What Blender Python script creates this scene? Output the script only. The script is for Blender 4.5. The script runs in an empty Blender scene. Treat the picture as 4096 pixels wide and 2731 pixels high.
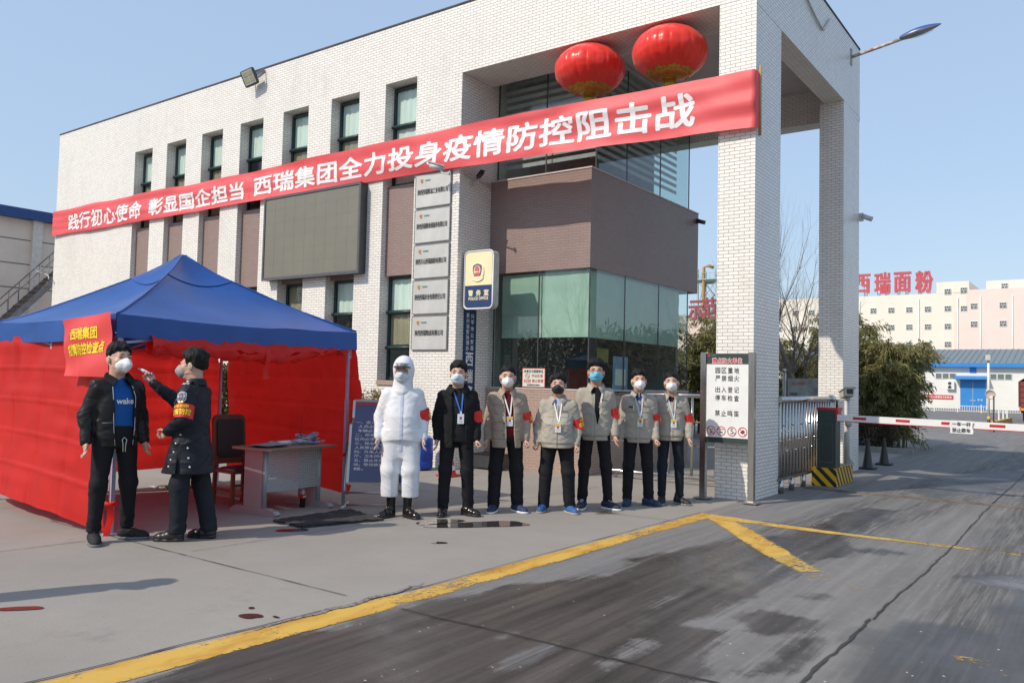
import bpy, bmesh, math, random
import numpy as np
from mathutils import Vector, Matrix
R_ = math.radians
SC = bpy.context.scene
COL = SC.collection

# ------------------------------------------------------------------ camera, sky, sun, exposure
cam_d = bpy.data.cameras.new("camera")
cam = bpy.data.objects.new("camera", cam_d); COL.objects.link(cam)
cam_d.sensor_width = 36.0; cam_d.lens = 28.763; cam_d.clip_start = 0.1; cam_d.clip_end = 2000
_yaw, _pit, _rol = R_(36.0458), R_(2.7900), R_(1.3350)
_f = Vector((-math.sin(_yaw)*math.cos(_pit), math.cos(_yaw)*math.cos(_pit), math.sin(_pit)))
_r = Vector((math.cos(_yaw), math.sin(_yaw), 0)); _u = _r.cross(_f)
_r2 = _r*math.cos(_rol)+_u*math.sin(_rol); _u2 = -_r*math.sin(_rol)+_u*math.cos(_rol)
cam.matrix_world = Matrix(((_r2.x,_u2.x,-_f.x,0),(_r2.y,_u2.y,-_f.y,0),(_r2.z,_u2.z,-_f.z,1.58),(0,0,0,1)))
SC.camera = cam
SUN_EL, SUN_AZ = R_(41.5), R_(203.0)      # azimuth clockwise from +Y
sun_dir = Vector((math.sin(SUN_AZ)*math.cos(SUN_EL), math.cos(SUN_AZ)*math.cos(SUN_EL), math.sin(SUN_EL)))
W = bpy.data.worlds.new("World"); SC.world = W; W.use_nodes = True
_nt = W.node_tree; _nt.nodes.clear()
_sky = _nt.nodes.new("ShaderNodeTexSky"); _sky.sky_type = 'NISHITA'; _sky.sun_disc = False
_sky.sun_elevation = SUN_EL; _sky.sun_rotation = SUN_AZ
_sky.air_density = 1.35; _sky.dust_density = 1.0; _sky.ozone_density = 3.0; _sky.altitude = 0
_bg = _nt.nodes.new("ShaderNodeBackground"); _bg.inputs[1].default_value = 0.15
_out = _nt.nodes.new("ShaderNodeOutputWorld")
_mx = _nt.nodes.new("ShaderNodeMix"); _mx.data_type = 'RGBA'; _mx.inputs[0].default_value = .79      # thin high haze evens the sky out
_mx.inputs[7].default_value = (1.64, 2.12, 2.88, 1); _nt.links.new(_sky.outputs[0], _mx.inputs[6]); _nt.links.new(_mx.outputs[2], _bg.inputs[0]); _nt.links.new(_bg.outputs[0], _out.inputs[0])
sun_l = bpy.data.lights.new("sun", 'SUN'); sun_l.energy = 2.2; sun_l.angle = R_(0.53); sun_l.color = (1.0, 0.90, 0.77)
sun_o = bpy.data.objects.new("sun", sun_l); COL.objects.link(sun_o)
sun_o.rotation_euler = sun_dir.to_track_quat('Z', 'Y').to_euler(); sun_o.location = (0, -20, 40)
SC.view_settings.view_transform = 'Standard'; SC.view_settings.look = 'None'
SC.view_settings.gamma = 1.0; SC.view_settings.exposure = 0.78; SC.view_settings.use_curve_mapping = False
SC.cycles.max_bounces = 8; SC.cycles.transparent_max_bounces = 24

rng = np.random.default_rng(7); random.seed(7)

# ------------------------------------------------------------------ object helpers
def tag(o, label=None, cat=None, group=None, kind=None):
    if label: o["label"] = label
    if cat: o["category"] = cat
    if group: o["group"] = group
    if kind: o["kind"] = kind
    return o

def thing(name, label, cat, loc=(0, 0, 0), rz=0.0, group=None):
    o = bpy.data.objects.new(name, None); COL.objects.link(o)
    o.location = loc; o.rotation_euler = (0, 0, rz); o.empty_display_size = 0.2
    return tag(o, label, cat, group)

def mesh_obj(name, verts, faces, mats, parent=None, uvs=None, fm=None, smooth=False):
    me = bpy.data.meshes.new(name)
    verts = np.asarray(verts, dtype=np.float32)
    me.from_pydata(verts.tolist() if len(verts) < 200000 else verts, [], faces)
    if not isinstance(mats, (list, tuple)): mats = [mats]
    for m in mats: me.materials.append(m)
    if fm is not None: me.polygons.foreach_set("material_index", np.asarray(fm, dtype=np.int32))
    if uvs is not None:
        l = me.uv_layers.new(name="UVMap"); l.data.foreach_set("uv", np.asarray(uvs, dtype=np.float32).ravel())
    if smooth is True: me.polygons.foreach_set("use_smooth", [True]*len(me.polygons))
    me.update()
    o = bpy.data.objects.new(name, me); COL.objects.link(o)
    if parent is not None: o.parent = parent
    return o

def dup(root, loc=None, rz=None, label=None, scale=None):
    r = root.copy(); COL.objects.link(r)
    if loc is not None: r.location = loc
    if rz is not None: r.rotation_euler = (0, 0, rz)
    if scale is not None: r.scale = (scale,)*3 if not hasattr(scale, '__len__') else scale
    if label: r["label"] = label
    for ch in list(root.children):
        c = ch.copy(); COL.objects.link(c); c.parent = r
        for g in list(ch.children):
            d = g.copy(); COL.objects.link(d); d.parent = c
    return r

class MB:
    """collects faces with box-projected UVs in metres"""
    def __init__(s): s.v = []; s.f = []; s.m = []; s.sm = []
    def add(s, vs, fs, mi=0, smooth=False):
        n = len(s.v); s.v += [tuple(map(float, p)) for p in vs]
        for f in fs: s.f.append(tuple(n+i for i in f)); s.m.append(mi); s.sm.append(smooth)
        return s
    def box(s, a, b, mi=0, M=None):
        x0, y0, z0 = a; x1, y1, z1 = b
        vs = [(x0,y0,z0),(x1,y0,z0),(x1,y1,z0),(x0,y1,z0),(x0,y0,z1),(x1,y0,z1),(x1,y1,z1),(x0,y1,z1)]
        if M is not None: vs = [M @ Vector(p) for p in vs]
        return s.add(vs, [(0,3,2,1),(4,5,6,7),(0,1,5,4),(1,2,6,5),(2,3,7,6),(3,0,4,7)], mi)
    def cbox(s, c, d, mi=0, M=None):
        return s.box([c[i]-d[i]/2 for i in range(3)], [c[i]+d[i]/2 for i in range(3)], mi, M)
    def bar(s, p, q, w, h=None, mi=0, up=(0, 0, 1)):
        p = Vector(p); q = Vector(q); h = h or w; d = (q-p); L = d.length; d.normalize()
        up = Vector(up)
        if abs(d.dot(up)) > .98: up = Vector((0, 1, 0))
        x = d.cross(up).normalized(); y = x.cross(d).normalized()
        M = Matrix(((x.x,d.x,y.x,p.x),(x.y,d.y,y.y,p.y),(x.z,d.z,y.z,p.z),(0,0,0,1)))
        return s.box((-w/2, 0, -h/2), (w/2, L, h/2), mi, M)
    def tube(s, pts, r, n=8, mi=0, cap=True, smooth=True):
        P = [Vector(p) for p in pts]; k = len(P)
        rr = [r]*k if not hasattr(r, '__len__') else r
        vs = []; fs = []; t0 = (P[1]-P[0]).normalized()
        ref = Vector((0, 0, 1)) if abs(t0.z) < .9 else Vector((1, 0, 0))
        x = t0.cross(ref).normalized()
        for i in range(k):
            t = (P[min(i+1, k-1)]-P[max(i-1, 0)]).normalized()
            x = (x - t*x.dot(t))
            x = x.normalized() if x.length > 1e-6 else t.orthogonal().normalized()
            y = t.cross(x)
            for j in range(n):
                a = 2*math.pi*j/n; vs.append(P[i]+(x*math.cos(a)+y*math.sin(a))*rr[i])
        for i in range(k-1):
            for j in range(n):
                a = i*n+j; b = i*n+(j+1) % n; fs.append((a, b, b+n, a+n))
        nn = len(s.v); s.add(vs, fs, mi, smooth)
        if cap: s.f += [tuple(nn+j for j in range(n))[::-1], tuple(nn+(k-1)*n+j for j in range(n))]; s.m += [mi, mi]; s.sm += [False, False]
        return s
    def lathe(s, c, prof, n=24, mi=0, smooth=True, ax='z'):
        vs = []; fs = []
        for (r, z) in prof:
            for j in range(n):
                a = 2*math.pi*j/n; p = (r*math.cos(a), r*math.sin(a), z)
                if ax == 'x': p = (p[2], p[0], p[1])
                if ax == 'y': p = (p[0], -p[2], p[1])
                vs.append((c[0]+p[0], c[1]+p[1], c[2]+p[2]))
        for i in range(len(prof)-1):
            for j in range(n):
                a = i*n+j; b = i*n+(j+1) % n; fs.append((a, b, b+n, a+n))
        return s.add(vs, fs, mi, smooth)
    def prism(s, poly, O, X, Y, Z, d, mi=0):
        """extrude a 2-D polygon (X,Y axes at O) by d along Z"""
        O, X, Y, Z = map(Vector, (O, X, Y, Z)); n = len(poly)
        a = [O+X*p[0]+Y*p[1] for p in poly]; b = [p+Z*d for p in a]
        return s.add(a+b, [tuple(range(n))[::-1], tuple(range(n, 2*n))]+[(i, (i+1) % n, n+(i+1) % n, n+i) for i in range(n)], mi)
    def grid(s, fn, nu, nv, mi=0, smooth=True):
        vs = [fn(i/nu, j/nv) for j in range(nv+1) for i in range(nu+1)]
        fs = [(j*(nu+1)+i, j*(nu+1)+i+1, (j+1)*(nu+1)+i+1, (j+1)*(nu+1)+i) for j in range(nv) for i in range(nu)]
        return s.add(vs, fs, mi, smooth)
    def build(s, name, mats, parent=None):
        v = np.array(s.v, dtype=float); uv = []
        for f in s.f:
            p = v[list(f)]; n = np.cross(p[1]-p[0], p[2]-p[0]); n = np.abs(n)
            if n[2] > max(n[0], n[1])*1.2: uv.append(p[:, :2])
            elif n[1] >= n[0]: uv.append(p[:, [0, 2]])
            else: uv.append(p[:, [1, 2]])
        uv = np.concatenate(uv) if uv else np.zeros((0, 2))
        o = mesh_obj(name, v, s.f, mats, parent, uv, s.m)
        o.data.polygons.foreach_set("use_smooth", s.sm); o.data.update()
        return o

# ------------------------------------------------------------------ materials
def _new(name):
    m = bpy.data.materials.new(name); m.use_nodes = True; nt = m.node_tree
    return m, nt, nt.nodes["Principled BSDF"], nt.nodes["Material Output"]
def N(nt, t, **k):
    n = nt.nodes.new(t)
    for a, b in k.items(): setattr(n, a, b)
    return n
def mixc(nt, fac, a, b, mode='MIX'):
    n = N(nt, "ShaderNodeMix", data_type='RGBA', blend_type=mode)
    for sock, val in ((n.inputs[0], fac), (n.inputs[6], a), (n.inputs[7], b)):
        if hasattr(val, 'type'): nt.links.new(val, sock)
        elif hasattr(val, '__len__'): sock.default_value = (*val, 1)[:4]
        else: sock.default_value = val
    return n.outputs[2]
def noise(nt, scale, detail=4, rough=.6, coord=None, vec_scale=None):
    n = N(nt, "ShaderNodeTexNoise"); n.inputs["Scale"].default_value = scale
    n.inputs["Detail"].default_value = detail; n.inputs["Roughness"].default_value = rough
    if coord is None:
        tc = N(nt, "ShaderNodeTexCoord"); coord = tc.outputs["Object"]
    if vec_scale:
        mp = N(nt, "ShaderNodeMapping"); mp.inputs["Scale"].default_value = vec_scale
        nt.links.new(coord, mp.inputs[0]); coord = mp.outputs[0]
    nt.links.new(coord, n.inputs["Vector"]); return n.outputs[0]
def ramp(nt, fac, lo, hi, a=0.0, b=1.0):
    n = N(nt, "ShaderNodeMapRange"); nt.links.new(fac, n.inputs[0])
    for i, x in enumerate((lo, hi, a, b)): n.inputs[1+i].default_value = x
    return n.outputs[0]
def M(name, col, rough=.6, metal=0.0, var=.12, vs=6.0, bump=0.0, bs=40.0, transl=0.0, spec=.5, col2=None, coat=0.0, stretch=None, sheen=0.0):
    m, nt, b, out = _new(name)
    dark = col2 or tuple(c*(1-var*2) for c in col)
    nz = noise(nt, vs, 5, .65, vec_scale=stretch)
    c = mixc(nt, ramp(nt, nz, .3, .72), dark, tuple(min(1, x*(1+var*.5)) for x in col))
    nt.links.new(c, b.inputs["Base Color"])
    b.inputs["Roughness"].default_value = rough; b.inputs["Metallic"].default_value = metal
    b.inputs["Specular IOR Level"].default_value = spec
    if coat: b.inputs["Coat Weight"].default_value = coat; b.inputs["Coat Roughness"].default_value = .15
    if sheen: b.inputs["Sheen Weight"].default_value = sheen
    if bump:
        bn = N(nt, "ShaderNodeBump"); bn.inputs["Strength"].default_value = bump; bn.inputs["Distance"].default_value = .01
        nt.links.new(noise(nt, bs, 4, .6), bn.inputs["Height"]); nt.links.new(bn.outputs[0], b.inputs["Normal"])
        bump_out = bn.outputs[0]
    if transl:
        t = N(nt, "ShaderNodeBsdfTranslucent"); nt.links.new(c, t.inputs[0])
        mx = N(nt, "ShaderNodeMixShader"); mx.inputs[0].default_value = transl
        nt.links.new(b.outputs[0], mx.inputs[1]); nt.links.new(t.outputs[0], mx.inputs[2]); nt.links.new(mx.outputs[0], out.inputs[0])
    return m
def glassmat(name, tint=(.8, .9, .88), base=.06, rough=.0, opac=0.0, opc=(.1,.12,.12)):
    m, nt, b, out = _new(name); nt.nodes.remove(b)
    tr = N(nt, "ShaderNodeBsdfTransparent"); tr.inputs[0].default_value = (*tint, 1)
    gl = N(nt, "ShaderNodeBsdfGlossy"); gl.inputs["Roughness"].default_value = rough
    fr = N(nt, "ShaderNodeFresnel"); fr.inputs[0].default_value = 1.5; ge = N(nt, "ShaderNodeNewGeometry")
    ad = N(nt, "ShaderNodeMath", operation='MULTIPLY_ADD', use_clamp=True); ad.inputs[1].default_value = 1.15; ad.inputs[2].default_value = base
    nt.links.new(fr.outputs[0], ad.inputs[0])
    fb = N(nt, "ShaderNodeMath", operation='SUBTRACT'); fb.inputs[0].default_value = 1.0; nt.links.new(ge.outputs['Backfacing'], fb.inputs[1])
    fm_ = N(nt, "ShaderNodeMath", operation='MULTIPLY'); nt.links.new(ad.outputs[0], fm_.inputs[0]); nt.links.new(fb.outputs[0], fm_.inputs[1])
    mx = N(nt, "ShaderNodeMixShader"); nt.links.new(fm_.outputs[0], mx.inputs[0])
    src = tr.outputs[0]
    if opac:
        df = N(nt, "ShaderNodeBsdfDiffuse"); df.inputs[0].default_value = (*opc, 1)
        m2 = N(nt, "ShaderNodeMixShader"); m2.inputs[0].default_value = opac
        nt.links.new(tr.outputs[0], m2.inputs[1]); nt.links.new(df.outputs[0], m2.inputs[2]); src = m2.outputs[0]
    nt.links.new(src, mx.inputs[1]); nt.links.new(gl.outputs[0], mx.inputs[2]); nt.links.new(mx.outputs[0], out.inputs[0])
    return m
def brickmat(name, c1, c2, mortar, bw=.153, rh=.051, ms=.0042, rough=.35, stain=.25, off=.5, spec=.5, bumpd=.004):
    m, nt, b, out = _new(name)
    tc = N(nt, "ShaderNodeTexCoord"); br = N(nt, "ShaderNodeTexBrick")
    br.offset = off; br.inputs["Scale"].default_value = 1.0
    br.inputs["Brick Width"].default_value = bw; br.inputs["Row Height"].default_value = rh
    br.inputs["Mortar Size"].default_value = ms; br.inputs["Mortar Smooth"].default_value = .15; br.inputs["Bias"].default_value = -.2
    br.inputs["Color1"].default_value = (*c1, 1); br.inputs["Color2"].default_value = (*c2, 1); br.inputs["Mortar"].default_value = (*mortar, 1)
    nt.links.new(tc.outputs["UV"], br.inputs["Vector"])
    st = noise(nt, .9, 6, .7, tc.outputs["UV"], (1, .35, 1)); st2 = noise(nt, 5.0, 4, .6, tc.outputs["UV"], (1, .22, 1))
    f1 = ramp(nt, st, .5, .78, 0, stain); f2 = ramp(nt, st2, .54, .82, 0, stain*.8)
    c = mixc(nt, f1, br.outputs[0], tuple(x*.62 for x in c1)); c = mixc(nt, f2, c, (c1[0]*.62, c1[1]*.55, c1[2]*.44))
    nt.links.new(c, b.inputs["Base Color"])
    b.inputs["Roughness"].default_value = rough; b.inputs["Specular IOR Level"].default_value = spec
    bn = N(nt, "ShaderNodeBump"); bn.inputs["Strength"].default_value = .6; bn.inputs["Distance"].default_value = bumpd; bn.invert = True
    nt.links.new(br.outputs["Fac"], bn.inputs["Height"]); nt.links.new(bn.outputs[0], b.inputs["Normal"])
    return m
def holes_mat(name, col, pitch, r, rough=.5):
    """sheet metal with a punched square grid of round holes (u,v in metres)"""
    m, nt, b, out = _new(name); b.inputs["Base Color"].default_value = (*col, 1); b.inputs["Roughness"].default_value = rough; b.inputs["Metallic"].default_value = .1
    tc = N(nt, "ShaderNodeTexCoord"); sp = N(nt, "ShaderNodeSeparateXYZ"); nt.links.new(tc.outputs["UV"], sp.inputs[0])
    def cell(o):
        a = N(nt, "ShaderNodeMath", operation='PINGPONG'); nt.links.new(o, a.inputs[0]); a.inputs[1].default_value = pitch/2; return a.outputs[0]
    cx, cy = cell(sp.outputs[0]), cell(sp.outputs[1])
    cb = N(nt, "ShaderNodeCombineXYZ"); nt.links.new(cx, cb.inputs[0]); nt.links.new(cy, cb.inputs[1])
    ln = N(nt, "ShaderNodeVectorMath", operation='LENGTH'); nt.links.new(cb.outputs[0], ln.inputs[0])
    lt = N(nt, "ShaderNodeMath", operation='LESS_THAN'); nt.links.new(ln.outputs["Value"], lt.inputs[0]); lt.inputs[1].default_value = r
    tr = N(nt, "ShaderNodeBsdfTransparent"); mx = N(nt, "ShaderNodeMixShader")
    nt.links.new(lt.outputs[0], mx.inputs[0]); nt.links.new(b.outputs[0], mx.inputs[1]); nt.links.new(tr.outputs[0], mx.inputs[2]); nt.links.new(mx.outputs[0], out.inputs[0])
    return m

MT = dict(
 tile=brickmat("white_tile", (.86,.83,.77), (.78,.745,.685), (.37,.34,.31), stain=.40, ms=.0044),
 brown=brickmat("brown_tile", (.285,.205,.18), (.26,.185,.162), (.20,.145,.128), rough=.45, stain=.25, ms=.003),
 tan=brickmat("tan_tile", (.36,.25,.20), (.33,.225,.18), (.47,.40,.35), rough=.5, stain=.2),
 plaster=M("plaster", (.62,.56,.53), .85, var=.07, vs=2), white_plaster=M("white_plaster", (.72,.69,.65), .85, var=.05, vs=2),
 frame=M("green_frame", (.022,.052,.05), .4, var=.1), glass=glassmat("window_glass", (.93,.97,.95), .02), glass_u=glassmat("upstairs_glass", (.84,.89,.88), .05), glass_b=glassmat("booth_glass", (.88,.95,.92), .055),
 curtain=M("pale_curtain", (.74,.80,.77), .9, var=.1, vs=8, stretch=(6,6,.4)), curtain2=M("tan_curtain", (.36,.30,.21), .9, var=.12, vs=8, stretch=(6,6,.4)),
 blind=M("pale_green_blind", (.60,.72,.64), .8, var=.06, vs=3, transl=.25),
 dark=M("dark_interior", (.05,.05,.05), .9), room=M("room_wall", (.50,.49,.47), .9), floor=M("room_floor", (.2,.19,.18), .7),
 steel=M("stainless_steel", (.60,.58,.55), .22, 1.0, var=.12, vs=3, stretch=(3,3,.6)), steel_r=M("brushed_steel", (.50,.49,.46), .36, 1.0, var=.1, vs=4),
 plaque=M("plaque_steel", (.60,.59,.555), .45, .25, var=.10, vs=2.2), black=M("black_plastic", (.015,.015,.017), .4), dgrey=M("dark_grey_metal", (.05,.053,.055), .45),
 grey=M("grey_metal", (.32,.33,.34), .45, .2), lgrey=M("light_grey", (.58,.58,.56), .5), white=M("white_paint", (.80,.80,.78), .4, var=.04),
 red=M("red_paint", (.55,.02,.025), .4), red_txt=M("red_print", (.62,.03,.04), .6, var=.03), yellow_txt=M("yellow_print", (.95,.72,.03), .5, var=.03), white_txt=M("white_print", (.86,.84,.84), .6, var=.02),
 black_txt=M("black_print", (.03,.03,.03), .5, var=.02), orange_txt=M("orange_print", (.75,.35,.12), .5), green_txt=M("green_print", (.10,.32,.25), .5),
 led=M("led_panel", (.185,.178,.145), .6, var=.05, vs=1.4), banner=M("banner_cloth", (.84,.115,.125), .55, var=.05, vs=1.2, transl=.12),
 cloth=M("red_cloth", (.93,.038,.030), .5, var=.08, vs=2.0, transl=.48, bump=.15, bs=9), notice=M("red_notice", (.80,.075,.07), .45, var=.05, vs=3, transl=.1),
 canopy=M("blue_canopy", (.022,.095,.36), .38, var=.12, vs=1.5, transl=.10), pole=M("pale_blue_steel", (.46,.50,.66), .4, .3, var=.06),
 wood=M("red_wood", (.20,.055,.025), .45, var=.2, vs=5, stretch=(1,1,.2)), leather=M("dark_leather", (.03,.018,.015), .5, bump=.3, bs=60),
 desk_top=M("desk_laminate", (.40,.30,.22), .4, var=.08, vs=3, stretch=(1,.2,1)), desk_metal=M("desk_metal", (.36,.38,.38), .4, .2, var=.05),
 navy=M("navy_enamel", (.02,.045,.14), .4, var=.06), cream=M("cream_panel", (.86,.77,.47), .45, var=.03), gold=M("gold_foil", (.62,.40,.06), .35, .6, var=.15, vs=10),
 conc=M("kerb_concrete", (.33,.32,.30), .9, bump=.3, bs=30), yel=M("yellow_paint", (.75,.48,.03), .5, var=.1), green_metal=M("dark_green_panel", (.035,.055,.05), .4, var=.06),
 lantern=M("lantern_silk", (.88,.030,.014), .30, var=.05, vs=3, transl=.12, sheen=.2), rubber=M("black_rubber", (.02,.02,.021), .35),
 trunk=M("grey_bark", (.27,.22,.175), .9, var=.3, vs=14, bump=.4, bs=40), plastic=glassmat("clear_plastic", (.93,.92,.95), .10, .12, .18, (.8,.78,.82)),
 skyblue=M("pale_blue_paper", (.20,.50,.70), .7, var=.08), paper=M("white_paper", (.76,.75,.74), .7, var=.05), news=M("newspaper", (.50,.49,.47), .8, var=.25, vs=30),
)

# ------------------------------------------------------------------ lettering
_tcache = {}
def text2d(body, bold=0.0, shear=0.0, spacing=1.0, res=3, cut=0):
    key = (body, bold, shear, spacing, res, cut)
    if key in _tcache: return _tcache[key]
    c = bpy.data.curves.new("t", 'FONT'); c.body = body; c.size = 1.0; c.offset = bold; c.shear = shear; c.space_character = spacing
    c.resolution_u = res; c.fill_mode = 'BOTH'
    o = bpy.data.objects.new("t", c); COL.objects.link(o)
    dg = bpy.context.evaluated_depsgraph_get(); dg.update()
    me = bpy.data.meshes.new_from_object(o.evaluated_get(dg))
    if cut:            # short edges, so that the print can follow a wavy cloth
        bm_ = bmesh.new(); bm_.from_mesh(me)
        for _ in range(5):
            le = [e for e in bm_.edges if e.calc_length() > cut]
            if not le: break
            bmesh.ops.subdivide_edges(bm_, edges=le, cuts=1, use_grid_fill=False); bmesh.ops.triangulate(bm_, faces=bm_.faces[:])
        bm_.to_mesh(me); bm_.free()
    v = np.zeros(len(me.vertices)*3); me.vertices.foreach_get("co", v); v = v.reshape(-1, 3)[:, :2].copy()
    fs = [tuple(p.vertices) for p in me.polygons]
    bpy.data.objects.remove(o); bpy.data.curves.remove(c); bpy.data.meshes.remove(me)
    _tcache[key] = (v, fs); return v, fs

class TX:
    """lettering collected into one mesh; every line is fitted into its own w x h rectangle"""
    def __init__(s): s.v = []; s.f = []; s.m = []; s.ln = []
    def line(s, body, c, w, h, X=(1,0,0), Z=(0,0,1), bold=.018, shear=0, spacing=1.0, mi=0, warp=None, keep=False, res=3, grp=None, cut=0, lay=8):
        v, fs = text2d(body, 0.0, shear, spacing, res, cut)
        if not len(v): return s
        lo, hi = v.min(0), v.max(0); q = (v-(lo+hi)/2)/np.maximum(hi-lo, 1e-6)
        if keep: w = h*(hi-lo)[0]/(hi-lo)[1]
        a = q[:, 0]*w; b = q[:, 1]*h
        wf = warp if warp is not None else (lambda a_, b_: np.array(c)[None]+a_[:, None]*np.array(X)[None]+b_[:, None]*np.array(Z)[None])
        # heavier strokes: the glyphs are laid over themselves, a little to each side, in thin layers
        sc = np.array([w, h])/np.maximum(hi-lo, 1e-6); offs = [(0, 0)]
        if bold > 0: offs += [(math.cos(k*math.pi/4)*bold, math.sin(k*math.pi/4)*bold) for k in range(0, 8, 8//lay)]
        if bold > 0 and not (h > .09 or bold > .035): offs = [(0, 0), (bold, 0), (-bold, 0), (0, bold), (0, -bold)]
        P0 = wf(a, b); e = 1e-3; key = (round(float(P0[:, 2].mean()), 2), body if w > .3 else '', mi) if grp is None else grp; nr = np.cross(wf(a+e, b)-P0, wf(a, b+e)-P0); nr /= np.maximum(np.linalg.norm(nr, axis=1, keepdims=True), 1e-12)
        for k, (ox, oy) in enumerate(offs):
            p = wf(a+ox*sc[0], b+oy*sc[1])+nr*(.00035*k)
            n = len(s.v); s.v += p.tolist(); s.f += [tuple(n+i for i in f) for f in fs]; s.m += [mi]*len(fs); s.ln += [key]*len(fs)
        return s
    def build(s, name, mats, parent=None):
        # one mesh per written line (few lines); long texts stay one printed sheet
        V = np.array(s.v); 
        L = sorted(set(s.ln))
        if 1 < len(L) <= 8:
            o = None
            for k in L:
                F = [f for f, l in zip(s.f, s.ln) if l == k]; m_ = [q_ for q_, l in zip(s.m, s.ln) if l == k]
                u = np.unique(np.concatenate([np.array(f) for f in F])); mp = np.full(len(V), -1); mp[u] = np.arange(len(u))
                o = mesh_obj(name, V[u], [tuple(int(mp[i]) for i in f) for f in F], mats, parent, fm=m_)
            return o
        return mesh_obj(name, s.v, s.f, mats, parent, fm=s.m)

def smooth_noise1(seed, n=64):
    r = np.random.default_rng(seed).uniform(-1, 1, n)
    def f(t):
        t = np.asarray(t, dtype=float); i = np.floor(t).astype(int); u = t-i; u = u*u*(3-2*u)
        return r[i % n]*(1-u)+r[(i+1) % n]*u
    return f
_lat = np.random.default_rng(3).uniform(-1, 1, (32, 32, 32))
def vn(x, y, z):
    """value noise in [-1,1]"""
    xi = np.floor(x).astype(int); yi = np.floor(y).astype(int); zi = np.floor(z).astype(int)
    u = x-xi; v = y-yi; w = z-zi; u = u*u*(3-2*u); v = v*v*(3-2*v); w = w*w*(3-2*w)
    xi %= 32; yi %= 32; zi %= 32; x1 = (xi+1) % 32; y1 = (yi+1) % 32; z1 = (zi+1) % 32
    L = _lat
    a = L[xi,yi,zi]*(1-u)+L[x1,yi,zi]*u; b = L[xi,y1,zi]*(1-u)+L[x1,y1,zi]*u
    c = L[xi,yi,z1]*(1-u)+L[x1,yi,z1]*u; d = L[xi,y1,z1]*(1-u)+L[x1,y1,z1]*u
    return (a*(1-v)+b*v)*(1-w)+(c*(1-v)+d*v)*w
def vns(x, y, z): return float(vn(np.array([x]), np.array([y]), np.array([z]))[0])

# ------------------------------------------------------------------ ground
def seg_poly_sd(px, py, poly):
    """signed distance (negative inside) from points to a polygon"""
    P = np.array(poly, float); d = np.full(px.shape, 1e9); ins = np.zeros(px.shape, bool); n = len(P)
    for i in range(n):
        a = P[i]; b = P[(i+1) % n]; e = b-a; wx = px-a[0]; wy = py-a[1]
        t = np.clip((wx*e[0]+wy*e[1])/(e@e+1e-12), 0, 1)
        d = np.minimum(d, np.hypot(wx-e[0]*t, wy-e[1]*t))
        c = ((a[1] <= py) & (b[1] > py)) | ((b[1] <= py) & (a[1] > py))
        xi = a[0]+(py-a[1])*e[0]/(e[1] if abs(e[1]) > 1e-9 else 1e-9)
        ins ^= c & (px < xi)
    return np.where(ins, -d, d)

WET = [[(-4.1,1.2),(-4.02,2.33),(-4.12,2.91),(-4.22,3.26),(-3.9,3.5),(-3.98,3.93),(-3.97,4.51),(-3.72,5.2),(-3.28,6.0),(-3.37,7.0),(-3.18,8.3),(-2.83,8.81),(-2.80,9.93),(-2.7,11.64),(-2.2,11.9),(-2.22,10.4),(-2.33,9.41),(-2.01,8.45),(-2.18,7.7),(-2.12,7.08),(-2.2,6.33),(-2.28,5.71),(-2.23,5.18),(-1.94,5.27),(-1.95,4.79),(-1.85,4.46),(-1.83,4.15),(-1.8,1.2)],
       [(-2.05,5.55),(-1.94,5.87),(-1.81,5.87),(-1.65,5.78),(-1.61,5.5),(-1.75,5.28),(-1.91,5.3)],
       [(-1.92,6.36),(-1.86,6.55),(-1.78,6.6),(-1.74,6.45),(-1.82,6.33)], [(-3.47,6.69),(-3.38,6.86),(-3.24,6.85),(-3.3,6.66)],
       [(-1.6,4.5),(-1.42,4.75),(-1.5,5.4),(-1.62,5.3)], [(-2.16,8.55),(-1.8,8.95),(-1.5,8.8),(-1.75,8.5)], [(-1.12,8.0),(-.9,8.4),(-.55,8.4),(-.5,7.9),(-.8,7.75)],
       [(-5.2,8.85),(-5.0,9.1),(-4.8,8.9),(-5.0,8.7)]]
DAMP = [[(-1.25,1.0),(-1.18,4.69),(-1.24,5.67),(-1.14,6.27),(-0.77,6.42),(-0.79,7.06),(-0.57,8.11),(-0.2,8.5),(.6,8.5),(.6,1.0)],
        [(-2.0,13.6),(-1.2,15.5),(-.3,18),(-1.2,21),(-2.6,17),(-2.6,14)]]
DRYP = [[(-2.74, 3.64), (-2.62, 3.62), (-2.68, 4.25), (-2.8, 4.25)] ,[(-3.08, 4.08), (-3.03, 4.12), (-3.05, 4.32), (-3.09, 4.3)] ,[(-2.34, 4.3), (-2.24, 4.26), (-2.25, 4.67), (-2.33, 4.74), (-2.39, 4.67)] ,[(-2.34, 4.13), (-2.27, 4.05), (-2.25, 4.17), (-2.29, 4.23)] ,[(-2.67, 5.28), (-2.59, 5.34), (-2.63, 6.54), (-2.67, 6.34)] ,[(-2.7, 5.94), (-2.63, 5.93), (-2.69, 6.92), (-2.65, 7.75), (-2.71, 7.81)] ,[(-2.41, 6.82), (-2.35, 6.96), (-2.33, 8.26), (-2.38, 8.17)] ,[(-2.35, 5.18), (-2.19, 5.1), (-2.02, 5.35), (-2.08, 5.58), (-2.22, 5.4)] ,]
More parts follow.
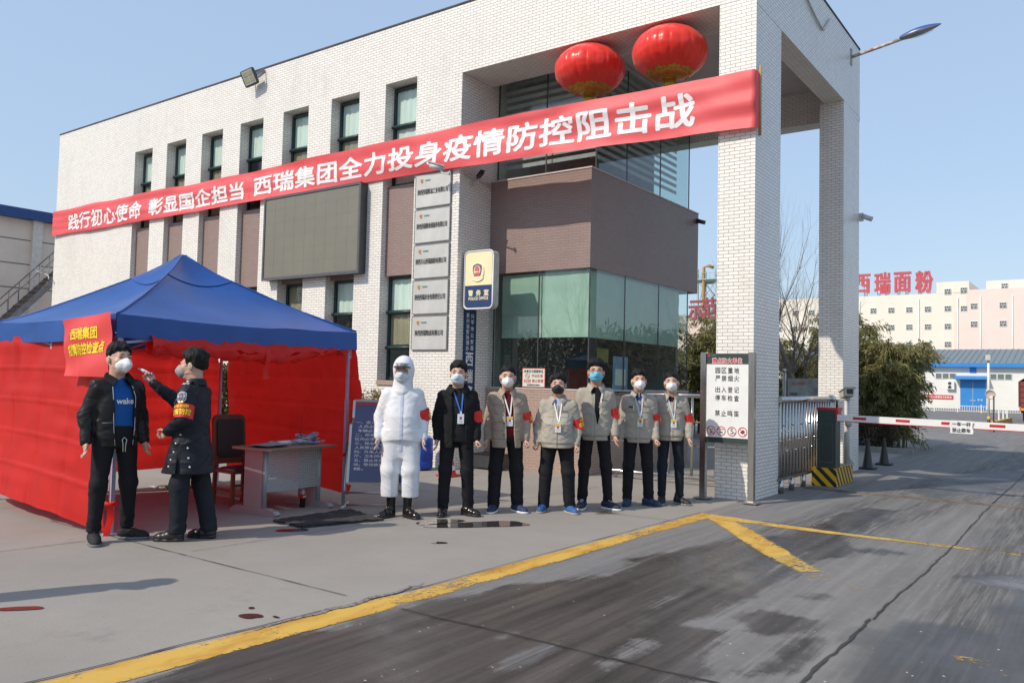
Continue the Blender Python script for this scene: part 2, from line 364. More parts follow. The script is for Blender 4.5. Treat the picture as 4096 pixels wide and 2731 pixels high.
def build_ground():
    xs = np.concatenate([[-400,-150,-60,-30,-20,-15], np.arange(-12.4, 3.4, .085), [6,12,30,80,200,400]])
    ys = np.concatenate([[-200,-60,-20,-6,-1], np.arange(1, 21, .085), [23,28,36,50,70,100,160,280,600]])
    X, Y = np.meshgrid(xs, ys); x = X.ravel(); y = Y.ravel()
    z = np.zeros_like(x)
    nz = vn(x*2.3, y*2.3, 0*x)*.10+vn(x*6, y*6, 0*x+5)*.05
    wet = np.zeros_like(x)
    for p in WET:
        wet = np.maximum(wet, np.clip(.5-(seg_poly_sd(x, y, p)+nz*.8)/.42, 0, 1))
    for p in DRYP:
        wet = np.minimum(wet, np.clip(.5+(seg_poly_sd(x, y, p)+nz*.35-.0)/.30, 0, 1))
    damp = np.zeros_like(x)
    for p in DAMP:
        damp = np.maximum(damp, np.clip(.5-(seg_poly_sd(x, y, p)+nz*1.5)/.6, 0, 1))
    road = np.clip((x+4.12)/.06, 0, 1)*np.clip((200-y)/10, 0, 1)
    road = np.maximum(road, np.clip((y-26)/4, 0, 1))
    trk = np.zeros_like(x)
    for cx0, cx1, w in ((-3.55,-2.75,.22),(-2.75,-2.15,.2),(-3.0,-1.9,.16),(-.75,-.9,.3),(-.2,-.2,.3)):
        c = cx0+(cx1-cx0)*np.clip((y-3)/9, 0, 2)
        trk = np.maximum(trk, np.exp(-((x-c)/w)**2)*np.clip((y-2)/2, 0, 1)*np.clip((30-y)/8, 0, 1))
    nx = len(xs); idx = np.arange(len(x)).reshape(X.shape)
    f = np.stack([idx[:-1, :-1], idx[:-1, 1:], idx[1:, 1:], idx[1:, :-1]], -1).reshape(-1, 4)
    m, nt, b, out = _new("concrete_ground")
    tc = N(nt, "ShaderNodeTexCoord"); obj = tc.outputs["Object"]
    def at(n):
        a = N(nt, "ShaderNodeAttribute"); a.attribute_name = n; return a.outputs["Fac"]
    def math_(op, a, b_):
        k = N(nt, "ShaderNodeMath", operation=op, use_clamp=True)
        for s_, v_ in ((0, a), (1, b_)):
            if hasattr(v_, 'type'): nt.links.new(v_, k.inputs[s_])
            else: k.inputs[s_].default_value = v_
        return k.outputs[0]
    n1 = noise(nt, .55, 6, .65, obj); n2 = noise(nt, 9, 5, .7, obj); n3 = noise(nt, 70, 3, .6, obj)
    nst = noise(nt, 1.0, 5, .62, obj, (7.5, .33, 1)); nst2 = noise(nt, 1.0, 4, .7, obj, (26, .9, 1))
    base = mixc(nt, ramp(nt, n1, .32, .7), (.268,.243,.212), (.355,.325,.288))
    base = mixc(nt, ramp(nt, n2, .3, .75, 0, .55), base, (.285,.27,.25))
    base = mixc(nt, ramp(nt, n3, .35, .75, 0, .35), base, (.19,.175,.16))
    rd = mixc(nt, ramp(nt, nst, .3, .7), (.145,.138,.130), (.225,.215,.202))
    rd = mixc(nt, ramp(nt, nst2, .42, .75, 0, .42), rd, (.12,.114,.108)); rd = mixc(nt, ramp(nt, n2, .4, .8, 0, .4), rd, (.25,.24,.23))
    c = mixc(nt, at("road"), base, rd)
    # tyre streaks
    tr = math_('MULTIPLY', at("track"), ramp(nt, nst2, .36, .6)); tr = math_('MULTIPLY', tr, .75)
    c = mixc(nt, tr, c, (.055,.052,.052))
    # wet patches: crisp, ragged edges, dry streaks inside
    ws = math_('ADD', at("wet"), math_('MULTIPLY', math_('SUBTRACT', n2, .5), .55))
    def sgn(v, k):
        q_ = N(nt, "ShaderNodeMath", operation='MULTIPLY_ADD'); nt.links.new(v, q_.inputs[0]); q_.inputs[1].default_value = k; q_.inputs[2].default_value = -.5*k; return q_.outputs[0]
    wa_ = N(nt, "ShaderNodeMath", operation='ADD'); nt.links.new(at("wet"), wa_.inputs[0]); nt.links.new(sgn(n2, .55), wa_.inputs[1]); wb_ = N(nt, "ShaderNodeMath", operation='ADD'); nt.links.new(wa_.outputs[0], wb_.inputs[0]); nt.links.new(sgn(nst2, .6), wb_.inputs[1]); wc_ = N(nt, "ShaderNodeMath", operation='ADD'); nt.links.new(wb_.outputs[0], wc_.inputs[0]); nt.links.new(sgn(n3, .35), wc_.inputs[1]); ws = wc_.outputs[0]
    wm = ramp(nt, ws, .36, .58)
    dry = ramp(nt, nst, .62, .72); wm = math_('SUBTRACT', wm, math_('MULTIPLY', dry, math_('SUBTRACT', 1.0, ramp(nt, at("wet"), .9, 1.01, .6, 1.0))))
    wcol = mixc(nt, ramp(nt, nst, .35, .6), (.030,.025,.022), (.080,.068,.060))
    c = mixc(nt, math_('MULTIPLY', wm, .94), c, wcol)
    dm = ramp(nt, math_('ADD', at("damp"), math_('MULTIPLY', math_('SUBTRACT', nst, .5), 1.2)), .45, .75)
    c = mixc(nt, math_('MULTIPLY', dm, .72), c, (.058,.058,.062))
    vf = N(nt, "ShaderNodeTexVoronoi"); vf.inputs["Scale"].default_value = 11; nt.links.new(obj, vf.inputs["Vector"])
    fk = N(nt, "ShaderNodeMath", operation='LESS_THAN'); nt.links.new(vf.outputs["Distance"], fk.inputs[0]); fk.inputs[1].default_value = .07
    c = mixc(nt, math_('MULTIPLY', fk.outputs[0], .45), c, (.10,.09,.08))
    blot = ramp(nt, noise(nt, 1.7, 6, .72, obj), .60, .74, 0, .40); c = mixc(nt, blot, c, (.15,.138,.125))
    # spilt grain and grit
    vo = N(nt, "ShaderNodeTexVoronoi"); vo.inputs["Scale"].default_value = 8.0; nt.links.new(obj, vo.inputs["Vector"])
    sx = N(nt, "ShaderNodeMath", operation='LESS_THAN'); nt.links.new(vo.outputs["Distance"], sx.inputs[0]); sx.inputs[1].default_value = .058
    sp = math_('MULTIPLY', sx.outputs[0], math_('MULTIPLY', at("road"), ramp(nt, noise(nt, .8, 3, .5, obj), .33, .55)))
    sc_ = N(nt, "ShaderNodeSeparateColor"); nt.links.new(vo.outputs["Color"], sc_.inputs[0])
    sp = math_('MULTIPLY', sp, ramp(nt, sc_.outputs[0], .35, .5))
    c = mixc(nt, sp, c, (.62,.55,.42))
    nt.links.new(c, b.inputs["Base Color"])
    wet_any = math_('MAXIMUM', wm, math_('MULTIPLY', dm, .6))
    gl_ = ramp(nt, noise(nt, .9, 4, .6, obj), .42, .62, .50, .17); r0 = N(nt, "ShaderNodeMix"); nt.links.new(wet_any, r0.inputs[0]); r0.inputs[2].default_value = .85; nt.links.new(gl_, r0.inputs[3]); r0 = r0.outputs[0]
    nt.links.new(r0, b.inputs["Roughness"]); b.inputs["Specular IOR Level"].default_value = .28
    bn = N(nt, "ShaderNodeBump"); bn.inputs["Strength"].default_value = .35; bn.inputs["Distance"].default_value = .006
    nt.links.new(mixc(nt, .5, n2, n3), bn.inputs["Height"]); nt.links.new(bn.outputs[0], b.inputs["Normal"])
    o = mesh_obj("ground", np.stack([x, y, z], 1), f.tolist(), m)
    for nm, arr in (("wet", wet), ("damp", damp), ("road", road), ("track", trk)):
        a = o.data.attributes.new(nm, 'FLOAT', 'POINT'); a.data.foreach_set("value", arr.astype(np.float32))
    tag(o, kind='structure')
build_ground()

def worn_paint(name, col, dark, wear, edge=True):
    m, nt, b, out = _new(name)
    n1 = noise(nt, 2.6, 6, .7, vec_scale=(1.6, .5, 1)); n2 = noise(nt, 24, 5, .75); n3 = noise(nt, 1.3, 5, .7)
    c = mixc(nt, ramp(nt, n1, .45, .7), col, dark); nt.links.new(c, b.inputs["Base Color"]); b.inputs["Roughness"].default_value = .75
    ad = N(nt, "ShaderNodeMath", operation='ADD'); nt.links.new(ramp(nt, n3, .35, .8, 0, 1), ad.inputs[0]); nt.links.new(ramp(nt, n2, .25, .8, -.5, .5), ad.inputs[1])
    ea = N(nt, "ShaderNodeAttribute"); ea.attribute_name = "edge"; a2 = N(nt, "ShaderNodeMath", operation='ADD'); nt.links.new(ad.outputs[0], a2.inputs[0]); nt.links.new(ramp(nt, ea.outputs['Fac'], 0, .35, .42 if edge else 0, 0), a2.inputs[1])
    al = ramp(nt, a2.outputs[0], wear, wear+.30, .90, .0)
    tr = N(nt, "ShaderNodeBsdfTransparent"); mx = N(nt, "ShaderNodeMixShader")
    nt.links.new(al, mx.inputs[0]); nt.links.new(tr.outputs[0], mx.inputs[1]); nt.links.new(b.outputs[0], mx.inputs[2]); nt.links.new(mx.outputs[0], out.inputs[0])
    return m
PY1 = worn_paint("worn_yellow_paint", (.66,.405,.075), (.44,.20,.012), .45); PY2 = worn_paint("very_worn_yellow_paint", (.54,.37,.10), (.42,.24,.03), .30)
def paint(quads, z, m):
    """painted line quads (a0, b0, b1, a1: two long sides a and b), finely divided, with a ragged rim"""
    V = []; F = []; E = []
    for a0, b0, b1, a1 in quads:
        a0, b0, b1, a1 = (np.array(p, float) for p in (a0, b0, b1, a1)); n = max(6, int(np.hypot(*(a1-a0))/.12)); w_ = 8; o = len(V)
        for i in range(n+1):
            A = a0+(a1-a0)*i/n; B = b0+(b1-b0)*i/n
            for j in range(w_+1): V.append((*(A+(B-A)*j/w_), z)); E.append(min(j, w_-j)/(w_/2))
        F += [(o+i*(w_+1)+j, o+i*(w_+1)+j+1, o+(i+1)*(w_+1)+j+1, o+(i+1)*(w_+1)+j) for i in range(n) for j in range(w_)]
    o = mesh_obj("road_line", V, F, m); a = o.data.attributes.new("edge", 'FLOAT', 'POINT'); a.data.foreach_set("value", np.array(E, np.float32)); tag(o, kind='structure')
def sheet(name, polys, z, m, **k):
    mb = MB()
    for p in polys: mb.add([(a, b_, z) for a, b_ in p], [tuple(range(len(p)))])
    o = mb.build(name, m); tag(o, kind='structure'); return o
def strip(p, q, w, n=40, jag=.25, seed=0):
    f = smooth_noise1(seed); g_ = smooth_noise1(seed+9); p = np.array(p, float); q = np.array(q, float); d = q-p; L = np.hypot(*d); d /= L; nn = np.array([-d[1], d[0]])
    A = []; B = []
    for i in range(n+1):
        t = i/n; c = p+(q-p)*t+nn*(w*.8*f(t*n*.5)+.012*f(t*n*.11+3)); ww = w*(.5+.5*abs(g_(t*n*.8))*jag*4)
        A.append(c+nn*ww); B.append(c-nn*ww)
    return [[A[i], A[i+1], B[i+1], B[i]] for i in range(n)]
paint([[(-4.47,.9),(-4.15,.9),(-3.965,4.7),(-4.215,4.8)],[(-4.215,4.8),(-3.965,4.7),(-3.87,9.38),(-4.10,9.74)]], .004, PY1)
paint([[(-4.10,9.74),(-3.87,9.38),(-3.40,9.36),(-3.40,9.63)],[(-3.40,9.63),(-3.40,9.36),(-2.40,9.355),(-2.40,9.525)]], .004, PY1)
paint([[(-3.868,9.376),(-3.47,9.358),(-2.40,7.93),(-2.62,7.72)]], .004, PY1)
paint([[(-2.40,9.525),(-2.40,9.355),(-.7,9.42),(-.7,9.6)],[(-2.62,7.72),(-2.40,7.93),(-1.98,7.40),(-2.18,7.24)]], .004, PY2)
sheet("road_line", [ [(-.78,5.62),(-.66,5.42),(-.38,5.34),(-.3,5.5),(-.55,5.66)],[(-1.02,5.98),(-.9,5.9),(-.82,6.0),(-.95,6.08)],[(-2.1,7.2),(-1.9,7.3),(-1.5,6.9),(-1.7,6.8)]], .004, PY2)
CR = M("crack_dirt", (.055,.05,.043), .95, var=.2, vs=12, col2=(.07,.06,.045))
cr = strip((-1.36,1.5),(-1.33,6.11),.011,90,.5,1)+strip((-1.33,6.11),(-1.29,9.1),.009,60,.4,2)+strip((-1.29,9.1),(-1.34,13.3),.008,60,.4,3)+strip((-1.34,13.5),(-1.26,25),.012,60,.3,4)
CRM = worn_paint("broken_crack", (.035,.031,.027), (.075,.065,.05), .55, False)
sheet("ground_crack", cr, .0075, CRM)
jt = []
for a, b_, w in (((-9,4.19),(-4.47,4.18),.006),((-3.95,4.19),(-1.4,4.26),.010),((-1.28,4.28),(2,4.3),.008),((-4.49,.8),(-4.23,4.8),.011),((-4.23,4.8),(-4.12,9.75),.006),
                ((-3.3,9.66),(-1.33,9.50),.008),((-1.27,9.52),(3,9.8),.008),((-7.79,3.2),(-7.72,3.98),.006),((-12,8.6),(-4.14,8.9),.006),((-6.6,4.3),(-6.3,11),.005),((-9.2,4.3),(-9.0,11),.005)):
    jt += strip(a, b_, w, int(8+6*np.hypot(b_[0]-a[0], b_[1]-a[1])), .35, int(abs(a[0]*7+a[1]*13)))
sheet("ground_joint", jt, .0075, CRM)
# chipped slab edge beside the yellow line
ch = MB(); fch = smooth_noise1(77)
pts = [(-4.30+.03*fch(i*.9)-.016*i*0, 3.25+i*.075) for i in range(22)]
for i in range(21):
    w = .05*math.sin(math.pi*(i+.5)/21)+.012*abs(fch(i*1.7))
    ch.add([(pts[i][0], pts[i][1], .0085), (pts[i][0]+w, pts[i][1]-.01, .0085), (pts[i+1][0]+w*.95, pts[i+1][1], .0085), (pts[i+1][0], pts[i+1][1], .0085)], [(0,1,2,3)])
tag(ch.build("ground_chip", M("broken_concrete", (.30,.27,.24), .95, var=.35, vs=40, bump=1, bs=50)), kind='structure')
# rail for the sliding gate
rl = MB(); rl.box((-3.9,13.28,.001),(8,13.31,.022)); rl.box((-3.9,13.36,.001),(8,13.39,.022)); rl.box((-3.9,13.31,.0005),(8,13.36,.006))
tag(rl.build("gate_rail", M("rusty_rail", (.26,.21,.175), .6, .4, var=.3, vs=4)), kind='structure')
# puddles: thin still water, mirror smooth
m, nt, b, out = _new("puddle_water"); b.inputs["Base Color"].default_value = (.045,.04,.036,1); b.inputs["Roughness"].default_value = .03; b.inputs["Specular IOR Level"].default_value = .7
PUD = m
def puddle(c, rx, ry, rot, seed, n=40):
    f = smooth_noise1(seed); r = []
    for i in range(n):
        a = 2*math.pi*i/n; k = 1+.28*float(f(i*8/n+.0) if i < n*7/8 else f(i*8/n)*(n-i)/(n/8)+f(0)*(1-(n-i)/(n/8)))
        x, y = rx*k*math.cos(a), ry*k*math.sin(a); r.append((c[0]+x*math.cos(rot)-y*math.sin(rot), c[1]+x*math.sin(rot)+y*math.cos(rot)))
    return r
for i, (c, rx, ry, rot) in enumerate((((-5.62,7.12),.62,.20,1.0),((-6.02,6.98),.26,.15,1.1),((-6.79,5.58),.17,.07,.9),((-5.84,2.56),.13,.055,.75),((-4.56,3.43),.085,.05,.5),((-4.72,3.55),.03,.02,0),((-4.42,3.52),.03,.015,0),((-5.25,6.1),.07,.05,.6),((-10.6,6.5),.35,.16,.4))):
    o = MB().add([(x, y, .0055) for x, y in puddle(c, rx, ry, rot, 20+i)], [tuple(range(40))]).build("puddle", PUD); tag(o, kind='structure')

# ------------------------------------------------------------------ gate building
FY = 11.2; X0, X1 = -24.6, -3.98; TOP = 8.42
bld = thing("gate_building", "two storey gatehouse clad in white brick tile with slot windows and a square gate portal", "building", (-14, 11.2, 0))
bld_loc = Vector(bld.location)
def part(mb, name, mats, parent=bld):
    o = mb.build(name, mats); o.parent = parent
    if parent is bld: o.matrix_parent_inverse = Matrix.Translation(-bld_loc)
    return o
SLOT = [-20.44, -18.95, -17.46, -15.96, -14.44, -12.90, -11.34]; SW = .83; RD = .24
Z0, Z1 = 1.52, 7.31
w = MB()
def q(mb, p, mi=0): mb.add(p, [(0, 1, 2, 3)], mi)
edges = [X0]
for s in SLOT: edges += [s, s+SW]
edges.append(-9.4)
# bottom, top and pier fronts, all in one plane y=FY, butted
q(w, [(X0,FY,0),(-9.4,FY,0),(-9.4,FY,Z0),(X0,FY,Z0)])
q(w, [(X0,FY,Z1),(-9.4,FY,Z1),(-9.4,FY,TOP),(X0,FY,TOP)])
for i in range(0, len(edges), 2):
    q(w, [(edges[i],FY,Z0),(edges[i+1],FY,Z0),(edges[i+1],FY,Z1),(edges[i],FY,Z1)])
for s in SLOT:
    e = s+SW; y1 = FY+RD+.06
    q(w, [(s,FY,Z0),(s,FY,Z1),(s,y1,Z1),(s,y1,Z0)]); q(w, [(e,FY,Z0),(e,y1,Z0),(e,y1,Z1),(e,FY,Z1)])
    q(w, [(s,FY,Z1),(e,FY,Z1),(e,y1,Z1),(s,y1,Z1)])
# left end, right side of the main block, back
q(w, [(X0,FY,0),(X0,FY,TOP),(X0,17.2,TOP),(X0,17.2,0)])
q(w, [(-9.4,FY,0),(-9.4,17.2,0),(-9.4,17.2,7.6),(-9.4,FY,7.6)])
q(w, [(X0,17.2,0),(X0,17.2,TOP),(-9.4,17.2,TOP),(-9.4,17.2,0)])
part(w, "wall", MT['tile'])
part(MB().box((X0+.02,FY+.3,TOP-.35),(-4.3,16.9,TOP-.12)), "roof", MT['conc'])
cp = MB(); cp.box((X0-.01,FY-.012,TOP),(X1+.012,FY+.28,TOP+.035)); cp.box((X1-.28,FY+.28,TOP),(X1+.012,17.2,TOP+.035)); part(cp, "coping", M("bitumen_coping", (.07,.065,.07), .8, var=.3, vs=3))
# room behind the windows
rm = MB(); rm.box((X0+.1,13.2,0),(-9.5,13.25,8)); rm.box((X0+.1,11.5,4.4),(-9.5,13.2,4.5)); part(rm, "inner_wall", MT['room'])
# windows: green frames, glass, curtains; brown tile spandrels
def window(s, z0, z1, bars, curt, sill=False):
    e = s+SW; y = FY+RD; fr = MB(); t = .05
    fr.box((s,y,z0),(s+t,y+.06,z1)); fr.box((e-t,y,z0),(e,y+.06,z1)); fr.box((s+t,y,z1-t),(e-t,y+.06,z1)); fr.box((s+t,y,z0),(e-t,y+.06,z0+t))
    for zb in bars: fr.box((s+t,y-.03,zb-.04),(e-t,y+.06,zb+.04)); fr.tube([(s+.01,y-.035,zb),(e-.01,y-.035,zb)], .028, 8)
    o = part(fr, "window", MT['frame'])
    part(MB().box((s+t,y+.025,z0+t),(e-t,y+.032,z1-t)), "glass_pane", MT['glass'], o)
    for (a, b_, mm) in curt:
        f = smooth_noise1(int(abs(s*31+a*17)))
        part(MB().grid(lambda u, v: (s+t+u*(SW-2*t), y+.050+.008*math.sin(u*26+f(u*5)*2), a+(b_-a)*v), 26, 1), "curtain", mm, o)
    return o
for i, s in enumerate(SLOT):
    opn = i in (3,)
    window(s, 5.32, Z1-.04, [6.5], [(6.53, 7.24, MT['curtain'])]+([] if opn else [(5.38, 6.48, MT['curtain2'] if i != 6 else MT['curtain'])]))
    window(s, 1.56, 3.55, [2.86, 2.18] if i > 4 else [2.86], [(2.9, 3.5, MT['curtain'] if i > 4 else MT['curtain2'])]+([(2.24, 2.82, MT['curtain2'])] if i == 6 else []))
    part(MB().box((s+.002,FY+.13,3.56),(s+SW-.002,FY+.33,5.31)), "brown_panel", MT['brown'])
    part(MB().box((s+.002,FY-.03,1.46),(s+SW-.002,FY+.3,1.545)), "window_sill", MT['tan'])
# portal beams, pillars, ceiling
pb = MB()
q(pb, [(-9.4,FY,7.15),(X1,FY,7.15),(X1,FY,TOP),(-9.4,FY,TOP)])
q(pb, [(-9.4,FY,7.15),(-9.4,FY+.9,7.15),(X1,FY+.9,7.15),(X1,FY,7.15)]); q(pb, [(-9.4,FY+.9,7.15),(-9.4,FY+.9,7.62),(-4.3,FY+.9,7.62),(-4.3,FY+.9,7.15)])
q(pb, [(X1,FY,7.05),(X1,17.2,7.05),(X1,17.2,TOP),(X1,FY,TOP)]); q(pb, [(X1,12.3,7.05),(-4.35,12.3,7.05),(-4.35,16.9,7.05),(X1,16.9,7.05)][::-1])
q(pb, [(-4.35,12.1,7.05),(-4.35,16.9,7.05),(-4.35,16.9,7.62),(-4.35,12.1,7.62)][::-1])
q(pb, [(-9.4,16.8,6.95),(-9.4,16.8,7.62),(X1-.37,16.8,7.62),(X1-.37,16.8,6.95)][::-1]); q(pb, [(-9.4,16.8,6.95),(X1,16.8,6.95),(X1,17.2,6.95),(-9.4,17.2,6.95)][::-1]); q(pb, [(-9.4,17.2,6.95),(X1,17.2,6.95),(X1,17.2,TOP),(-9.4,17.2,TOP)][::-1])
part(pb, "portal_beam", MT['tile'])
part(MB().box((-9.39,12.1,7.62),(-4.36,16.8,7.8)), "portal_ceiling", MT['plaster'])
for (a, b_, c_, d_, zt) in ((-4.53,11.203,-3.983,12.3,7.15),(-4.43,15.99,-3.983,17.18,7.05)):
    part(MB().box((a,b_,-.02),(c_,d_,zt)), "pillar", MT['tile'])
# corner room: tan base, lower glazing, brown band, upper glazing
BX, BY, BZ = -7.2, 12.13, 16.72
lw = MB(); lw.box((-9.39,BY-.02,0),(BX,BY+.2,1.45)); lw.box((BX-.2,BY+.2,0),(BX,16.3,1.45)); part(lw, "low_wall", MT['tan'])
part(MB().box((-9.39,BY,3.58),(BX,BZ,5.32)), "brown_band", MT['brown'])
bt = MB(); bt.box((-9.38,BY-.012,5.32),(BX+.012,BZ,5.345)); part(bt, "band_coping", MT['plaster'])
part(MB().box((-9.38,BY+.25,-.01),(BX-.25,16.2,.03)), "room_floor", MT['floor'])
lin = MB(); lin.box((-9.39,12.12,7.45),(-7.0,12.5,7.62)); part(lin, "glass_lintel", MT['white_plaster'])
# inside of the corner room: back wall with a doorway, desk wall
ir = MB(); ir.box((-9.39,16.3,0),(-7.5,16.4,3.57)); ir.box((-9.385,12.35,0),(-9.37,16.3,3.57)); ir.box((-9.37,12.35,3.55),(-7.25,16.3,3.57)); part(ir, "inner_wall", M('booth_dark_lining', (.18,.185,.175), .9))  # lined in dark grey: the room's shade is put into the colour
def glazing(z0, z1, y0, xs_, ys_, name="glazing", gm='glass_b'):
    fr = MB(); t = .02
    for x in xs_: fr.box((x-t/2,y0,z0),(x+t/2,y0+.02,z1))
    for y in ys_: fr.box((BX-.03,y-t/2,z0),(BX-.01,y+t/2,z1))
    o = part(fr, name, MT['dgrey'])
    g1 = MB()
    for a, b_ in zip(xs_[:-1], xs_[1:]): g1.box((a+.008,y0+.004,z0),(b_-.008,y0+.014,z1))
    part(g1, "glass_pane", MT[gm], o)
    g2 = MB()
    for a, b_ in zip(ys_[:-1], ys_[1:]): g2.box((BX-.024,a+.008,z0),(BX-.014,b_-.008,z1))
    part(g2, "glass_pane", MT[gm], o)
    return o
glazing(1.47, 3.575, BY+.02, [-9.28,-8.27,-7.215], [BY+.04,13.44,14.85,16.24])
glazing(5.345, 7.45, 12.29, [-9.37,-8.27,-7.215], [12.31,13.44,14.85,16.24], gm='glass_u')
iw = MB(); iw.box((-9.36,15.6,5.345),(-7.75,15.65,7.6)); iw.box((-9.37,12.6,5.345),(-9.35,15.6,7.6)); iw.box((-9.35,12.5,7.5),(-7.3,15.6,7.6)); part(iw, "inner_wall", MT['room'])
part(MB().box((-9.3,16.23,5.345),(-7.25,16.24,7.6)), "rear_glass", MT['glass_b'])
sl = MB(); sl.box((-9.39,BY-.03,1.45),(BX+.01,BY+.2,1.47)); sl.box((BX-.2,BY+.2,1.45),(BX+.01,16.3,1.47)); part(sl, "sill", MT['plaster'])
# roller blinds and louvre blinds
def blind(fn, name, m, label):
    o = MB().grid(fn, 40, 16).build(name, m); tag(o, label, "blind"); return o
fb = smooth_noise1(5); fb2 = smooth_noise1(15)
blind(lambda u, v: (-9.15+u*1.92, BY+.10+.012*fb(u*7+v)+.01*fb2(v*6), 2.38+1.17*v), "roller_blind", MT['blind'], "pale green roller blind lowered behind the front pane of the corner booth")
blind(lambda u, v: (BX-.09-.012*fb(u*9+v)-.008*fb2(v*6), BY+.12+u*3.72, 2.38+1.17*v), "roller_blind", MT['blind'], "pale green roller blind lowered behind the side panes of the corner booth")
zb = M("zebra_blind", (.6,.61,.62), .8)
def louvre(pf, label):
    mb = MB()
    for k in range(13):
        z = 7.42-k*.145; a, b_ = pf(0), pf(1)
        mb.add([(a[0],a[1],z),(b_[0],b_[1],z),(b_[0],b_[1],z-.075),(a[0],a[1],z-.075)], [(0,1,2,3)])
    o = mb.build("louvre_blind", zb); tag(o, label, "blind")
louvre(lambda t: (-9.3+t*2.0, 12.42), "grey striped blind behind the front upstairs glass above the brown band")
louvre(lambda t: (-7.35, 12.5+t*3.4), "grey striped blind behind the side upstairs glass above the brown band")
# things inside the booth
t = thing("service_desk", "dark desk standing inside the corner booth behind the lower glass", "desk", (-8.2,13.6,.03))
MB().box((-.8,-.3,.72),(.8,.3,.76)).build("desk_top", MT['dgrey'], t); mb = MB(); mb.box((-.78,-.28,0),(-.74,.28,.72)); mb.box((.74,-.28,0),(.78,.28,.72)); mb.box((-.74,.2,.2),(.74,.24,.72)); mb.build("desk_frame", MT['black'], t)
t = thing("notice_poster", "blue and white notice stuck on the side glass of the booth", "poster", (BX-.035,13.35,1.75))
MB().box((-.004,-.28,-.28),(0,.28,.33)).build("board", M("poster_blue", (.25,.36,.55), .6), t); MB().box((.001,-.2,-.2),(.003,.2,.1)).build("paper", MT['paper'], t)
t = thing("notice_poster", "yellow notice hung above the blue one inside the booth", "poster", (BX-.5,13.5,2.1)); MB().box((-.004,-.22,-.12),(0,.22,.14)).build("board", M("poster_yellow", (.45,.36,.08), .6), t)

# ------------------------------------------------------------------ things fixed to the gatehouse
# long red banner
ban = thing("slogan_banner", "long red slogan banner with white characters stretched across the gatehouse front", "banner", (0,0,0))
_bx = [-24.62,-15,-9.4,-4.53,-3.965]; _bt = [6.17,6.11,6.13,6.05,6.04]; _bb = [5.44,5.44,5.385,5.24,5.22]
_b1, _b2, _b3 = smooth_noise1(41), smooth_noise1(42), smooth_noise1(43)
def bsurf(x, t, off=0.0):
    """x along the facade, t 0 bottom .. 1 top"""
    x = np.asarray(x, float); t = np.asarray(t, float)
    zt = np.interp(x, _bx, _bt)+.022*_b1(x*.9+50); zb = np.interp(x, _bx, _bb)+.022*_b2(x*.8+50)
    ten = np.clip((x+8)/4, 0, 1)
    y = 11.105+.026*_b3(x*.55+t*2.2+30)+.022*np.sin(t*9+_b1(x*.35)*3)*(.5+.5*_b2(x*.6+9))+.020*np.sin(t*15-x*1.1)*ten+.014*_b1(x*2.3+t*1.4)+.010*np.sin(t*24+_b2(x*.5)*5)*(.5+.5*_b3(x*.4+3))
    return np.stack([x, np.minimum(y, 11.188)-off, zb+(zt-zb)*t], -1)
g_ = [bsurf(np.linspace(-24.62,-3.965,340), np.full(340, k/14)) for k in range(15)]
V = np.concatenate(g_); nx = 340
# turn round the pillar corner
corner = [[(-3.955,11.15+.012*math.sin(k),5.22+.82*k/14) for k in range(15)], [(-3.95,11.27,5.22+.82*k/14) for k in range(15)]]
n0 = len(V); V = np.concatenate([V]+[np.array(c) for c in corner])
F = [(j*nx+i, j*nx+i+1, (j+1)*nx+i+1, (j+1)*nx+i) for j in range(14) for i in range(nx-1)]
F += [(j*nx+nx-1, n0+j, n0+j+1, (j+1)*nx+nx-1) for j in range(14)]+[(n0+j, n0+15+j, n0+16+j, n0+j+1) for j in range(14)]
mesh_obj("cloth", V, F, MT['banner'], ban, smooth=True)
MB().tube([(-3.945,11.27,5.14),(-3.945,11.27,6.14)], .022, 10).build("pole", M("bamboo_pole", (.42,.28,.12), .6), ban)
tx = TX()
def bline(s, x0, x1, lo, hi):
    c = (x0+x1)/2
    tx.line(s, None, x1-x0, 1.0, bold=.026, spacing=1.04, cut=.14, warp=lambda a, b_: bsurf(c+a, (lo+hi)/2+b_*(hi-lo), .003))
bline("践行初心使命", -23.68, -19.85, .12, .74); bline("彰显国企担当", -19.5, -15.64, .14, .72); bline("西瑞集团全力投身疫情防控阻击战", -15.27, -4.86, .17, .78)
tx.build("lettering", MT['white_txt'], ban)

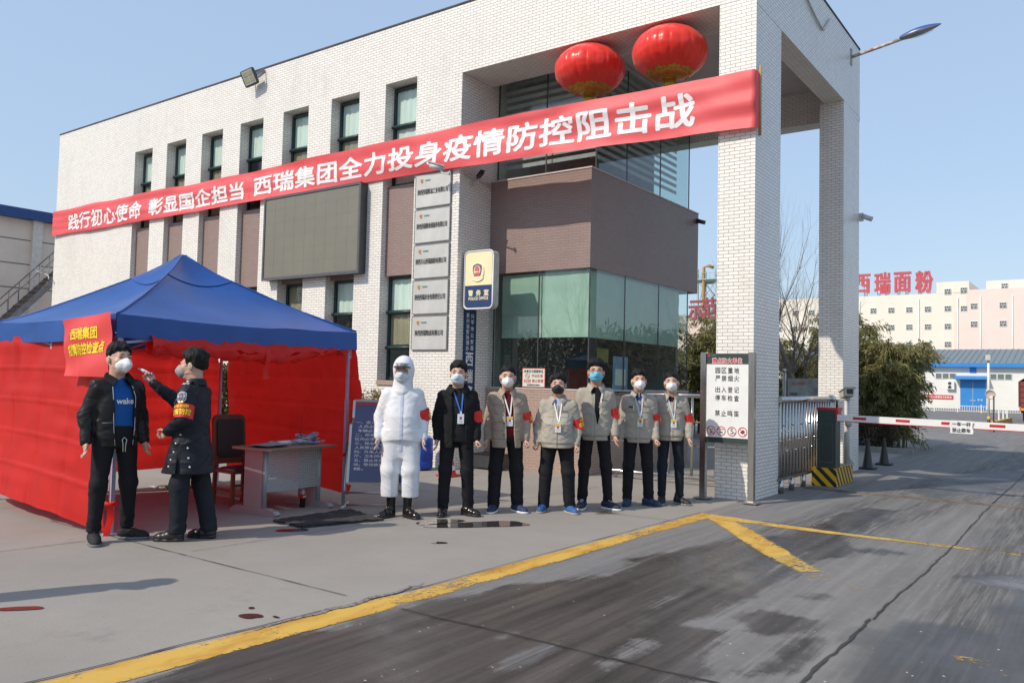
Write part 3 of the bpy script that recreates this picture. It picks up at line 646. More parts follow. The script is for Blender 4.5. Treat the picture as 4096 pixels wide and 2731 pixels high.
# lanterns
def lantern(loc, label, first=[None]):
    t = thing("red_lantern", label, "lantern", loc, group="red festival lanterns under the portal beam")
    n = 96; mb = MB(); prof = []
    A, B = .59, .405
    def fn(u, v):
        th = 2*math.pi*u; ph = -math.pi/2+.16+v*(math.pi-.32)
        rib = 1-.022*abs(math.sin(th*11))**.5*math.cos(ph)-.0
        rib = 1-.02*(1-abs(math.sin(th*11/1.0))**.45)*math.cos(ph)
        wr = .006*vns(th*9, ph*7, loc[0])+.004*vns(th*3, ph*22, 5)
        r = (A*math.cos(ph))*rib+wr
        return (r*math.cos(th), r*math.sin(th), B*math.sin(ph))
    mb.grid(fn, 176, 36).build("silk_globe", MT['lantern'], t)
    cap = MB(); cap.lathe((0,0,B-.03), [(.13,-.01),(.13,.03),(.10,.06),(.03,.065),(.0,.065)], 28); cap.tube([(0,0,B+.03),(0,0,.6)], .006, 6); cap.build("top_cap", MT['gold'], t)
    fr = MB(); fr.lathe((0,0,-B-.05), [(.085,.03),(.085,.09),(.0,.09)], 24)
    fr.build("fringe_collar", MT['gold'], t)
    ts = MB()
    for k in range(46):
        a = 2*math.pi*k/46; r = .078+.01*random.random(); ts.tube([(r*math.cos(a), r*math.sin(a), -B-.02), (r*1.12*math.cos(a), r*1.12*math.sin(a), -B-.17-.02*random.random())], .006, 4)
    ts.build("tassel", MT['gold'], t)
    # gold paper-cut collar printed round the bottom: scalloped ring with fret lines
    pc = MB()
    def surf(th, ph, o=.006): return ((A*math.cos(ph)+o)*math.cos(th), (A*math.cos(ph)+o)*math.sin(th), B*math.sin(ph)-o*.6)
    seg = 144; p0 = -1.335
    def top(th):
        k = (th*10/(2*math.pi)) % 1; e = abs(k-.5)*2
        return -1.04+.15*max(0, 1-e*e)**.5+.03*math.cos(e*9)
    for j in range(seg):
        a, b_ = 2*math.pi*j/seg, 2*math.pi*(j+1)/seg
        pc.add([surf(a, -1.13), surf(b_, -1.13), surf(b_, top(b_)), surf(a, top(a))], [(0,1,2,3)])
        pc.add([surf(a, -1.18), surf(b_, -1.18), surf(b_, -1.15), surf(a, -1.15)], [(0,1,2,3)])
        if j % 6 in (0, 1, 3): pc.add([surf(a, -1.27), surf(b_, -1.27), surf(b_, -1.195), surf(a, -1.195)], [(0,1,2,3)])
        pc.add([surf(a, -1.40), surf(b_, -1.40), surf(b_, -1.285), surf(a, -1.285)], [(0,1,2,3)])
    for k in range(10):      # red curls inside each scallop
        th = 2*math.pi*(k+.5)/10
        for sgn in (-1, 1):
            P = [surf(th+sgn*(.10+.075*math.cos(u_)*(1-u_/9)), -1.05+.045*math.sin(u_)*(1-u_/9), .011) for u_ in np.linspace(0, 6.5, 16)]
            pc.tube(P, .0045, 4, 1)
    pc.build("gold_papercut", [MT['gold'], MT['lantern']], t)
    return t
lantern((-6.93,11.55,6.79), "red silk lantern nearer the office, left of the two under the portal beam")
lantern((-5.48,11.55,6.76), "red silk lantern next to the white tiled front gate pillar")

# LED screen
t = thing("led_screen", "switched off outdoor LED display board in a dark metal case on the white facade", "screen", (-13.2,11.03,4.51))
fr = MB(); w2, h2 = 1.5, .89; x0, x1 = -1.52, 1.45
fr.box((x0,0,-h2),(x1,.168,h2)); fr.build("case", MT['dgrey'], t)
pn = MB(); pn.box((x0+.04,-.012,-h2+.05),(x1-.04,-.001,h2-.04)); pn.build("display_panel", MT['led'], t)
bz = MB()
for a, b_ in (((x0-.01,-.03,-h2-.01),(x1+.01,-.0005,-h2+.05)),((x0-.01,-.03,h2-.04),(x1+.01,-.0005,h2+.01)),((x0-.01,-.03,-h2+.05),(x0+.04,-.0005,h2-.04)),((x1-.04,-.03,-h2+.05),(x1+.01,-.0005,h2-.04))): bz.box(a, b_)
bz.build("bezel", M("bezel_grey", (.10,.10,.11), .4), t)
jo = MB()
for k in range(1, 9): jo.box((x0+.04+k*.321,-.0135,-h2+.05),(x0+.042+k*.321,-.0121,h2-.04))
for k in range(1, 6): jo.box((x0+.04,-.0140,-h2+.05+k*.29),(x1-.04,-.0136,-h2+.0515+k*.29))
jo.build("module_joint", M("module_joint", (.176,.17,.138), .6), t)

# five company plaques
PL = ["陕西西瑞粮油工业有限公司","陕西西瑞粮食储备库有限公司","陕西天山西瑞面粉有限公司","陕西西瑞米业有限责任公司","陕西西瑞物流有限公司"]
PD = ["topmost of the five, just under the banner","second from the top in the column","middle one of the five","second from the bottom in the column","lowest of the five, bare wall below it"]
for i, (s, d) in enumerate(zip(PL, PD)):
    zc = 5.07-i*.66
    t = thing("company_plaque", "steel company name plaque on the white pier, "+d, "plaque", (-10.01,11.165,zc), group="steel company plaques on the white pier")
    p_ = MB(); p_.box((-.43,0,-.312),(.43,.03,.312)); p_.build("plate", MT['plaque'], t)
    e = MB()
    for a, b_ in (((-.432,-.004,.30),(.432,.034,.314)),((-.432,-.004,-.314),(.432,.034,-.30)),((-.434,-.004,-.30),(-.42,.034,.30)),((.42,-.004,-.30),(.434,.034,.30))): e.box(a, b_)
    e.build("edge", M("plaque_edge", (.30,.30,.29), .4, .6), t)
    tx = TX(); tx.line(s, (.0,-.004,.0 if i else -.02), .74 if len(s) > 10 else .68, .105, bold=.008, spacing=.9, mi=0)
    tx.line("西瑞集团", (-.13,-.004,.19), .13, .035, mi=2); tx.build("lettering", [MT['black_txt'], MT['orange_txt'], MT['green_txt']], t)
    lg = MB(); lg.tube([(-.27+.032*math.cos(a),-.004,.19+.032*math.sin(a)) for a in np.linspace(.3, 5.6, 14)], .008, 5); lg.tube([(-.285,-.004,.175),(-.262,-.004,.19),(-.272,-.004,.21)], .007, 5); lg.build("logo", MT['orange_txt'], t)

# police office light box
def rrect(w_, h_, r, n=8):
    P = []
    for cx, cy, a0 in ((w_/2-r,h_/2-r,0),(-w_/2+r,h_/2-r,90),(-w_/2+r,-h_/2+r,180),(w_/2-r,-h_/2+r,270)):
        for k in range(n+1): a = R_(a0+90*k/n); P.append((cx+r*math.cos(a), cy+r*math.sin(a)))
    return P
t = thing("police_sign", "rounded cream and navy police office light box on the white pier", "sign", (-9.02,11.34,3.37))
MB().prism(rrect(.645,1.03,.09), (0,0,0), (1,0,0), (0,0,1), (0,1,0), .17).build("case", MT['lgrey'], t)
rim = MB(); a = rrect(.65,1.035,.092); rim.tube([(p[0],-.002,p[1]) for p in a+[a[0]]], .011, 6); rim.build("rim", MT['white'], t)
cr_ = [p for p in rrect(.60,.985,.075)]
def clip(P, z, keep_above):
    out = []
    for i in range(len(P)):
        a, b_ = P[i], P[(i+1) % len(P)]; ia = (a[1] >= z) == keep_above; ib = (b_[1] >= z) == keep_above
        if ia: out.append(a)
        if ia != ib: k = (z-a[1])/(b_[1]-a[1]); out.append((a[0]+(b_[0]-a[0])*k, z))
    return out
MB().prism(clip(cr_, -.10, True), (0,-.006,0), (1,0,0), (0,0,1), (0,1,0), .005).build("cream_field", MT['cream'], t)
MB().prism(clip(cr_, -.10, False), (0,-.006,0), (1,0,0), (0,0,1), (0,1,0), .005).build("navy_field", MT['navy'], t)
em = MB()
badge = [(-.02,.30)]; sh = lambda P, s, dz, y, d, mi: em.prism([(p[0]*s, p[1]*s) for p in P], (-.015, y, dz), (1,0,0), (0,0,1), (0,1,0), d, mi)
leaf = [(-.13,.09),(-.145,.02),(-.14,-.05),(-.11,-.085),(-.135,-.09),(-.12,-.125),(-.06,-.155),(0,-.168),(.06,-.155),(.12,-.125),(.135,-.09),(.11,-.085),(.14,-.05),(.145,.02),(.13,.09),(.09,.13),(.05,.15),(0,.165),(-.05,.15),(-.09,.13)]
sh(leaf, 1, .13, -.022, .015, 0)
shield = [(-.10,.09),(-.09,.12),(-.04,.14),(0,.152),(.04,.14),(.09,.12),(.10,.09),(.10,.03),(.07,-.07),(-.07,-.07),(-.10,.03)]
sh(shield, 1, .135, -.026, .003, 1)
sh([(.075*math.cos(k*.26), .088*math.sin(k*.26)) for k in range(24)], 1, .165, -.030, .003, 0)
sh([(.055*math.cos(k*.26), .07*math.sin(k*.26)) for k in range(24)], 1, .175, -.034, .003, 2); em.cbox((-.015,-.033,.095),(.13,.006,.04), 2); em.cbox((-.015,-.036,.135),(.07,.006,.018), 0)
em.build("emblem", [MT['cream'], M("emblem_purple", (.13,.09,.25), .5), M("emblem_red", (.68,.16,.17), .5)], t)
tx = TX()
for k, s in enumerate("警务室"): tx.line(s, (-.165+.175*k,-.0075,-.235), .105, .105, bold=.03)
tx.line("POLICE OFFICE", (.01,-.0075,-.335), .44, .05, bold=.03); tx.build("lettering", MT['cream'], t)
MB().box((-.36,.03,-.12),(-.325,.14,.12)).build("bracket", MT['grey'], t)

# vertical blue enamel sign on the pier's side
t = thing("vertical_sign", "tall narrow navy sign with white vertical characters on the pier side", "sign", (-9.385,11.58,1.75))
MB().box((-.012,-.17,-1.12),(.012,.17,1.12)).build("board", MT['navy'], t)
tx = TX()
for col, s in ((.055,"兴平市公安局"),(-.075,"新兴治安协调办")):
    n = len(s); pitch = .70/n
    for k, c in enumerate(s): tx.line(c, (.0135,col,1.06-.35+.35-pitch*(k+.5)), .085, min(.085, pitch*.86), X=(0,1,0), bold=.02)
for k, c in enumerate("西瑞警务室"): tx.line(c, (.0135,-.01,.21-.30*k), .21, .24, X=(0,1,0), bold=.025)
tx.build("lettering", MT['white_txt'], t)

# no smoking sign on the glass
t = thing("no_smoking_sign", "red bordered no smoking notice stuck low on the booth glass", "sign", (-8.32,12.115,1.655))
MB().box((-.25,0,-.175),(.25,.008,.175)).build("board", MT['red'], t); MB().box((-.235,-.0025,-.16),(.235,-.0002,.16)).build("face", M("sign_mint", (.62,.72,.62), .5, var=.03), t)
tx = TX(); tx.line("本单位为禁烟单位", (0,-.004,.115), .42, .055, bold=.02, mi=0); tx.line("作业区域", (.08,-.004,.035), .24, .055, bold=.02, mi=1); tx.line("禁止吸烟", (.09,-.004,-.055), .24, .06, bold=.02, mi=1)
tx.line("禁止吸烟", (-.13,-.004,-.05), .15, .035, mi=1); tx.line("NO SMOKING", (-.13,-.004,-.085), .15, .018, mi=1); tx.line("西瑞集团安委会", (0,-.004,-.13), .28, .03, mi=0); tx.build("lettering", [MT['black_txt'], MT['red_txt']], t)
lg = MB(); lg.tube([(-.13+.045*math.cos(a),-.004,.03+.045*math.sin(a)) for a in np.linspace(0, 6.29, 20)], .005, 5); lg.tube([(-.16,-.004,.06),(-.10,-.004,0)], .004, 5); lg.tube([(-.155,-.004,.025),(-.105,-.004,.025)], .004, 5); lg.build("pictogram", MT['red_txt'], t)

# floodlight on the parapet
t = thing("floodlight", "dark square LED floodlight on an arm at the facade's top edge", "floodlight", (-15.35,10.93,8.17))
t.rotation_euler = (R_(26), R_(-8), R_(4))
b_ = MB(); b_.prism(rrect(.40,.36,.04), (0,0,0), (1,0,0), (0,0,1), (0,1,0), .05); b_.prism(rrect(.30,.28,.04), (0,.05,0), (1,0,0), (0,0,1), (0,1,0), .06); b_.build("housing", MT['green_metal'], t)
l_ = MB()
for i in (-1, 1):
    for j in (-1, 1): l_.cbox((i*.08,-.004,.02+j*.065),(.13,.006,.10))
l_.build("lens", M("led_lens", (.45,.42,.28), .3), t); MB().box((-.165,-.0015,-.135),(.165,-.0002,.16)).build("reflector", MT['lgrey'], t)
ar = MB(); ar.bar((.2,.06,0),(.26,.28,.06),.02,.05); ar.bar((-.2,.06,0),(-.14,.26,.06),.02,.05); ar.bar((-.14,.26,.06),(.26,.28,.06),.03,.05); ar.build("arm", MT['grey'], t)

# security cameras
def bullet_cam(name, label, loc, rz, arm, tilt=-.25, col='lgrey', s=1.0):
    t = thing(name, label, "security camera", loc, rz)
    M_ = Matrix.Rotation(tilt, 4, 'X')
    def T(p): return tuple(M_ @ Vector([c*s for c in p]))
    b = MB(); b.tube([T((0,-.16,0)),T((0,.10,0))], .045*s, 12); b.box((-.055*s,-.2*s,.035*s),(.055*s,.1*s,.055*s), 0, M_); b.build("housing", MT[col], t)
    l = MB(); l.tube([T((0,-.164,0)),T((0,-.159,0))], .036*s, 12); l.build("lens", MT['black'], t)
    a = MB(); a.tube([(0,.02,-.03*s)]+arm, .014, 8); a.lathe(arm[-1], [(0,-.01),(.04,-.01),(.04,.01),(0,.01)], 12, ax='y'); a.build("bracket", MT['lgrey'], t)
    return t
bullet_cam("security_camera", "pale bullet camera on a bent arm above the top plaque", (-9.62,10.86,5.36), R_(-55), [(0.0,.08,-.10),(.1,.18,-.14),(.16,.22,-.14)])
bullet_cam("security_camera", "dark camera on the pier side beside the portal opening", (-9.22,11.55,5.30), R_(60), [(-.02,.05,-.1),(-.1,.12,-.13)], col='dgrey', s=.8)
bullet_cam("security_camera", "white bullet camera at the far left corner of the gatehouse", (-24.95,11.05,4.42), R_(-20), [(.12,.1,-.06),(.28,.14,-.12),(.36,.15,-.2)])
t = thing("wall_lamp", "small grey wall lamp high on the rear gate pillar's edge", "lamp", (-3.78,17.1,5.0)); MB().box((-.19,-.02,-.08),(-.1,.02,.08)).build("bracket", MT['lgrey'], t); MB().tube([(-.12,0,.02),(.06,0,-.06)], .05, 10).build("head", MT['lgrey'], t)
t = thing("wall_lamp", "small dark lamp at the brown band's rear upper corner", "lamp", (-7.1,16.6,5.15)); MB().box((-.1,-.02,-.05),(-.04,.02,.05)).build("bracket", MT['dgrey'], t); MB().tube([(-.05,0,0),(.1,0,-.05)], .045, 10).build("head", MT['dgrey'], t)

# street lamp on the portal
t = thing("street_lamp", "street lamp on a rusty white arm projecting from the portal's top", "street lamp", (-3.98,16.5,8.05))
MB().tube([(0,0,0),(.45,0,.075),(.92,0,.155)], .032, 10).build("arm", M("rusty_white_arm", (.62,.58,.55), .5, var=.3, vs=14, col2=(.24,.09,.04)), t)
MB().box((-.02,-.05,-.16),(.015,.05,.16)).build("wall_plate", MT['grey'], t)
M_ = Matrix.Translation((.88,0,.15)) @ Matrix.Rotation(R_(-10), 4, 'Y')
def lampfn(u, v, up):
    k = u; wd = .11*math.sin(math.pi*min(1, k*.86+.14))**.6*(1-.35*k**4); hh = (.085 if up else -.055)*math.sin(math.pi*min(1, k*.9+.1))**.7
    a = math.pi*v; return tuple(M_ @ Vector((k*.72, -wd*math.cos(a), hh*math.sin(a)+.01)))
MB().grid(lambda u, v: lampfn(u, v, True), 24, 12).build("blue_cover", M("lamp_blue", (.045,.08,.36), .3), t); MB().grid(lambda u, v: lampfn(u, v, False), 24, 12).build("lamp_body", MT['grey'], t)
MB().grid(lambda u, v: tuple(M_ @ Vector((.36+.22*math.cos(2*math.pi*u)*v, .075*math.sin(2*math.pi*u)*v, -.05-.03*(1-v*v)))), 20, 5).build("lens", MT['plastic'], t)
# cable looped over the portal's side
o = MB().tube([(-3.955,12.2+.0,TOP-.02)]+[(-3.955,12.3+2.6*k/12, 8.36-.02-.50*math.sin(math.pi*(k/12)**1.4*.62)+(.0 if k<10 else (k-10)*.16)) for k in range(13)], .018, 8).build("cable", MT['lgrey']); tag(o, "grey conduit hanging in a loop on the portal's side beam", "cable")
o = MB().tube([(-9.37,11.3,5.33),(-9.37,11.7,5.28),(-9.37,12.1,5.25)], .025, 8).build("conduit", MT['plaster']); tag(o, "short white conduit along the pier beside the brown band", "conduit")

# ------------------------------------------------------------------ checkpoint tent
TA, TB, TC, TD = Vector((-7.86,4.22,0)), Vector((-7.68,7.12,0)), Vector((-10.66,7.32,0)), Vector((-10.98,4.42,0))
tent = thing("checkpoint_tent", "pop up tent with a blue pyramid canopy and red cloth walls", "tent", (0,0,0))
cen = (TA+TB+TC+TD)/4; ZE, ZP = 2.15, 2.985
cn = MB()
cor = [TA,TB,TC,TD]
out_ = [c+(c-cen).normalized()*.06 for c in cor]
fl = smooth_noise1(61)
for i in range(4):
    a, b_ = out_[i], out_[(i+1) % 4]
    def fn(u, v, a=a, b_=b_, i=i):
        e = a.lerp(b_, u); p = e.lerp(cen, v*.985)
        ridge = abs(u-.5)*2
        z = ZE+(ZP-ZE)*(v**1.12*(1-.16*math.sin(math.pi*v)*(1-ridge**2)*.9)) - .05*math.sin(math.pi*v)*(1-ridge**2)
        z += .012*vns(u*6+i*9, v*5, 3)*(1-v) - .035*math.sin(math.pi*u)*(1-v)**6
        if v > .8: z += .06*((v-.8)/.2)**1.5
        return (p.x, p.y, z)
    cn.grid(fn, 26, 22)
cn_o = cn.build("canopy", MT['canopy'], tent)
sm2 = MB(); nv_ = 23; nu_ = 27
for i in range(4): sm2.tube([Vector(cn.v[i*nu_*nv_+j*nu_])+Vector((0,0,.004)) for j in range(nv_)], .010, 5)
sm2.build("ridge_seam", MT['canopy'], tent)
ac_ = MB()
for i in range(4): ac_.add([Vector(cn.v[i*nu_*nv_+j*nu_+k])+Vector((0,0,.012)) for j in range(16,23) for k in range(nu_)], [(j*nu_+k, j*nu_+k+1, (j+1)*nu_+k+1, (j+1)*nu_+k) for j in range(6) for k in range(nu_-1)], 0, True)
ac_.build("apex_patch", MT['canopy'], tent)
vl = MB()
for i in range(4):
    a, b_ = out_[i], out_[(i+1) % 4]; nrm = (b_-a).normalized().cross(Vector((0,0,1)))
    def fn(u, v, a=a, b_=b_, i=i, nrm=nrm):
        p = a.lerp(b_, u)+nrm*(.008*fl(u*5+i*20)*v+.005*fl(u*9+i*5+v*2)*v+.008)
        return (p.x, p.y, ZE-.035*math.sin(math.pi*u)-.225*v+.004*fl(u*5+i*3)*v)
    vl.grid(fn, 40, 5)
vl.build("valance", MT['canopy'], tent)
for i, c in enumerate(cor):
    l = MB(); k = c+(cen-c).normalized()*.03
    l.box((k.x-.02,k.y-.02,.012),(k.x+.02,k.y+.02,1.3)); l.box((k.x-.016,k.y-.016,1.3),(k.x+.016,k.y+.016,2.12)); l.box((k.x-.026,k.y-.026,1.82),(k.x+.026,k.y+.026,1.93))
    lo = l.build("leg", MT['pole'], tent); MB().box((k.x-.055,k.y-.055,.0),(k.x+.055,k.y+.055,.012)).build("foot_plate", MT['pole'], lo)
for i in range(4):
    a, b_ = cor[i], cor[(i+1) % 4]; m = MB()
    for s in (0, .5):
        p, q_ = a.lerp(b_, s+.01), a.lerp(b_, s+.49)
        m.bar((p.x,p.y,1.87),(q_.x,q_.y,2.07),.014,.024); m.bar((p.x,p.y,2.07),(q_.x,q_.y,1.87),.024,.014)
        mid = a.lerp(b_, s+.25)
    mid = a.lerp(b_, .5); m.bar((mid.x,mid.y,1.82),(mid.x,mid.y,2.1),.03)
    q2 = cen; m.bar((mid.x,mid.y,2.05),(cen.x,cen.y,2.35),.014,.024); m.bar((mid.x,mid.y,1.86),(cen.x,cen.y,2.12),.014,.024)
    m.build("truss", MT['pole'], tent)
MB().tube([(cen.x,cen.y,2.05),(cen.x,cen.y,ZP-.02)], .02, 8).build("centre_pole", MT['pole'], tent)
def curtain(pt, label=None, seed=0, nu=90, nv=50, amp=1.0):
    f = smooth_noise1(seed)
    def fn(u, v):
        p, nrm = pt(u, v)
        d = .03*vns(u*4+seed, v*3.0, seed)+.014*vns(u*13+seed, v*5, 9)+.010*vns(u*4, v*17+seed, 2)
        # fold creases from packing
        for k in (.2,.4,.6,.8): d += .013*max(0, 1-abs(v-k)/.014)
        for k in (.25,.5,.75): d -= .012*max(0, 1-abs(u-k)/.010)
        # hanging drapes near the top
        d += .02*math.sin(u*38+2*f(u*6))*max(0, v-.72)/.28*abs(f(u*5+3))
        return tuple(Vector(p)+Vector(nrm)*d*amp)
    return MB().grid(fn, nu, nv).build("side_cloth", MT['cloth'], tent)
def front(u, v):
    a, b_ = TD+Vector((-.02,-.03,0)), TA+Vector((-.04,-.03,0)); p = a.lerp(b_, u)
    zb = .135+.03*math.sin(u*5)-.07*max(0, u-.75)/.25-.0; z = zb+(1.97-zb)*v
    p = p+Vector((0,-.16*math.sin(math.pi*u)**.7*(1-v)**1.5,0))
    return (p.x, p.y, z), (.05,-1,0)
curtain(front, seed=3, nu=120, nv=80)
def left(u, v):
    p = (TD+Vector((-.03,.05,0))).lerp(TC+Vector((-.03,-.02,0)), u); zb = .2+.07*u; return (p.x, p.y, zb+(1.93-zb)*v), (1,0,0)
curtain(left, seed=8, nu=60, nv=40)
def back(u, v):
    a, b_ = TC+Vector((.07+.12*(1-v),.03,0)), TB+Vector((.06,.06,0)); p = a.lerp(b_, u); zb = .22-.10*u; bulge = .12*math.sin(math.pi*min(1, max(0, v))**.9)*max(0, u-.8)/.2-.07*(1-v)**3*max(0, u-.8)/.2
    return (p.x+bulge, p.y+.10*math.sin(math.pi*u)*math.sin(math.pi*v), zb+(1.93-zb)*v), (0,-1,0)
curtain(back, seed=12, nu=100, nv=60)
# cloth bunched up under the open side's eave
f1, f2 = smooth_noise1(71), smooth_noise1(72)
def roll(u, v):
    p = TA.lerp(TB, .10+u*.87); th = 2*math.pi*v
    sag = .15+.06*f1(u*5)+.05*f2(u*3+4); r = .07+.03*f2(u*11)
    x = .04+r*math.cos(th)*(1+.35*vns(u*26, v*6, 3)); z = 1.92-sag*.5+(sag*.62)*math.sin(th)*(1+.2*vns(u*30, v*7, 8))
    return (p.x+x*.9, p.y, z+.022*vns(u*23, v*7, 1)+.014*vns(u*61, v*9, 4))
MB().grid(roll, 150, 26).build("rolled_cloth", MT['cloth'], tent)
p = TA.lerp(TB, .56); MB().grid(lambda u, v: (p.x+.10+.02*math.sin(v*6), p.y+(u-.5)*(.05+.02*v), 1.88-.34*v), 3, 10).build("tie_ribbon", MT['cloth'], tent)
for c, d in ((TA,1),(TB,1),(TC,-1)):
    rb = MB()
    rb.grid(lambda u, v: (c.x+.06*d+.03*math.sin(v*5), c.y-.04+(u-.5)*.07, (.62 if c is not TA else .30)-.30*v), 3, 8)
    rb.tube([(c.x+.03*math.cos(a)*1.3, c.y+.03*math.sin(a)*1.3, (.62 if c is not TA else .30)+.01*math.sin(a*3)) for a in np.linspace(0, 6.29, 12)], .022, 6)
    rb.build("tie_ribbon", MT['cloth'], tent)

# notice hung on the tent
nt_ = thing("checkpoint_notice", "red sheet with yellow characters hung on the tent's front corner", "notice", (0,0,0))
def nsurf(u, v, off=0.0):
    u = np.asarray(u, float); v = np.asarray(v, float)
    x0 = -8.80+.17*(1-v)**.8; x1 = -7.79+.0*v; z0 = 1.53; zt0, zt1 = 2.105, 2.165
    x = x0+(x1-x0)*u; z = z0+(zt0+(zt1-zt0)*u-z0)*v
    y = 4.115+.015*np.sin(u*7+v*3)+.012*np.sin(v*9-u*4)-.012*np.exp(-((u-.17-.1*(1-v))/.05)**2)*(v < .75)-.03*(1-v)-off
    return np.stack([x, y, z], -1)
nn = 40; uu, vv = np.meshgrid(np.linspace(0,1,nn+1), np.linspace(0,1,nn+1)); mesh_obj("sheet", nsurf(uu.ravel(), vv.ravel()), [(j*(nn+1)+i, j*(nn+1)+i+1, (j+1)*(nn+1)+i+1, (j+1)*(nn+1)+i) for j in range(nn) for i in range(nn)], MT['notice'], nt_, smooth=True)
tx = TX(); tx.line("西瑞集团", None, .49, .19, bold=.03, warp=lambda a, b_: nsurf(.47+a, .715+b_, .002)); tx.line("疫情防控检查点", None, .74, .19, bold=.03, warp=lambda a, b_: nsurf(.48+a, .46+b_+a*.05, .003)); tx.build("lettering", MT['yellow_txt'], nt_)

# ------------------------------------------------------------------ desk and what lies on it
dk = thing("checkpoint_desk", "grey steel office desk with a perforated front panel under the tent", "desk", (-7.96,6.37,0), R_(4))
DX, DY = .33, .50
mb = MB(); mb.box((-DX,-DY,.725),(DX,DY,.755)); mb.prism([(0,0),(.05,.03),(0,.03)], (DX,-DY,.725), (1,0,0), (0,0,1), (0,1,0), 2*DY); mb.build("desk_top", MT['desk_top'], dk)
for y in (-.42, .42):
    l = MB(); l.box((-.16,y-.03,.06),(.14,y+.03,.725)); l.tube([(.155,y,.05),(.155,y,.725)], .028, 10); l.build("leg", MT['desk_metal'], dk)
    ft = MB(); ft.prism([(-.33,0),(.42,0),(.44,.02),(.40,.055),(.28,.075),(-.25,.075),(-.33,.03)], (-.05,y+.04,0), (1,0,0), (0,0,1), (0,-1,0), .08); ft.build("foot", MT['desk_metal'], dk)
pm = MB(); pm.add([(.17,-.40,.25),(.17,.40,.25),(.17,.40,.72),(.17,-.40,.72)], [(0,1,2,3)]); pm.build("modesty_panel", holes_mat("punched_panel", (.36,.38,.38), .031, .0068), dk)
def on_desk(name, label, cat, x, y, rz=0, group=None):
    p = dk.location; a = dk.rotation_euler.z
    return thing(name, label, cat, (p.x+x*math.cos(a)-y*math.sin(a), p.y+x*math.sin(a)+y*math.cos(a), .7555), a+rz, group)
t = on_desk("newspaper", "folded grey newspapers lying on the desk's left end", "newspaper", .05, -.27, R_(4))
for k in range(3): MB().grid(lambda u, v: ((u-.5)*.30+.01*k, (v-.5)*.36-.015*k, .004+.012*k+.012*math.sin(u*5+k)*v*v+.02*math.exp(-((v-.98)/.08)**2)), 14, 14).build("sheet", MT['news'], t)
t = on_desk("paper_roll", "white rolled paper tube lying across the desk", "paper roll", -.02, .07, 0); rl_ = MB(); rl_.tube([(0,-.17,.028),(0,.17,.028)], .028, 14); rl_.build("roll", MT['paper'], t); MB().tube([(0,-.1705,.028),(0,-.1703,.028)], .012, 10).build("hollow_shade", MT['dgrey'], t)  # dark disc on the solid end paints the shade inside the roll
t = on_desk("plastic_bag", "crumpled clear plastic bag beside the blue mask pile", "bag", .08, .22)
MB().grid(lambda u, v: ((.09*math.cos(6.283*u)*math.sin(3.14*v))*(1+.4*vns(u*9, v*7, 2)), (.14*math.sin(6.283*u)*math.sin(3.14*v))*(1+.4*vns(u*8, v*6, 5)), .055-.055*math.cos(3.14*v)*(1+.3*vns(u*7, v*5, 9))), 30, 16).build("film", MT['plastic'], t)
mk0 = None; rm_ = random.Random(4)
for k in range(16):
    x, y = .03+rm_.uniform(-.06,.06), .36+rm_.uniform(-.05,.05)
    lab = "thin pale blue paper mask in the pile on the desk's right end"
    if mk0 is None:
        mk0 = on_desk("paper_mask", lab, "paper mask", x, y, 0, "paper masks piled on the desk")
        MB().grid(lambda u, v: ((u-.5)*.10, (v-.5)*.18+.01*math.sin(u*9), .006*math.sin(u*8+v*5)+.003), 8, 8).build("pleated_sheet", MT['skyblue'], mk0); 
        for s in (-1, 1): MB().tube([(.04*math.cos(a), s*(.09+.05*math.sin(a)), .004) for a in np.linspace(0, 3.14, 8)], .0025, 4).build("ear_loop", MT['white'], mk0)
        m_ = mk0
    else:
        a = dk.rotation_euler.z; m_ = dup(mk0, (dk.location.x+x*math.cos(a)-y*math.sin(a), dk.location.y+x*math.sin(a)+y*math.cos(a), .7555+.0072*k))
    m_.rotation_euler = (rm_.uniform(-.16,.16), rm_.uniform(-.16,.16), a_ if (a_ := rm_.uniform(-.6,.6)) else 0)
    if k == 0: m_.rotation_euler = (0,0,.1)
t = on_desk("two_way_radio", "small black two way radio with a thin aerial behind the masks", "radio", -.10, .33); MB().box((-.02,-.03,0),(.02,.03,.11)).build("case", MT['black'], t); MB().tube([(0,.01,.11),(.01,.02,.34)], .003, 5).build("aerial", MT['dgrey'], t)
# cola bottle under the desk
t = thing("cola_bottle", "half full cola bottle with a red label standing under the desk", "bottle", (-7.90,6.62,0))
MB().lathe((0,0,0), [(0,.002),(.03,.002),(.034,.02),(.034,.11)], 18).build("cola", M("cola", (.02,.006,.004), .15), t); MB().lathe((0,0,0), [(.0345,.11),(.0345,.16)], 18).build("label", MT['red'], t)
MB().lathe((0,0,0), [(.033,.16),(.03,.19),(.017,.225),(.013,.24)], 18).build("neck", MT['plastic'], t); MB().lathe((0,0,0), [(.0145,.235),(.0145,.255),(0,.255)], 14).build("cap", MT['red'], t)
tx = TX(); tx.line("Coca-Cola", (.0352,0,.135), .045, .022, X=(0,1,0), bold=.02, shear=.2); tx.build("lettering", MT['white_txt'], t)
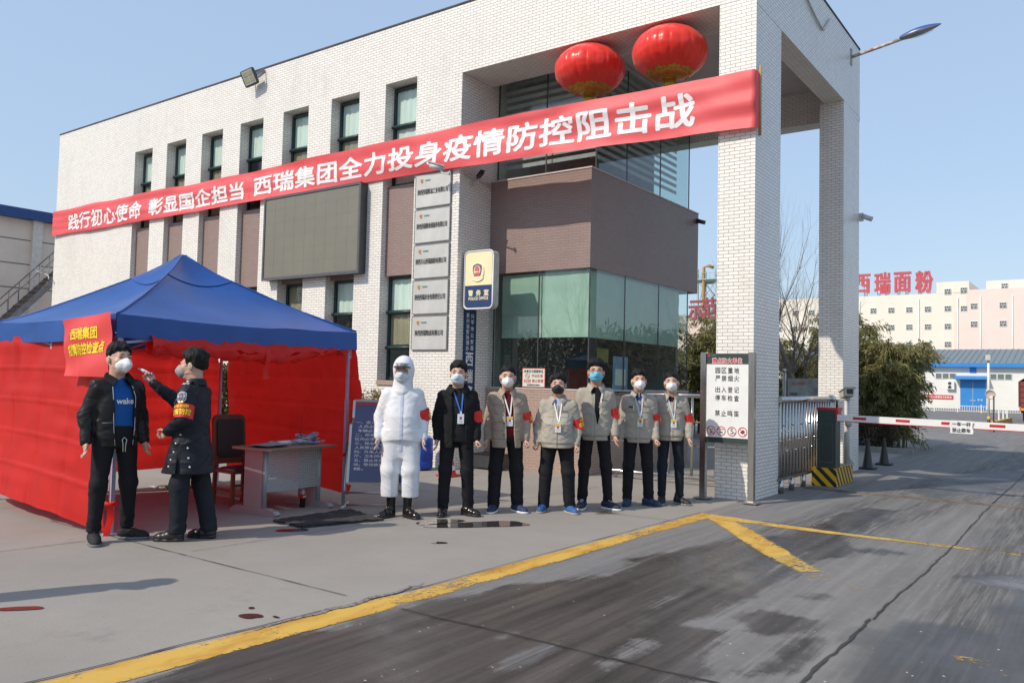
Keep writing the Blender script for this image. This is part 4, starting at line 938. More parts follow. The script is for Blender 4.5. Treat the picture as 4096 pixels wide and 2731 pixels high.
# chair
ch = thing("wooden_chair", "red brown wooden chair with a dark padded back behind the desk", "chair", (-8.60,6.20,0), R_(-4))
bk = MB(); bk.prism([(p[0], p[1]) for p in rrect(.44,.60,.08)], (-.225,0,.79), (0,1,0), (-.08,0,1), (-1,0,-.08), .035); bk.build("back_frame", MT['wood'], ch)
MB().prism(rrect(.355,.46,.05), (-.205,0,.80), (0,1,0), (-.08,0,1), (-1,0,-.08), .03).build("back_pad", MT['leather'], ch)
MB().box((-.22,-.21,.40),(.22,.21,.435)).build("seat_frame", MT['wood'], ch)
MB().grid(lambda u, v: ((u-.5)*.43, (v-.5)*.42, .436+.035*math.sin(3.14*u)**.4*math.sin(3.14*v)**.4+.006*vns(u*8, v*8, 4)), 20, 20).build("seat_pad", M("worn_seat_cover", (.24,.10,.12), .7, var=.4, vs=9, col2=(.05,.02,.02)), ch)
for x, y, zt in ((-.20,-.19,.55),(-.20,.19,.55),(.19,-.19,.42),(.19,.19,.42)):
    MB().bar((x*1.08,y*1.04,0),(x,y,zt),.04,.04).build("leg", MT['wood'], ch)
st = MB(); st.bar((-.2,-.19,.2),(.19,-.19,.2),.03,.025); st.bar((-.2,.19,.2),(.19,.19,.2),.03,.025); st.bar((.19,-.19,.26),(.19,.19,.26),.03,.025); st.build("stretcher", MT['wood'], ch)
# mat
mt = MB(); c_ = [(-7.32,5.74),(-6.80,5.70),(-6.52,6.60),(-7.30,6.82)]
def matf(u, v, z=1):
    a = Vector((*c_[0],0)).lerp(Vector((*c_[1],0)), u); b_ = Vector((*c_[3],0)).lerp(Vector((*c_[2],0)), u); p = a.lerp(b_, v)
    return (p.x+.012*vns(v*14, u*14, 4), p.y+.012*vns(v*12, u*12, 8), .010+.014*z+.012*abs(vns(u*6, v*9, 2)))
mt.grid(matf, 30, 46); mt.grid(lambda u, v: (lambda p: (p[0], p[1], .004+.02*v))(matf(u if True else 0, 0)), 30, 1); mt.grid(lambda u, v: (lambda p: (p[0], p[1], .004+.02*v))(matf(1, u)), 30, 1)
o = mt.build("floor_mat", M("dirty_mat", (.055,.05,.052), .95, var=.5, vs=14, bump=1, bs=90, col2=(.018,.015,.018))); tag(o, "crumpled dark grey doormat on the ground in front of the desk", "mat")
# easel notice board
e = thing("easel_board", "leaning easel with a dark blue rules board beside the tent leg", "notice board", (-7.20,7.18,0), R_(39))
W2, HB = .36, 1.02; L = R_(-13); up = Vector((0, -math.sin(L), math.cos(L))); UP = Vector((0, .225, .974)); O = Vector((0,-.02,.30)); nv_ = Vector((0,-.974,.225))
bd = MB(); bd.prism([(-W2,0),(W2,0),(W2,.72),(W2*.93,.80),(W2*.93,1.02),(-W2*.93,1.02),(-W2*.93,.80),(-W2,.72)], O, (1,0,0), UP, nv_, .012); bd.build("panel", M("board_navy", (.035,.03,.15), .12, var=.1, coat=.6), e)
fm_ = MB()
for s in (-1, 1):
    pts = [O+Vector((s*x,0,0))+UP*y+nv_*.012 for x, y in ((W2,0),(W2,.72),(W2*.93,.80),(W2*.93,1.02))]
    for a, b_ in zip(pts[:-1], pts[1:]): fm_.bar(a, b_, .03, .03)
fm_.bar(O+Vector((-W2,0,0))+nv_*.012, O+Vector((W2,0,0))+nv_*.012, .03, .03); fm_.bar(O+Vector((-W2*.93,0,0))+UP*1.02+nv_*.012, O+Vector((W2*.93,0,0))+UP*1.02+nv_*.012, .03, .03)
fm_.build("frame", MT['steel_r'], e)
rs = MB(); q_ = O+UP*.965+nv_*.0145; rs.prism([(-.32,0),(.32,0),(.32,.025),(-.32,.025)], q_, (1,0,0), UP, nv_, .002); rs.build("red_stripe", MT['red_txt'], e)
for s in (-1, 1):
    l = MB(); l.tube([(s*.40,-.06,.03),(s*.40,.02,.30),(s*.40,.16,.78)], .015, 8); l.build("leg", MT['steel_r'], e)
    f_ = MB(); f_.tube([(s*.40,-.18,.02),(s*.40,.30,.02)], .02, 8); f_.build("foot", MT['lgrey'], e)
rb_ = MB(); rb_.tube([(-.40,-.03,.19),(.40,-.03,.19)], .012, 8); rb_.tube([(-.40,.1,.025),(.40,.1,.025)], .010, 8); rb_.build("cross_bar", MT['steel_r'], e)
tx = TX()
for k, s in enumerate(("入园须知","一、进入园区的","  人员必须登记，","  车辆必须消毒","二、所有人员在园","区内必须佩戴口罩","三、除业务人员外","人员禁止进入园区","四、外来人员在大","厅，卫生间在园区","五、禁止外来人员流","动，等待装货司机等","候。")):
    if k == 0: continue
    w_ = .060*len(s.strip()); tx.line(s.strip(), tuple(O+UP*(.80-.052*k)+nv_*.0145+Vector((-.30+w_/2+(.03 if s[0] == ' ' else 0),0,0))), w_, .036, X=(1,0,0), Z=tuple(UP), bold=.012)
tx.build("lettering", MT['white_txt'], e)
t = thing("weight_bag", "white weight bag at the foot of the tent's red front cloth", "bag", (-10.45,3.9,0)); MB().grid(lambda u, v: (.3*math.cos(6.283*u)*math.sin(3.14*v)**.6, .18*math.sin(6.283*u)*math.sin(3.14*v)**.6, .06-.06*math.cos(3.14*v)), 24, 12).build("sack", MT['white'], t); MB().tube([(-.2,0,.115),(0,0,.15),(.2,0,.115)], .012, 6).build("handle", MT['lgrey'], t)

# ------------------------------------------------------------------ fire safety sign board
sg = thing("safety_board", "stainless framed white fire safety board standing before the front gate pillar", "sign board", (-4.245,10.93,0))
for s in (-1, 1):
    x = s*.345; MB().box((x-.04,-.04,.03),(x+.04,.04,2.05)).build("post", MT['steel'], sg); b_ = MB(); b_.box((x-.10,-.10,.015),(x+.10,.10,.032)); b_.box((x-.08,-.08,.0),(x-.06,-.06,.015)); b_.box((x+.06,-.08,.0),(x+.08,-.06,.015)); b_.box((x+.06,.06,0),(x+.08,.08,.015)); b_.build("base_plate", MT['steel_r'], sg)
MB().box((-.305,-.02,.80),(.305,.03,2.035)).build("backing_panel", MT['green_metal'], sg); MB().box((-.303,-.024,.875),(.303,-.0205,1.885)).build("white_face", MT['white'], sg)
tx = TX(); Y = -.026
tx.line("重点防火单位", (-.005,-.0215,1.935), .43, .075, bold=.055, mi=1); tx.line("重点防火单位", (-.005,-.0235,1.935), .425, .07, bold=.022, mi=2)
for s, z in (("园区重地",1.80),("严禁烟火",1.69),("出入登记",1.535),("停车检查",1.42),("禁止鸣笛",1.21)):
    for k, c in enumerate(s): tx.line(c, (-.135+.09*k,Y,z), .068, .078, bold=.012)
tx.line("5", (.075,Y,.965), .045, .075, bold=.0); tx.line("km", (.115,Y,.945), .025, .015); tx.line("检查", (-.08,Y,.945), .05, .022); tx.line("西瑞集团", (-.20,-.0225,2.01), .065, .018, mi=3); tx.build("lettering", [MT['black_txt'], MT['white_txt'], MT['red_txt'], MT['green_txt']], sg)
pic = MB()
for x in (-.225, -.08, .075, .225):
    pic.tube([(x+.06*math.cos(a),Y,.965+.06*math.sin(a)) for a in np.linspace(0, 6.2832, 25)], .0055, 5)
for x in (-.225, .225): pic.tube([(x-.042,Y-.003,1.007),(x+.042,Y-.003,.923)], .005, 5)
pic.box((-.125,Y-.003,.985),(-.035,Y-.001,.993)); pic.build("pictogram", MT['red_txt'], sg)
p2_ = MB(); p2_.box((-.245,Y,.93),(-.215,Y+.0015,.945)); p2_.tube([(-.24,Y,.955),(-.225,Y,.985),(-.205,Y,.975),(-.20,Y,.995)], .003, 4); p2_.add([(.19,Y,.955),(.225,Y,.935),(.262,Y,.97),(.228,Y,.995)], [(0,1,2,3)]); p2_.build("pictogram_detail", MT['dgrey'], sg)
lg = MB(); lg.lathe((-.27,-.0215,2.01), [(0,-.001),(.018,-.001),(.018,.001)], 14, ax='y'); lg.build("logo", MT['red_txt'], sg)

# ------------------------------------------------------------------ stainless railing beside the booth
rg = thing("steel_railing", "low stainless tube railing between the booth and the gate pillar", "railing", (-5.85,12.32,0))
a0, a1 = -1.12, 1.28
t_ = MB(); t_.tube([(a0-.12,0,1.42),(a1,0,1.42)], .035, 12); t_.build("top_rail", MT['steel'], rg)
t_ = MB(); t_.tube([(a0,0,.30)]+[(a0+.14*(1-math.cos(a)),0,.12+.14*(1-math.sin(a))) for a in np.linspace(.2, 1.57, 6)]+[(a1,0,.12)], .032, 12); t_.build("bottom_rail", MT['steel'], rg)
for k, x in enumerate((a0,-.72,-.32,.08,.48,.88,1.2)): MB().tube([(x,0,.13 if k else .28),(x,0,1.40)], .022, 10).build("upright", MT['steel'], rg)
for a, b_ in ((a0,-.72),(-.32,.08),(.48,.88)):
    for z in (.62, 1.0): MB().tube([(a,0,z),(b_,0,z)], .014, 8).build("link", MT['steel'], rg)
for x in (-.9, .2, 1.1): MB().tube([(x,.05,0),(x,.02,.12)], .02, 8).build("foot", MT['steel_r'], rg)

# ------------------------------------------------------------------ folded stainless gate
gt = thing("sliding_gate", "folded stainless steel gate of close upright tubes between the two gate pillars", "gate", (-3.97,12.3,0))
t_ = MB(); t_.tube([(0,-.02,1.40),(0,2.82,1.40)], .05, 14); t_.lathe((0,2.86,1.40), [(0,-.08),(.05,-.07),(.075,-.02),(.075,.02),(.05,.07),(0,.08)], 16, ax='y'); t_.build("top_tube", MT['steel'], gt)
MB().box((-.025,-.05,.19),(.025,2.9,.235)).build("bottom_tube", M("rust_tinted_steel", (.42,.38,.33), .38, .9, var=.25, vs=4), gt)
u0 = None
for k in range(19):
    y = .02+k*.152
    if u0 is None:
        u0 = MB(); u0.tube([(0,0,.235),(0,0,1.36)], .024, 12); uo = u0.build("upright", MT['steel'], gt)
        c_ = MB(); c_.tube([(0,0,-.014),(0,0,.014)], .034, 12); co = c_.build("collar", MT['steel'], uo); co.location = (0,0,.78)
        uo.location = (0, y, 0)
    else:
        d = uo.copy(); COL.objects.link(d); d.parent = gt; d.location = (0, y, 0); c = co.copy(); COL.objects.link(c); c.parent = d; c.location = (0,0,(.78,1.02,.62)[k % 3])
for y in (.08, .6, 1.2): MB().tube([(0,y,0),(0,y,.2)], .042, 10).build("foot", MT['steel'], gt)

# ------------------------------------------------------------------ barrier
bb = thing("barrier_plinth", "yellow and black striped concrete plinth under the boom barrier", "plinth", (-3.72,13.83,0))
sm, nt, b, out = _new("hazard_stripes"); tc = N(nt, "ShaderNodeTexCoord"); sp = N(nt, "ShaderNodeSeparateXYZ"); nt.links.new(tc.outputs["UV"], sp.inputs[0])
ad = N(nt, "ShaderNodeMath", operation='ADD'); nt.links.new(sp.outputs[0], ad.inputs[0]); nt.links.new(sp.outputs[1], ad.inputs[1])
mo = N(nt, "ShaderNodeMath", operation='PINGPONG'); nt.links.new(ad.outputs[0], mo.inputs[0]); mo.inputs[1].default_value = .095
lt = N(nt, "ShaderNodeMath", operation='LESS_THAN'); nt.links.new(mo.outputs[0], lt.inputs[0]); lt.inputs[1].default_value = .045
cc = mixc(nt, lt.outputs[0], (.72,.42,.01), (.018,.018,.017)); cc = mixc(nt, ramp(nt, noise(nt, 16, 5, .7), .58, .75, 0, .5), cc, (.25,.22,.18)); nt.links.new(cc, b.inputs["Base Color"]); b.inputs["Roughness"].default_value = .5
pl = MB(); pl.prism([(-.21,0),(.18,.0),(.16,1.12),(-.19,1.12)], (0,0,.0), (1,0,0), (0,1,0), (0,0,1), .30); pl.build("block", sm, bb)
hz = thing("barrier_housing", "dark grey boom barrier cabinet with a red top on the striped plinth", "barrier", (-3.705,13.98,.30))
MB().box((-.145,-.13,.0),(.145,.16,.935)).build("cabinet", MT['green_metal'], hz)
tp = MB(); tp.box((-.155,-.14,.935),(.175,.17,.975)); tp.box((.146,-.14,.78),(.185,.05,.935)); tp.build("red_top", MT['red'], hz)
dr = MB()
for a, b_ in (((-.11,-.134,.08),(.10,-.131,.10)),((-.11,-.134,.70),(.10,-.131,.715)),((-.11,-.134,.10),(-.10,-.131,.70)),((.09,-.134,.10),(.10,-.131,.70))): dr.box(a, b_)
for x in (-.06, -.01, .045): dr.box((x,-.1345,.12),(x+.006,-.131,.55))
dr.build("door", M("door_edge", (.075,.10,.10), .4), hz)
kb = MB(); kb.lathe((.01,-.14,.66), [(0,-.02),(.017,-.02),(.017,.0),(.01,.006)], 12, ax='y'); kb.build("lock", MT['steel'], hz)
an = MB(); an.tube([(.13,.0,.975),(.13,0,1.10)], .016, 8); an.build("aerial", MT['black'], hz)
bm = thing("barrier_boom", "white boom barrier arm with red bands lowered across the gateway", "barrier arm", (-3.52,13.80,1.12)); bm.rotation_euler = (0, R_(.7), R_(0))
MB().box((0,-.02,-.05),(5.2,.02,.05)).build("arm", MT['white'], bm); 
for k in range(7): MB().box((.24+k*.63,-.0215,-.018),(.44+k*.63,-.0202,.024)).build("red_band", MT['red'], bm)
MB().box((0,-.022,-.062),(5.2,.022,-.0505)).build("rubber_edge", MT['red'], bm)
ps = thing("boom_sign", "small white card reading one car one boom hung on the barrier arm", "sign", (-1.75,13.755,1.06)); ps.rotation_euler = (0, R_(.7), 0)
MB().grid(lambda u, v: ((u-.5)*.30+.008*math.sin(v*8), -.004+.004*math.sin(u*6+v*4), (v-.5)*.19), 8, 6).build("card", MT['white'], ps)
tx = TX(); tx.line("一车一杆", (0,-.0125,.045), .24, .06, bold=.018); tx.line("禁止跟车", (0,-.0125,-.045), .24, .06, bold=.018); tx.build("lettering", MT['black_txt'], ps)
cp = thing("camera_post", "white post carrying a boxy security camera on the barrier plinth", "camera post", (-3.575,14.62,.30))
MB().tube([(0,0,0),(0,0,1.09)], .045, 12).build("post", MT['lgrey'], cp); ft = MB(); ft.box((-.07,-.07,0),(.07,.07,.012)); ft.prism([(0,0),(.09,0),(0,.14)], (.045,-.01,.012), (1,0,0), (0,0,1), (0,1,0), .02); ft.build("base", MT['lgrey'], cp)
sc_ = MB(); sc_.lathe((.04,-.07,.70), [(.0,-.04),(.055,-.04),(.06,.0),(.05,.03),(0,.03)], 14, ax='y'); sc_.build("spot_lamp", MT['lgrey'], cp)
cm = MB(); Mx = Matrix.Translation((0,-.02,1.21)) @ Matrix.Rotation(R_(28), 4, 'Z') @ Matrix.Rotation(R_(-10), 4, 'X')
cm.box((-.075,-.20,-.065),(.075,.18,.05), 0, Mx); cm.prism([(-.095,.05),(.095,.05),(.06,.085),(-.06,.085)], Mx @ Vector((0,-.25,0)), Mx.to_3x3() @ Vector((1,0,0)), Mx.to_3x3() @ Vector((0,0,1)), Mx.to_3x3() @ Vector((0,1,0)), .46); cm.build("camera_housing", M("camera_beige", (.58,.57,.48), .45), cp)
MB().box((-.05,-.206,-.045),(.05,-.2005,.035), 0, Mx).build("camera_window", MT['black'], cp); MB().lathe((0,0,1.09), [(.05,0),(.07,.02),(.03,.05),(.0,.05)], 12).build("swivel", MT['lgrey'], cp)

# ------------------------------------------------------------------ cones, drum, hose
def cone(name, label, loc, h, mats, stripes=False, r=.12):
    t = thing(name, label, "traffic cone", loc)
    MB().prism(rrect(2*r*1.25, 2*r*1.25, .04), (0,0,0), (1,0,0), (0,1,0), (0,0,1), .03).build("base", mats[0], t)
    if not stripes: MB().lathe((0,0,0), [(r*.9,.03),(r*.75,.08),(.025,h-.03),(.025,h),(0,h)], 18).build("body", mats[0], t)
    else:
        n = 6
        for k in range(n): z0, z1 = .03+(h-.03)*k/n, .03+(h-.03)*(k+1)/n; R0, R1 = r*.95+(.02-r*.95)*k/n, r*.95+(.02-r*.95)*(k+1)/n; MB().lathe((0,0,0), [(R0,z0),(R1,z1)]+([(0,z1)] if k == n-1 else []), 18).build("band", mats[k % 2], t)
    return t
cone("traffic_cone", "dark faded traffic cone standing alone beyond the rear gate pillar", (-3.83,18.75,0), .56, [MT['rubber']], r=.125)
cone("traffic_cone", "dark faded traffic cone half hidden by the rear gate pillar", (-3.88,16.95+.55,0), .60, [MT['rubber']], r=.125)
cone("traffic_cone", "red and white banded cone behind the legs of the row of men", (-8.78,10.38,0), .48, [MT['red'], MT['white']], True, .13)
t = thing("plastic_drum", "blue plastic drum on the ground by the facade behind the row", "drum", (-9.75,10.75,.02))
MB().lathe((0,0,0), [(0,0),(.20,0),(.215,.02),(.22,.12),(.21,.14),(.22,.16),(.22,.36),(.21,.38),(.22,.40),(.215,.52),(.17,.56),(0,.56)], 28).build("body", M("drum_blue", (.01,.06,.42), .35), t); MB().lathe((0,0,0), [(.05,.56),(.05,.59),(0,.59)], 12).build("cap", MT['white'], t)
o = MB().tube([(-10.6+.25*k+.1*math.sin(k*1.3), 10.4-.18*k+.15*math.cos(k*.9), .016) for k in range(14)], .014, 6).build("hose", MT['rubber']); tag(o, "thin black hose snaking over the concrete behind the board", "hose")
t = thing("switch_box", "dark metal box at the foot of the pier behind the men", "box", (-8.95,11.75,0)); MB().box((-.3,-.16,.03),(.3,.16,.26)).build("case", MT['dgrey'], t); MB().box((-.31,-.17,.26),(.31,.17,.285)).build("lid", MT['black'], t)
kb = MB(); kb.box((-24.4,10.2,0),(-11.6,10.32,.16)); o = kb.build("planter_kerb", MT['conc']); tag(o, kind='structure')

# notice frame behind the gate
nf = thing("yard_notice", "stainless notice stand with ball topped posts seen past the folded gate", "notice board", (-5.35,18.2,0))
for x in (-.42, .42): MB().tube([(x,0,0),(x,0,1.92)], .035, 10).build("post", MT['steel_r'], nf); MB().lathe((x,0,1.96), [(0,-.045),(.03,-.035),(.045,0),(.03,.035),(0,.045)], 12).build("ball_cap", MT['steel'], nf)
MB().box((-.34,-.01,1.0),(.34,.02,1.78)).build("board", M("faded_board", (.42,.50,.50), .5, var=.3, vs=3), nf); fr = MB(); fr.tube([(-.34,0,1.0),(.34,0,1.0),(.34,0,1.78),(-.34,0,1.78),(-.34,0,1.0)], .015, 6); fr.build("frame", MT['steel_r'], nf)
tx = TX(); tx.line("公示栏", (-.1,-.012,1.68), .3, .07, mi=0); tx.line("管理制度", (-.22,-.012,1.45), .16, .05, mi=1); tx.build("lettering", [MT['red_txt'], MT['navy']], nf)

# ------------------------------------------------------------------ background buildings
# left neighbour with an outside stair
lb = thing("beige_building", "beige panelled building with a blue roof edge behind the gatehouse's left end", "building", (0,0,0))
bw = M("beige_wall", (.84,.69,.56), .85, var=.06, vs=.7)
MB().box((-46,2,0),(-38,34,8.1)).build("wall", bw, lb)
MB().box((-46.3,1.7,8.1),(-37.6,34.3,8.52)).build("roof_edge", M("roof_blue", (.02,.07,.24), .5), lb)
for y in (7.5, 16.5, 25.5): MB().box((-38,y-.2,0),(-37.82,y+.2,8.1)).build("column", M("column_cream", (.80,.70,.62), .85), lb)
jn = MB()
for z in (1.0,3.0,5.1,6.15,7.2):
    jn.box((-37.995,2,z),(-37.985,16.3,z+.03)); jn.box((-37.995,16.7,z),(-37.985,34,z+.03))
jn.build("panel_joint", MT['dgrey'], lb)
st = thing("steel_stair", "grey steel outside stair with rusty handrails against the beige building", "stair", (0,0,0))
sm_ = M("stair_steel", (.24,.26,.28), .55, .3, var=.25, vs=3, col2=(.20,.12,.08))
x = -36.9; y0, z0, y1, z1 = 12.4, .9, 17.0, 5.95
for dx in (0, .85): MB().bar((x+dx,y0,z0),(x+dx,y1,z1),.05,.24).build("stringer", sm_, st)
for k in range(24): f = (k+.5)/24; MB().box((x,y0+(y1-y0)*f-.12,z0+(z1-z0)*f+.08),(x+.85,y0+(y1-y0)*f+.12,z0+(z1-z0)*f+.11)).build("tread", sm_, st)
for dx in (0, .85):
    h = MB(); h.tube([(x+dx,y0,z0+1.0),(x+dx,y1,z1+1.0),(x+dx,y1+2.5,z1+1.0)], .025, 8); h.build("handrail", sm_, st)
    for k in range(13): f = k/12; MB().tube([(x+dx,y0+(y1-y0)*f,z0+(z1-z0)*f),(x+dx,y0+(y1-y0)*f,z0+(z1-z0)*f+1.0)], .014, 6).build("baluster", sm_, st)
MB().box((x,y1,z1-.1),(x+.9,y1+2.5,z1)).build("landing", sm_, st)

# mill building across the yard
ml = thing("flour_mill", "large cream and pink mill building with small windows across the yard", "building", (0,0,0))
cw = M("mill_cream", (.82,.765,.66), .9, var=.03, vs=.3); pw = M("mill_pink", (.79,.675,.61), .9, var=.03, vs=.3)
YM = 130
MB().box((-43,YM,0),(-17.4,YM+25,15.55)).build("cream_wall", cw, ml); MB().box((-19.62,YM-.02,15.55),(-15.5,YM+20,17.15)).build("stair_tower", cw, ml)
MB().box((-17.4,YM+.03,0),(-15.88,YM+24,15.55)).build("cream_strip", cw, ml)
pk = MB(); pk.box((-15.88,YM-.05,0),(40,YM+30,15.9)); pk.box((-17.42,YM-.05,0),(-15.88,YM+.02,12.96)); pk.box((-13.85,YM+4,15.9),(40,YM+30,17.5)); pk.build("pink_wall", pw, ml)
MB().box((-72,YM+5,0),(-44,YM+30,13.0)).build("low_wing", M("wing_pink", (.74,.60,.52), .9), ml)
wf, wg = MT['white'], M("far_glass", (.12,.14,.15), .2)
def mwin(x, z, y=YM):
    f = MB(); f.box((x,y-.10,z),(x+.86,y-.04,z+.76)); o = f.build("window", wf, ml); g = MB()
    for a, b_, c, d in ((.05,.27,.40,.70),(.31,.55,.40,.70),(.59,.81,.40,.70),(.05,.40,.05,.33),(.46,.81,.05,.33)): g.box((x+a,y-.115,z+c),(x+b_,y-.1005,z+d))
    g.build("glass_pane", wg, o)
for z in (12.98,10.45,7.9,5.4):
    for x in (-42.5,-40.0,-37.5,-35,-32.5,-28.5,-26.03,-23.62,-21.17,-18.62): mwin(x, z)
mwin(-16.59,12.9); mwin(-18.62,15.4,YM-.02); mwin(-16.6,15.5,YM-.02)
for z in (13.22,10.7):
    for x in (-15.35,-11.86,-8.3,-4.8): mwin(x, z, YM-.05)
mwin(-12,16.3,YM+4)
dp = MB()
for x in (-30.0,-21.9,-16.9,-14.1,-10.3): dp.tube([(x,YM-.12,0),(x,YM-.12,14.9)], .06, 6)
dp.build("downpipe", MT['white'], ml)
# red rooftop characters
def roofchar(c, x0, x1, z0, z1, label, y=YM+1.0, group="red rooftop characters on the mill"):
    t = thing("rooftop_character", label, "letter sign", ((x0+x1)/2, y, z0), group=group)
    v, fs = text2d(c); lo, hi = v.min(0), v.max(0); q_ = (v-(lo+hi)/2)/(hi-lo); n = len(q_)
    from collections import Counter
    ec = Counter(); 
    for f in fs:
        for i in range(len(f)): ec[frozenset((f[i], f[(i+1) % len(f)]))] += 1
    side = [(f[i], f[(i+1) % len(f)], f[(i+1) % len(f)]+n, f[i]+n) for f in fs for i in range(len(f)) if ec[frozenset((f[i], f[(i+1) % len(f)]))] == 1]
    LV = []; LF = []
    for k_, (ox, oz) in enumerate(((0,0),(.045,0),(-.045,0),(.032,.032),(-.032,-.032),(.032,-.032),(-.032,.032))):
        fr_ = [((a+ox)*(x1-x0), -.006*k_, (b_+oz*.8+.5)*(z1-z0)) for a, b_ in q_]; m_ = len(LV); LV += fr_+[(p[0], .25+.006*k_, p[2]) for p in fr_]
        LF += [tuple(i+m_ for i in f) for f in fs+[tuple(i+n for i in f[::-1]) for f in fs]+side]
    mesh_obj("letter", LV, LF, RL if y < YM+3 else RL2, t)
    w_ = (x1-x0)/2; sf = MB()
    for s in (-.7, -.35, .35, .7): sf.bar((s*w_,.4,-.62),(s*w_,.3,(z1-z0)*.95),.05)
    for s in (-.5, .5): sf.bar((s*w_-.2*w_,.4,-.6),(s*w_+.2*w_,.4,.2),.04); sf.bar((s*w_+.2*w_,.4,-.6),(s*w_-.2*w_,.4,.2),.04)
    sf.bar((-w_,.35,(z1-z0)*.45),(w_,.35,(z1-z0)*.45),.05); sf.build("support_frame", MT['dgrey'], t)
RL2 = M("hazed_letter_dark_red", (.30,.06,.07), .6, var=.1, vs=1); RL = M("hazed_letter_red", (.56,.085,.105), .5, var=.1, vs=1)  # both reds dulled in colour to stand for haze over the distance
roofchar("西",-31.4,-28.85,16.2,19.0,"red rooftop character half hidden behind the rear gate pillar"); roofchar("瑞",-28.1,-26.0,16.0,19.1,"red rooftop character, second from the rear gate pillar's edge"); roofchar("面",-25.4,-23.2,16.1,19.0,"red rooftop character, square and boxed, third in the mill's row"); roofchar("粉",-22.5,-20.3,15.95,19.0,"red rooftop character nearest the mill's raised stair tower")
roofchar("示",-60.2,-57.6,13.3,16.6,"dark red rooftop character under the brown band's corner",YM+6,"dark red rooftop characters left of the gate pillar"); roofchar("范",-57.6,-55.0,13.4,17.0,"dark red rooftop character in the middle of the gap left of the pillar",YM+6,"dark red rooftop characters left of the gate pillar"); roofchar("基",-54.8,-52.2,13.0,16.7,"dark red rooftop character partly cut by the front gate pillar",YM+6,"dark red rooftop characters left of the gate pillar")
# conveyor tower far behind
tw = thing("conveyor_tower", "pale green steel lattice tower with an orange pipe behind the rooftop characters", "tower", (-66.0,160,0))
tg = M("tower_green", (.34,.46,.46), .6); f = MB()
for sx in (-2, 2):
    for sy in (-2, 2): f.bar((sx,sy,0),(sx,sy,25.5),.35)
for z in (3,8,13,18,23):
    for sy in (-2, 2): f.bar((-2,sy,z),(2,sy,z),.25); f.bar((-2,sy,z-5),(2,sy,z),.15); f.bar((2,sy,z-5),(-2,sy,z),.15)
    for sx in (-2, 2): f.bar((sx,-2,z),(sx,2,z),.25); f.bar((sx,-2,z-5),(sx,2,z),.15)
f.build("lattice", tg, tw); d = MB()
for z in (16.5, 23.2): d.box((-2.8,-2.8,z),(2.8,2.8,z+.2))
for a in np.linspace(-2.7, 2.7, 7): d.bar((a,-2.7,23.4),(a,-2.7,24.6),.08); d.bar((-2.7,a,23.4),(-2.7,a,24.6),.08)
d.bar((-2.7,-2.7,24.6),(2.7,-2.7,24.6),.1); d.build("platform", tg, tw)
MB().tube([(-.6,-2.3,6),(-.6,-2.3,25.8),(.2,-1.5,26.2),(1.0,-1.0,25.8)], .33, 10).build("orange_pipe", M("pipe_orange", (.42,.27,.11), .7), tw); MB().box((-9,-1,15.2),(-2,1,16.2)).build("conveyor", M("conv", (.45,.42,.38), .7), tw)

# warehouse
wh = thing("warehouse", "white warehouse with a blue eave band and large blue double doors", "warehouse", (0,0,0))
YW = 87.4; ww = M("warehouse_white", (.78,.77,.72), .85, var=.04, vs=.5); bl = M("warehouse_blue", (.03,.24,.62), .5, var=.05, vs=1)
MB().box((-34,YW,0),(16,YW+14,4.0)).build("wall", ww, wh)
rf = MB()
rf.add([(-34,YW-.5,4.28),(16,YW-.5,4.28),(16,YW+7,5.9),(-34,YW+7,5.9)], [(0,1,2,3)])
for k in range(100): rf.bar((-34+k*.5,YW-.5,4.30),(-34+k*.5,YW+7,5.92),.04,.05)
rf.build("roof", M("roof_grey_sheet", (.20,.24,.25), .6), wh)
MB().box((-34,YW-.55,3.92),(16,YW-.02,4.28)).build("eave_band", bl, wh)
dd = MB(); dd.box((-11.19,YW-.06,.05),(-10.17,YW-.02,2.72)); dd.box((-10.11,YW-.06,.05),(-9.09,YW-.02,2.72)); do = dd.build("door", bl, wh)
hd = MB(); hd.box((-10.16,YW-.1,.05),(-10.12,YW-.03,2.7)); hd.box((-10.4,YW-.12,.75),(-9.9,YW-.065,.82)); hd.box((-9.75,YW-.08,.8),(-9.6,YW-.065,.95)); hd.box((-9.5,YW-.08,.8),(-9.35,YW-.065,.95)); hd.build("handle", MT['lgrey'], do)
cn = MB(); cn.prism([(0,0),(.9,-.05),(.9,.0),(0,.28)], (-11.6,YW-.02,2.82), (0,-1,0), (0,0,1), (1,0,0), 2.75); cn.build("door_canopy", bl, wh)
for x0, n in ((-13.3,3),(-8.77,3),(-18.5,3)):
    for k in range(n): o = MB().box((x0+k*.6,YW-.05,2.78),(x0+k*.6+.57,YW-.01,3.34)).build("window", MT['white'], wh); MB().box((x0+k*.6+.04,YW-.06,2.82),(x0+k*.6+.53,YW-.0505,3.30)).build("glass_pane", M("wh_glass", (.16,.21,.20), .3) if 'wh_glass' not in bpy.data.materials else bpy.data.materials['wh_glass'], o)
o = MB().box((-10.4,YW-.05,3.38),(-9.86,YW-.01,3.88)).build("window", bl, wh)
ac = thing("air_conditioner", "white air conditioner unit on the warehouse wall by the blue doors", "air conditioner", (-11.98,YW-.2,1.8)); MB().box((-.33,-.15,0),(.33,.18,.75)).build("case", MT['white'], ac)
fn_ = MB()
for z in (.2, .55): fn_.lathe((-.05,-.16,z), [(0,-.004),(.15,-.004),(.15,.01)], 16, ax='y')
fn_.build("fan_grille", MT['dgrey'], ac)
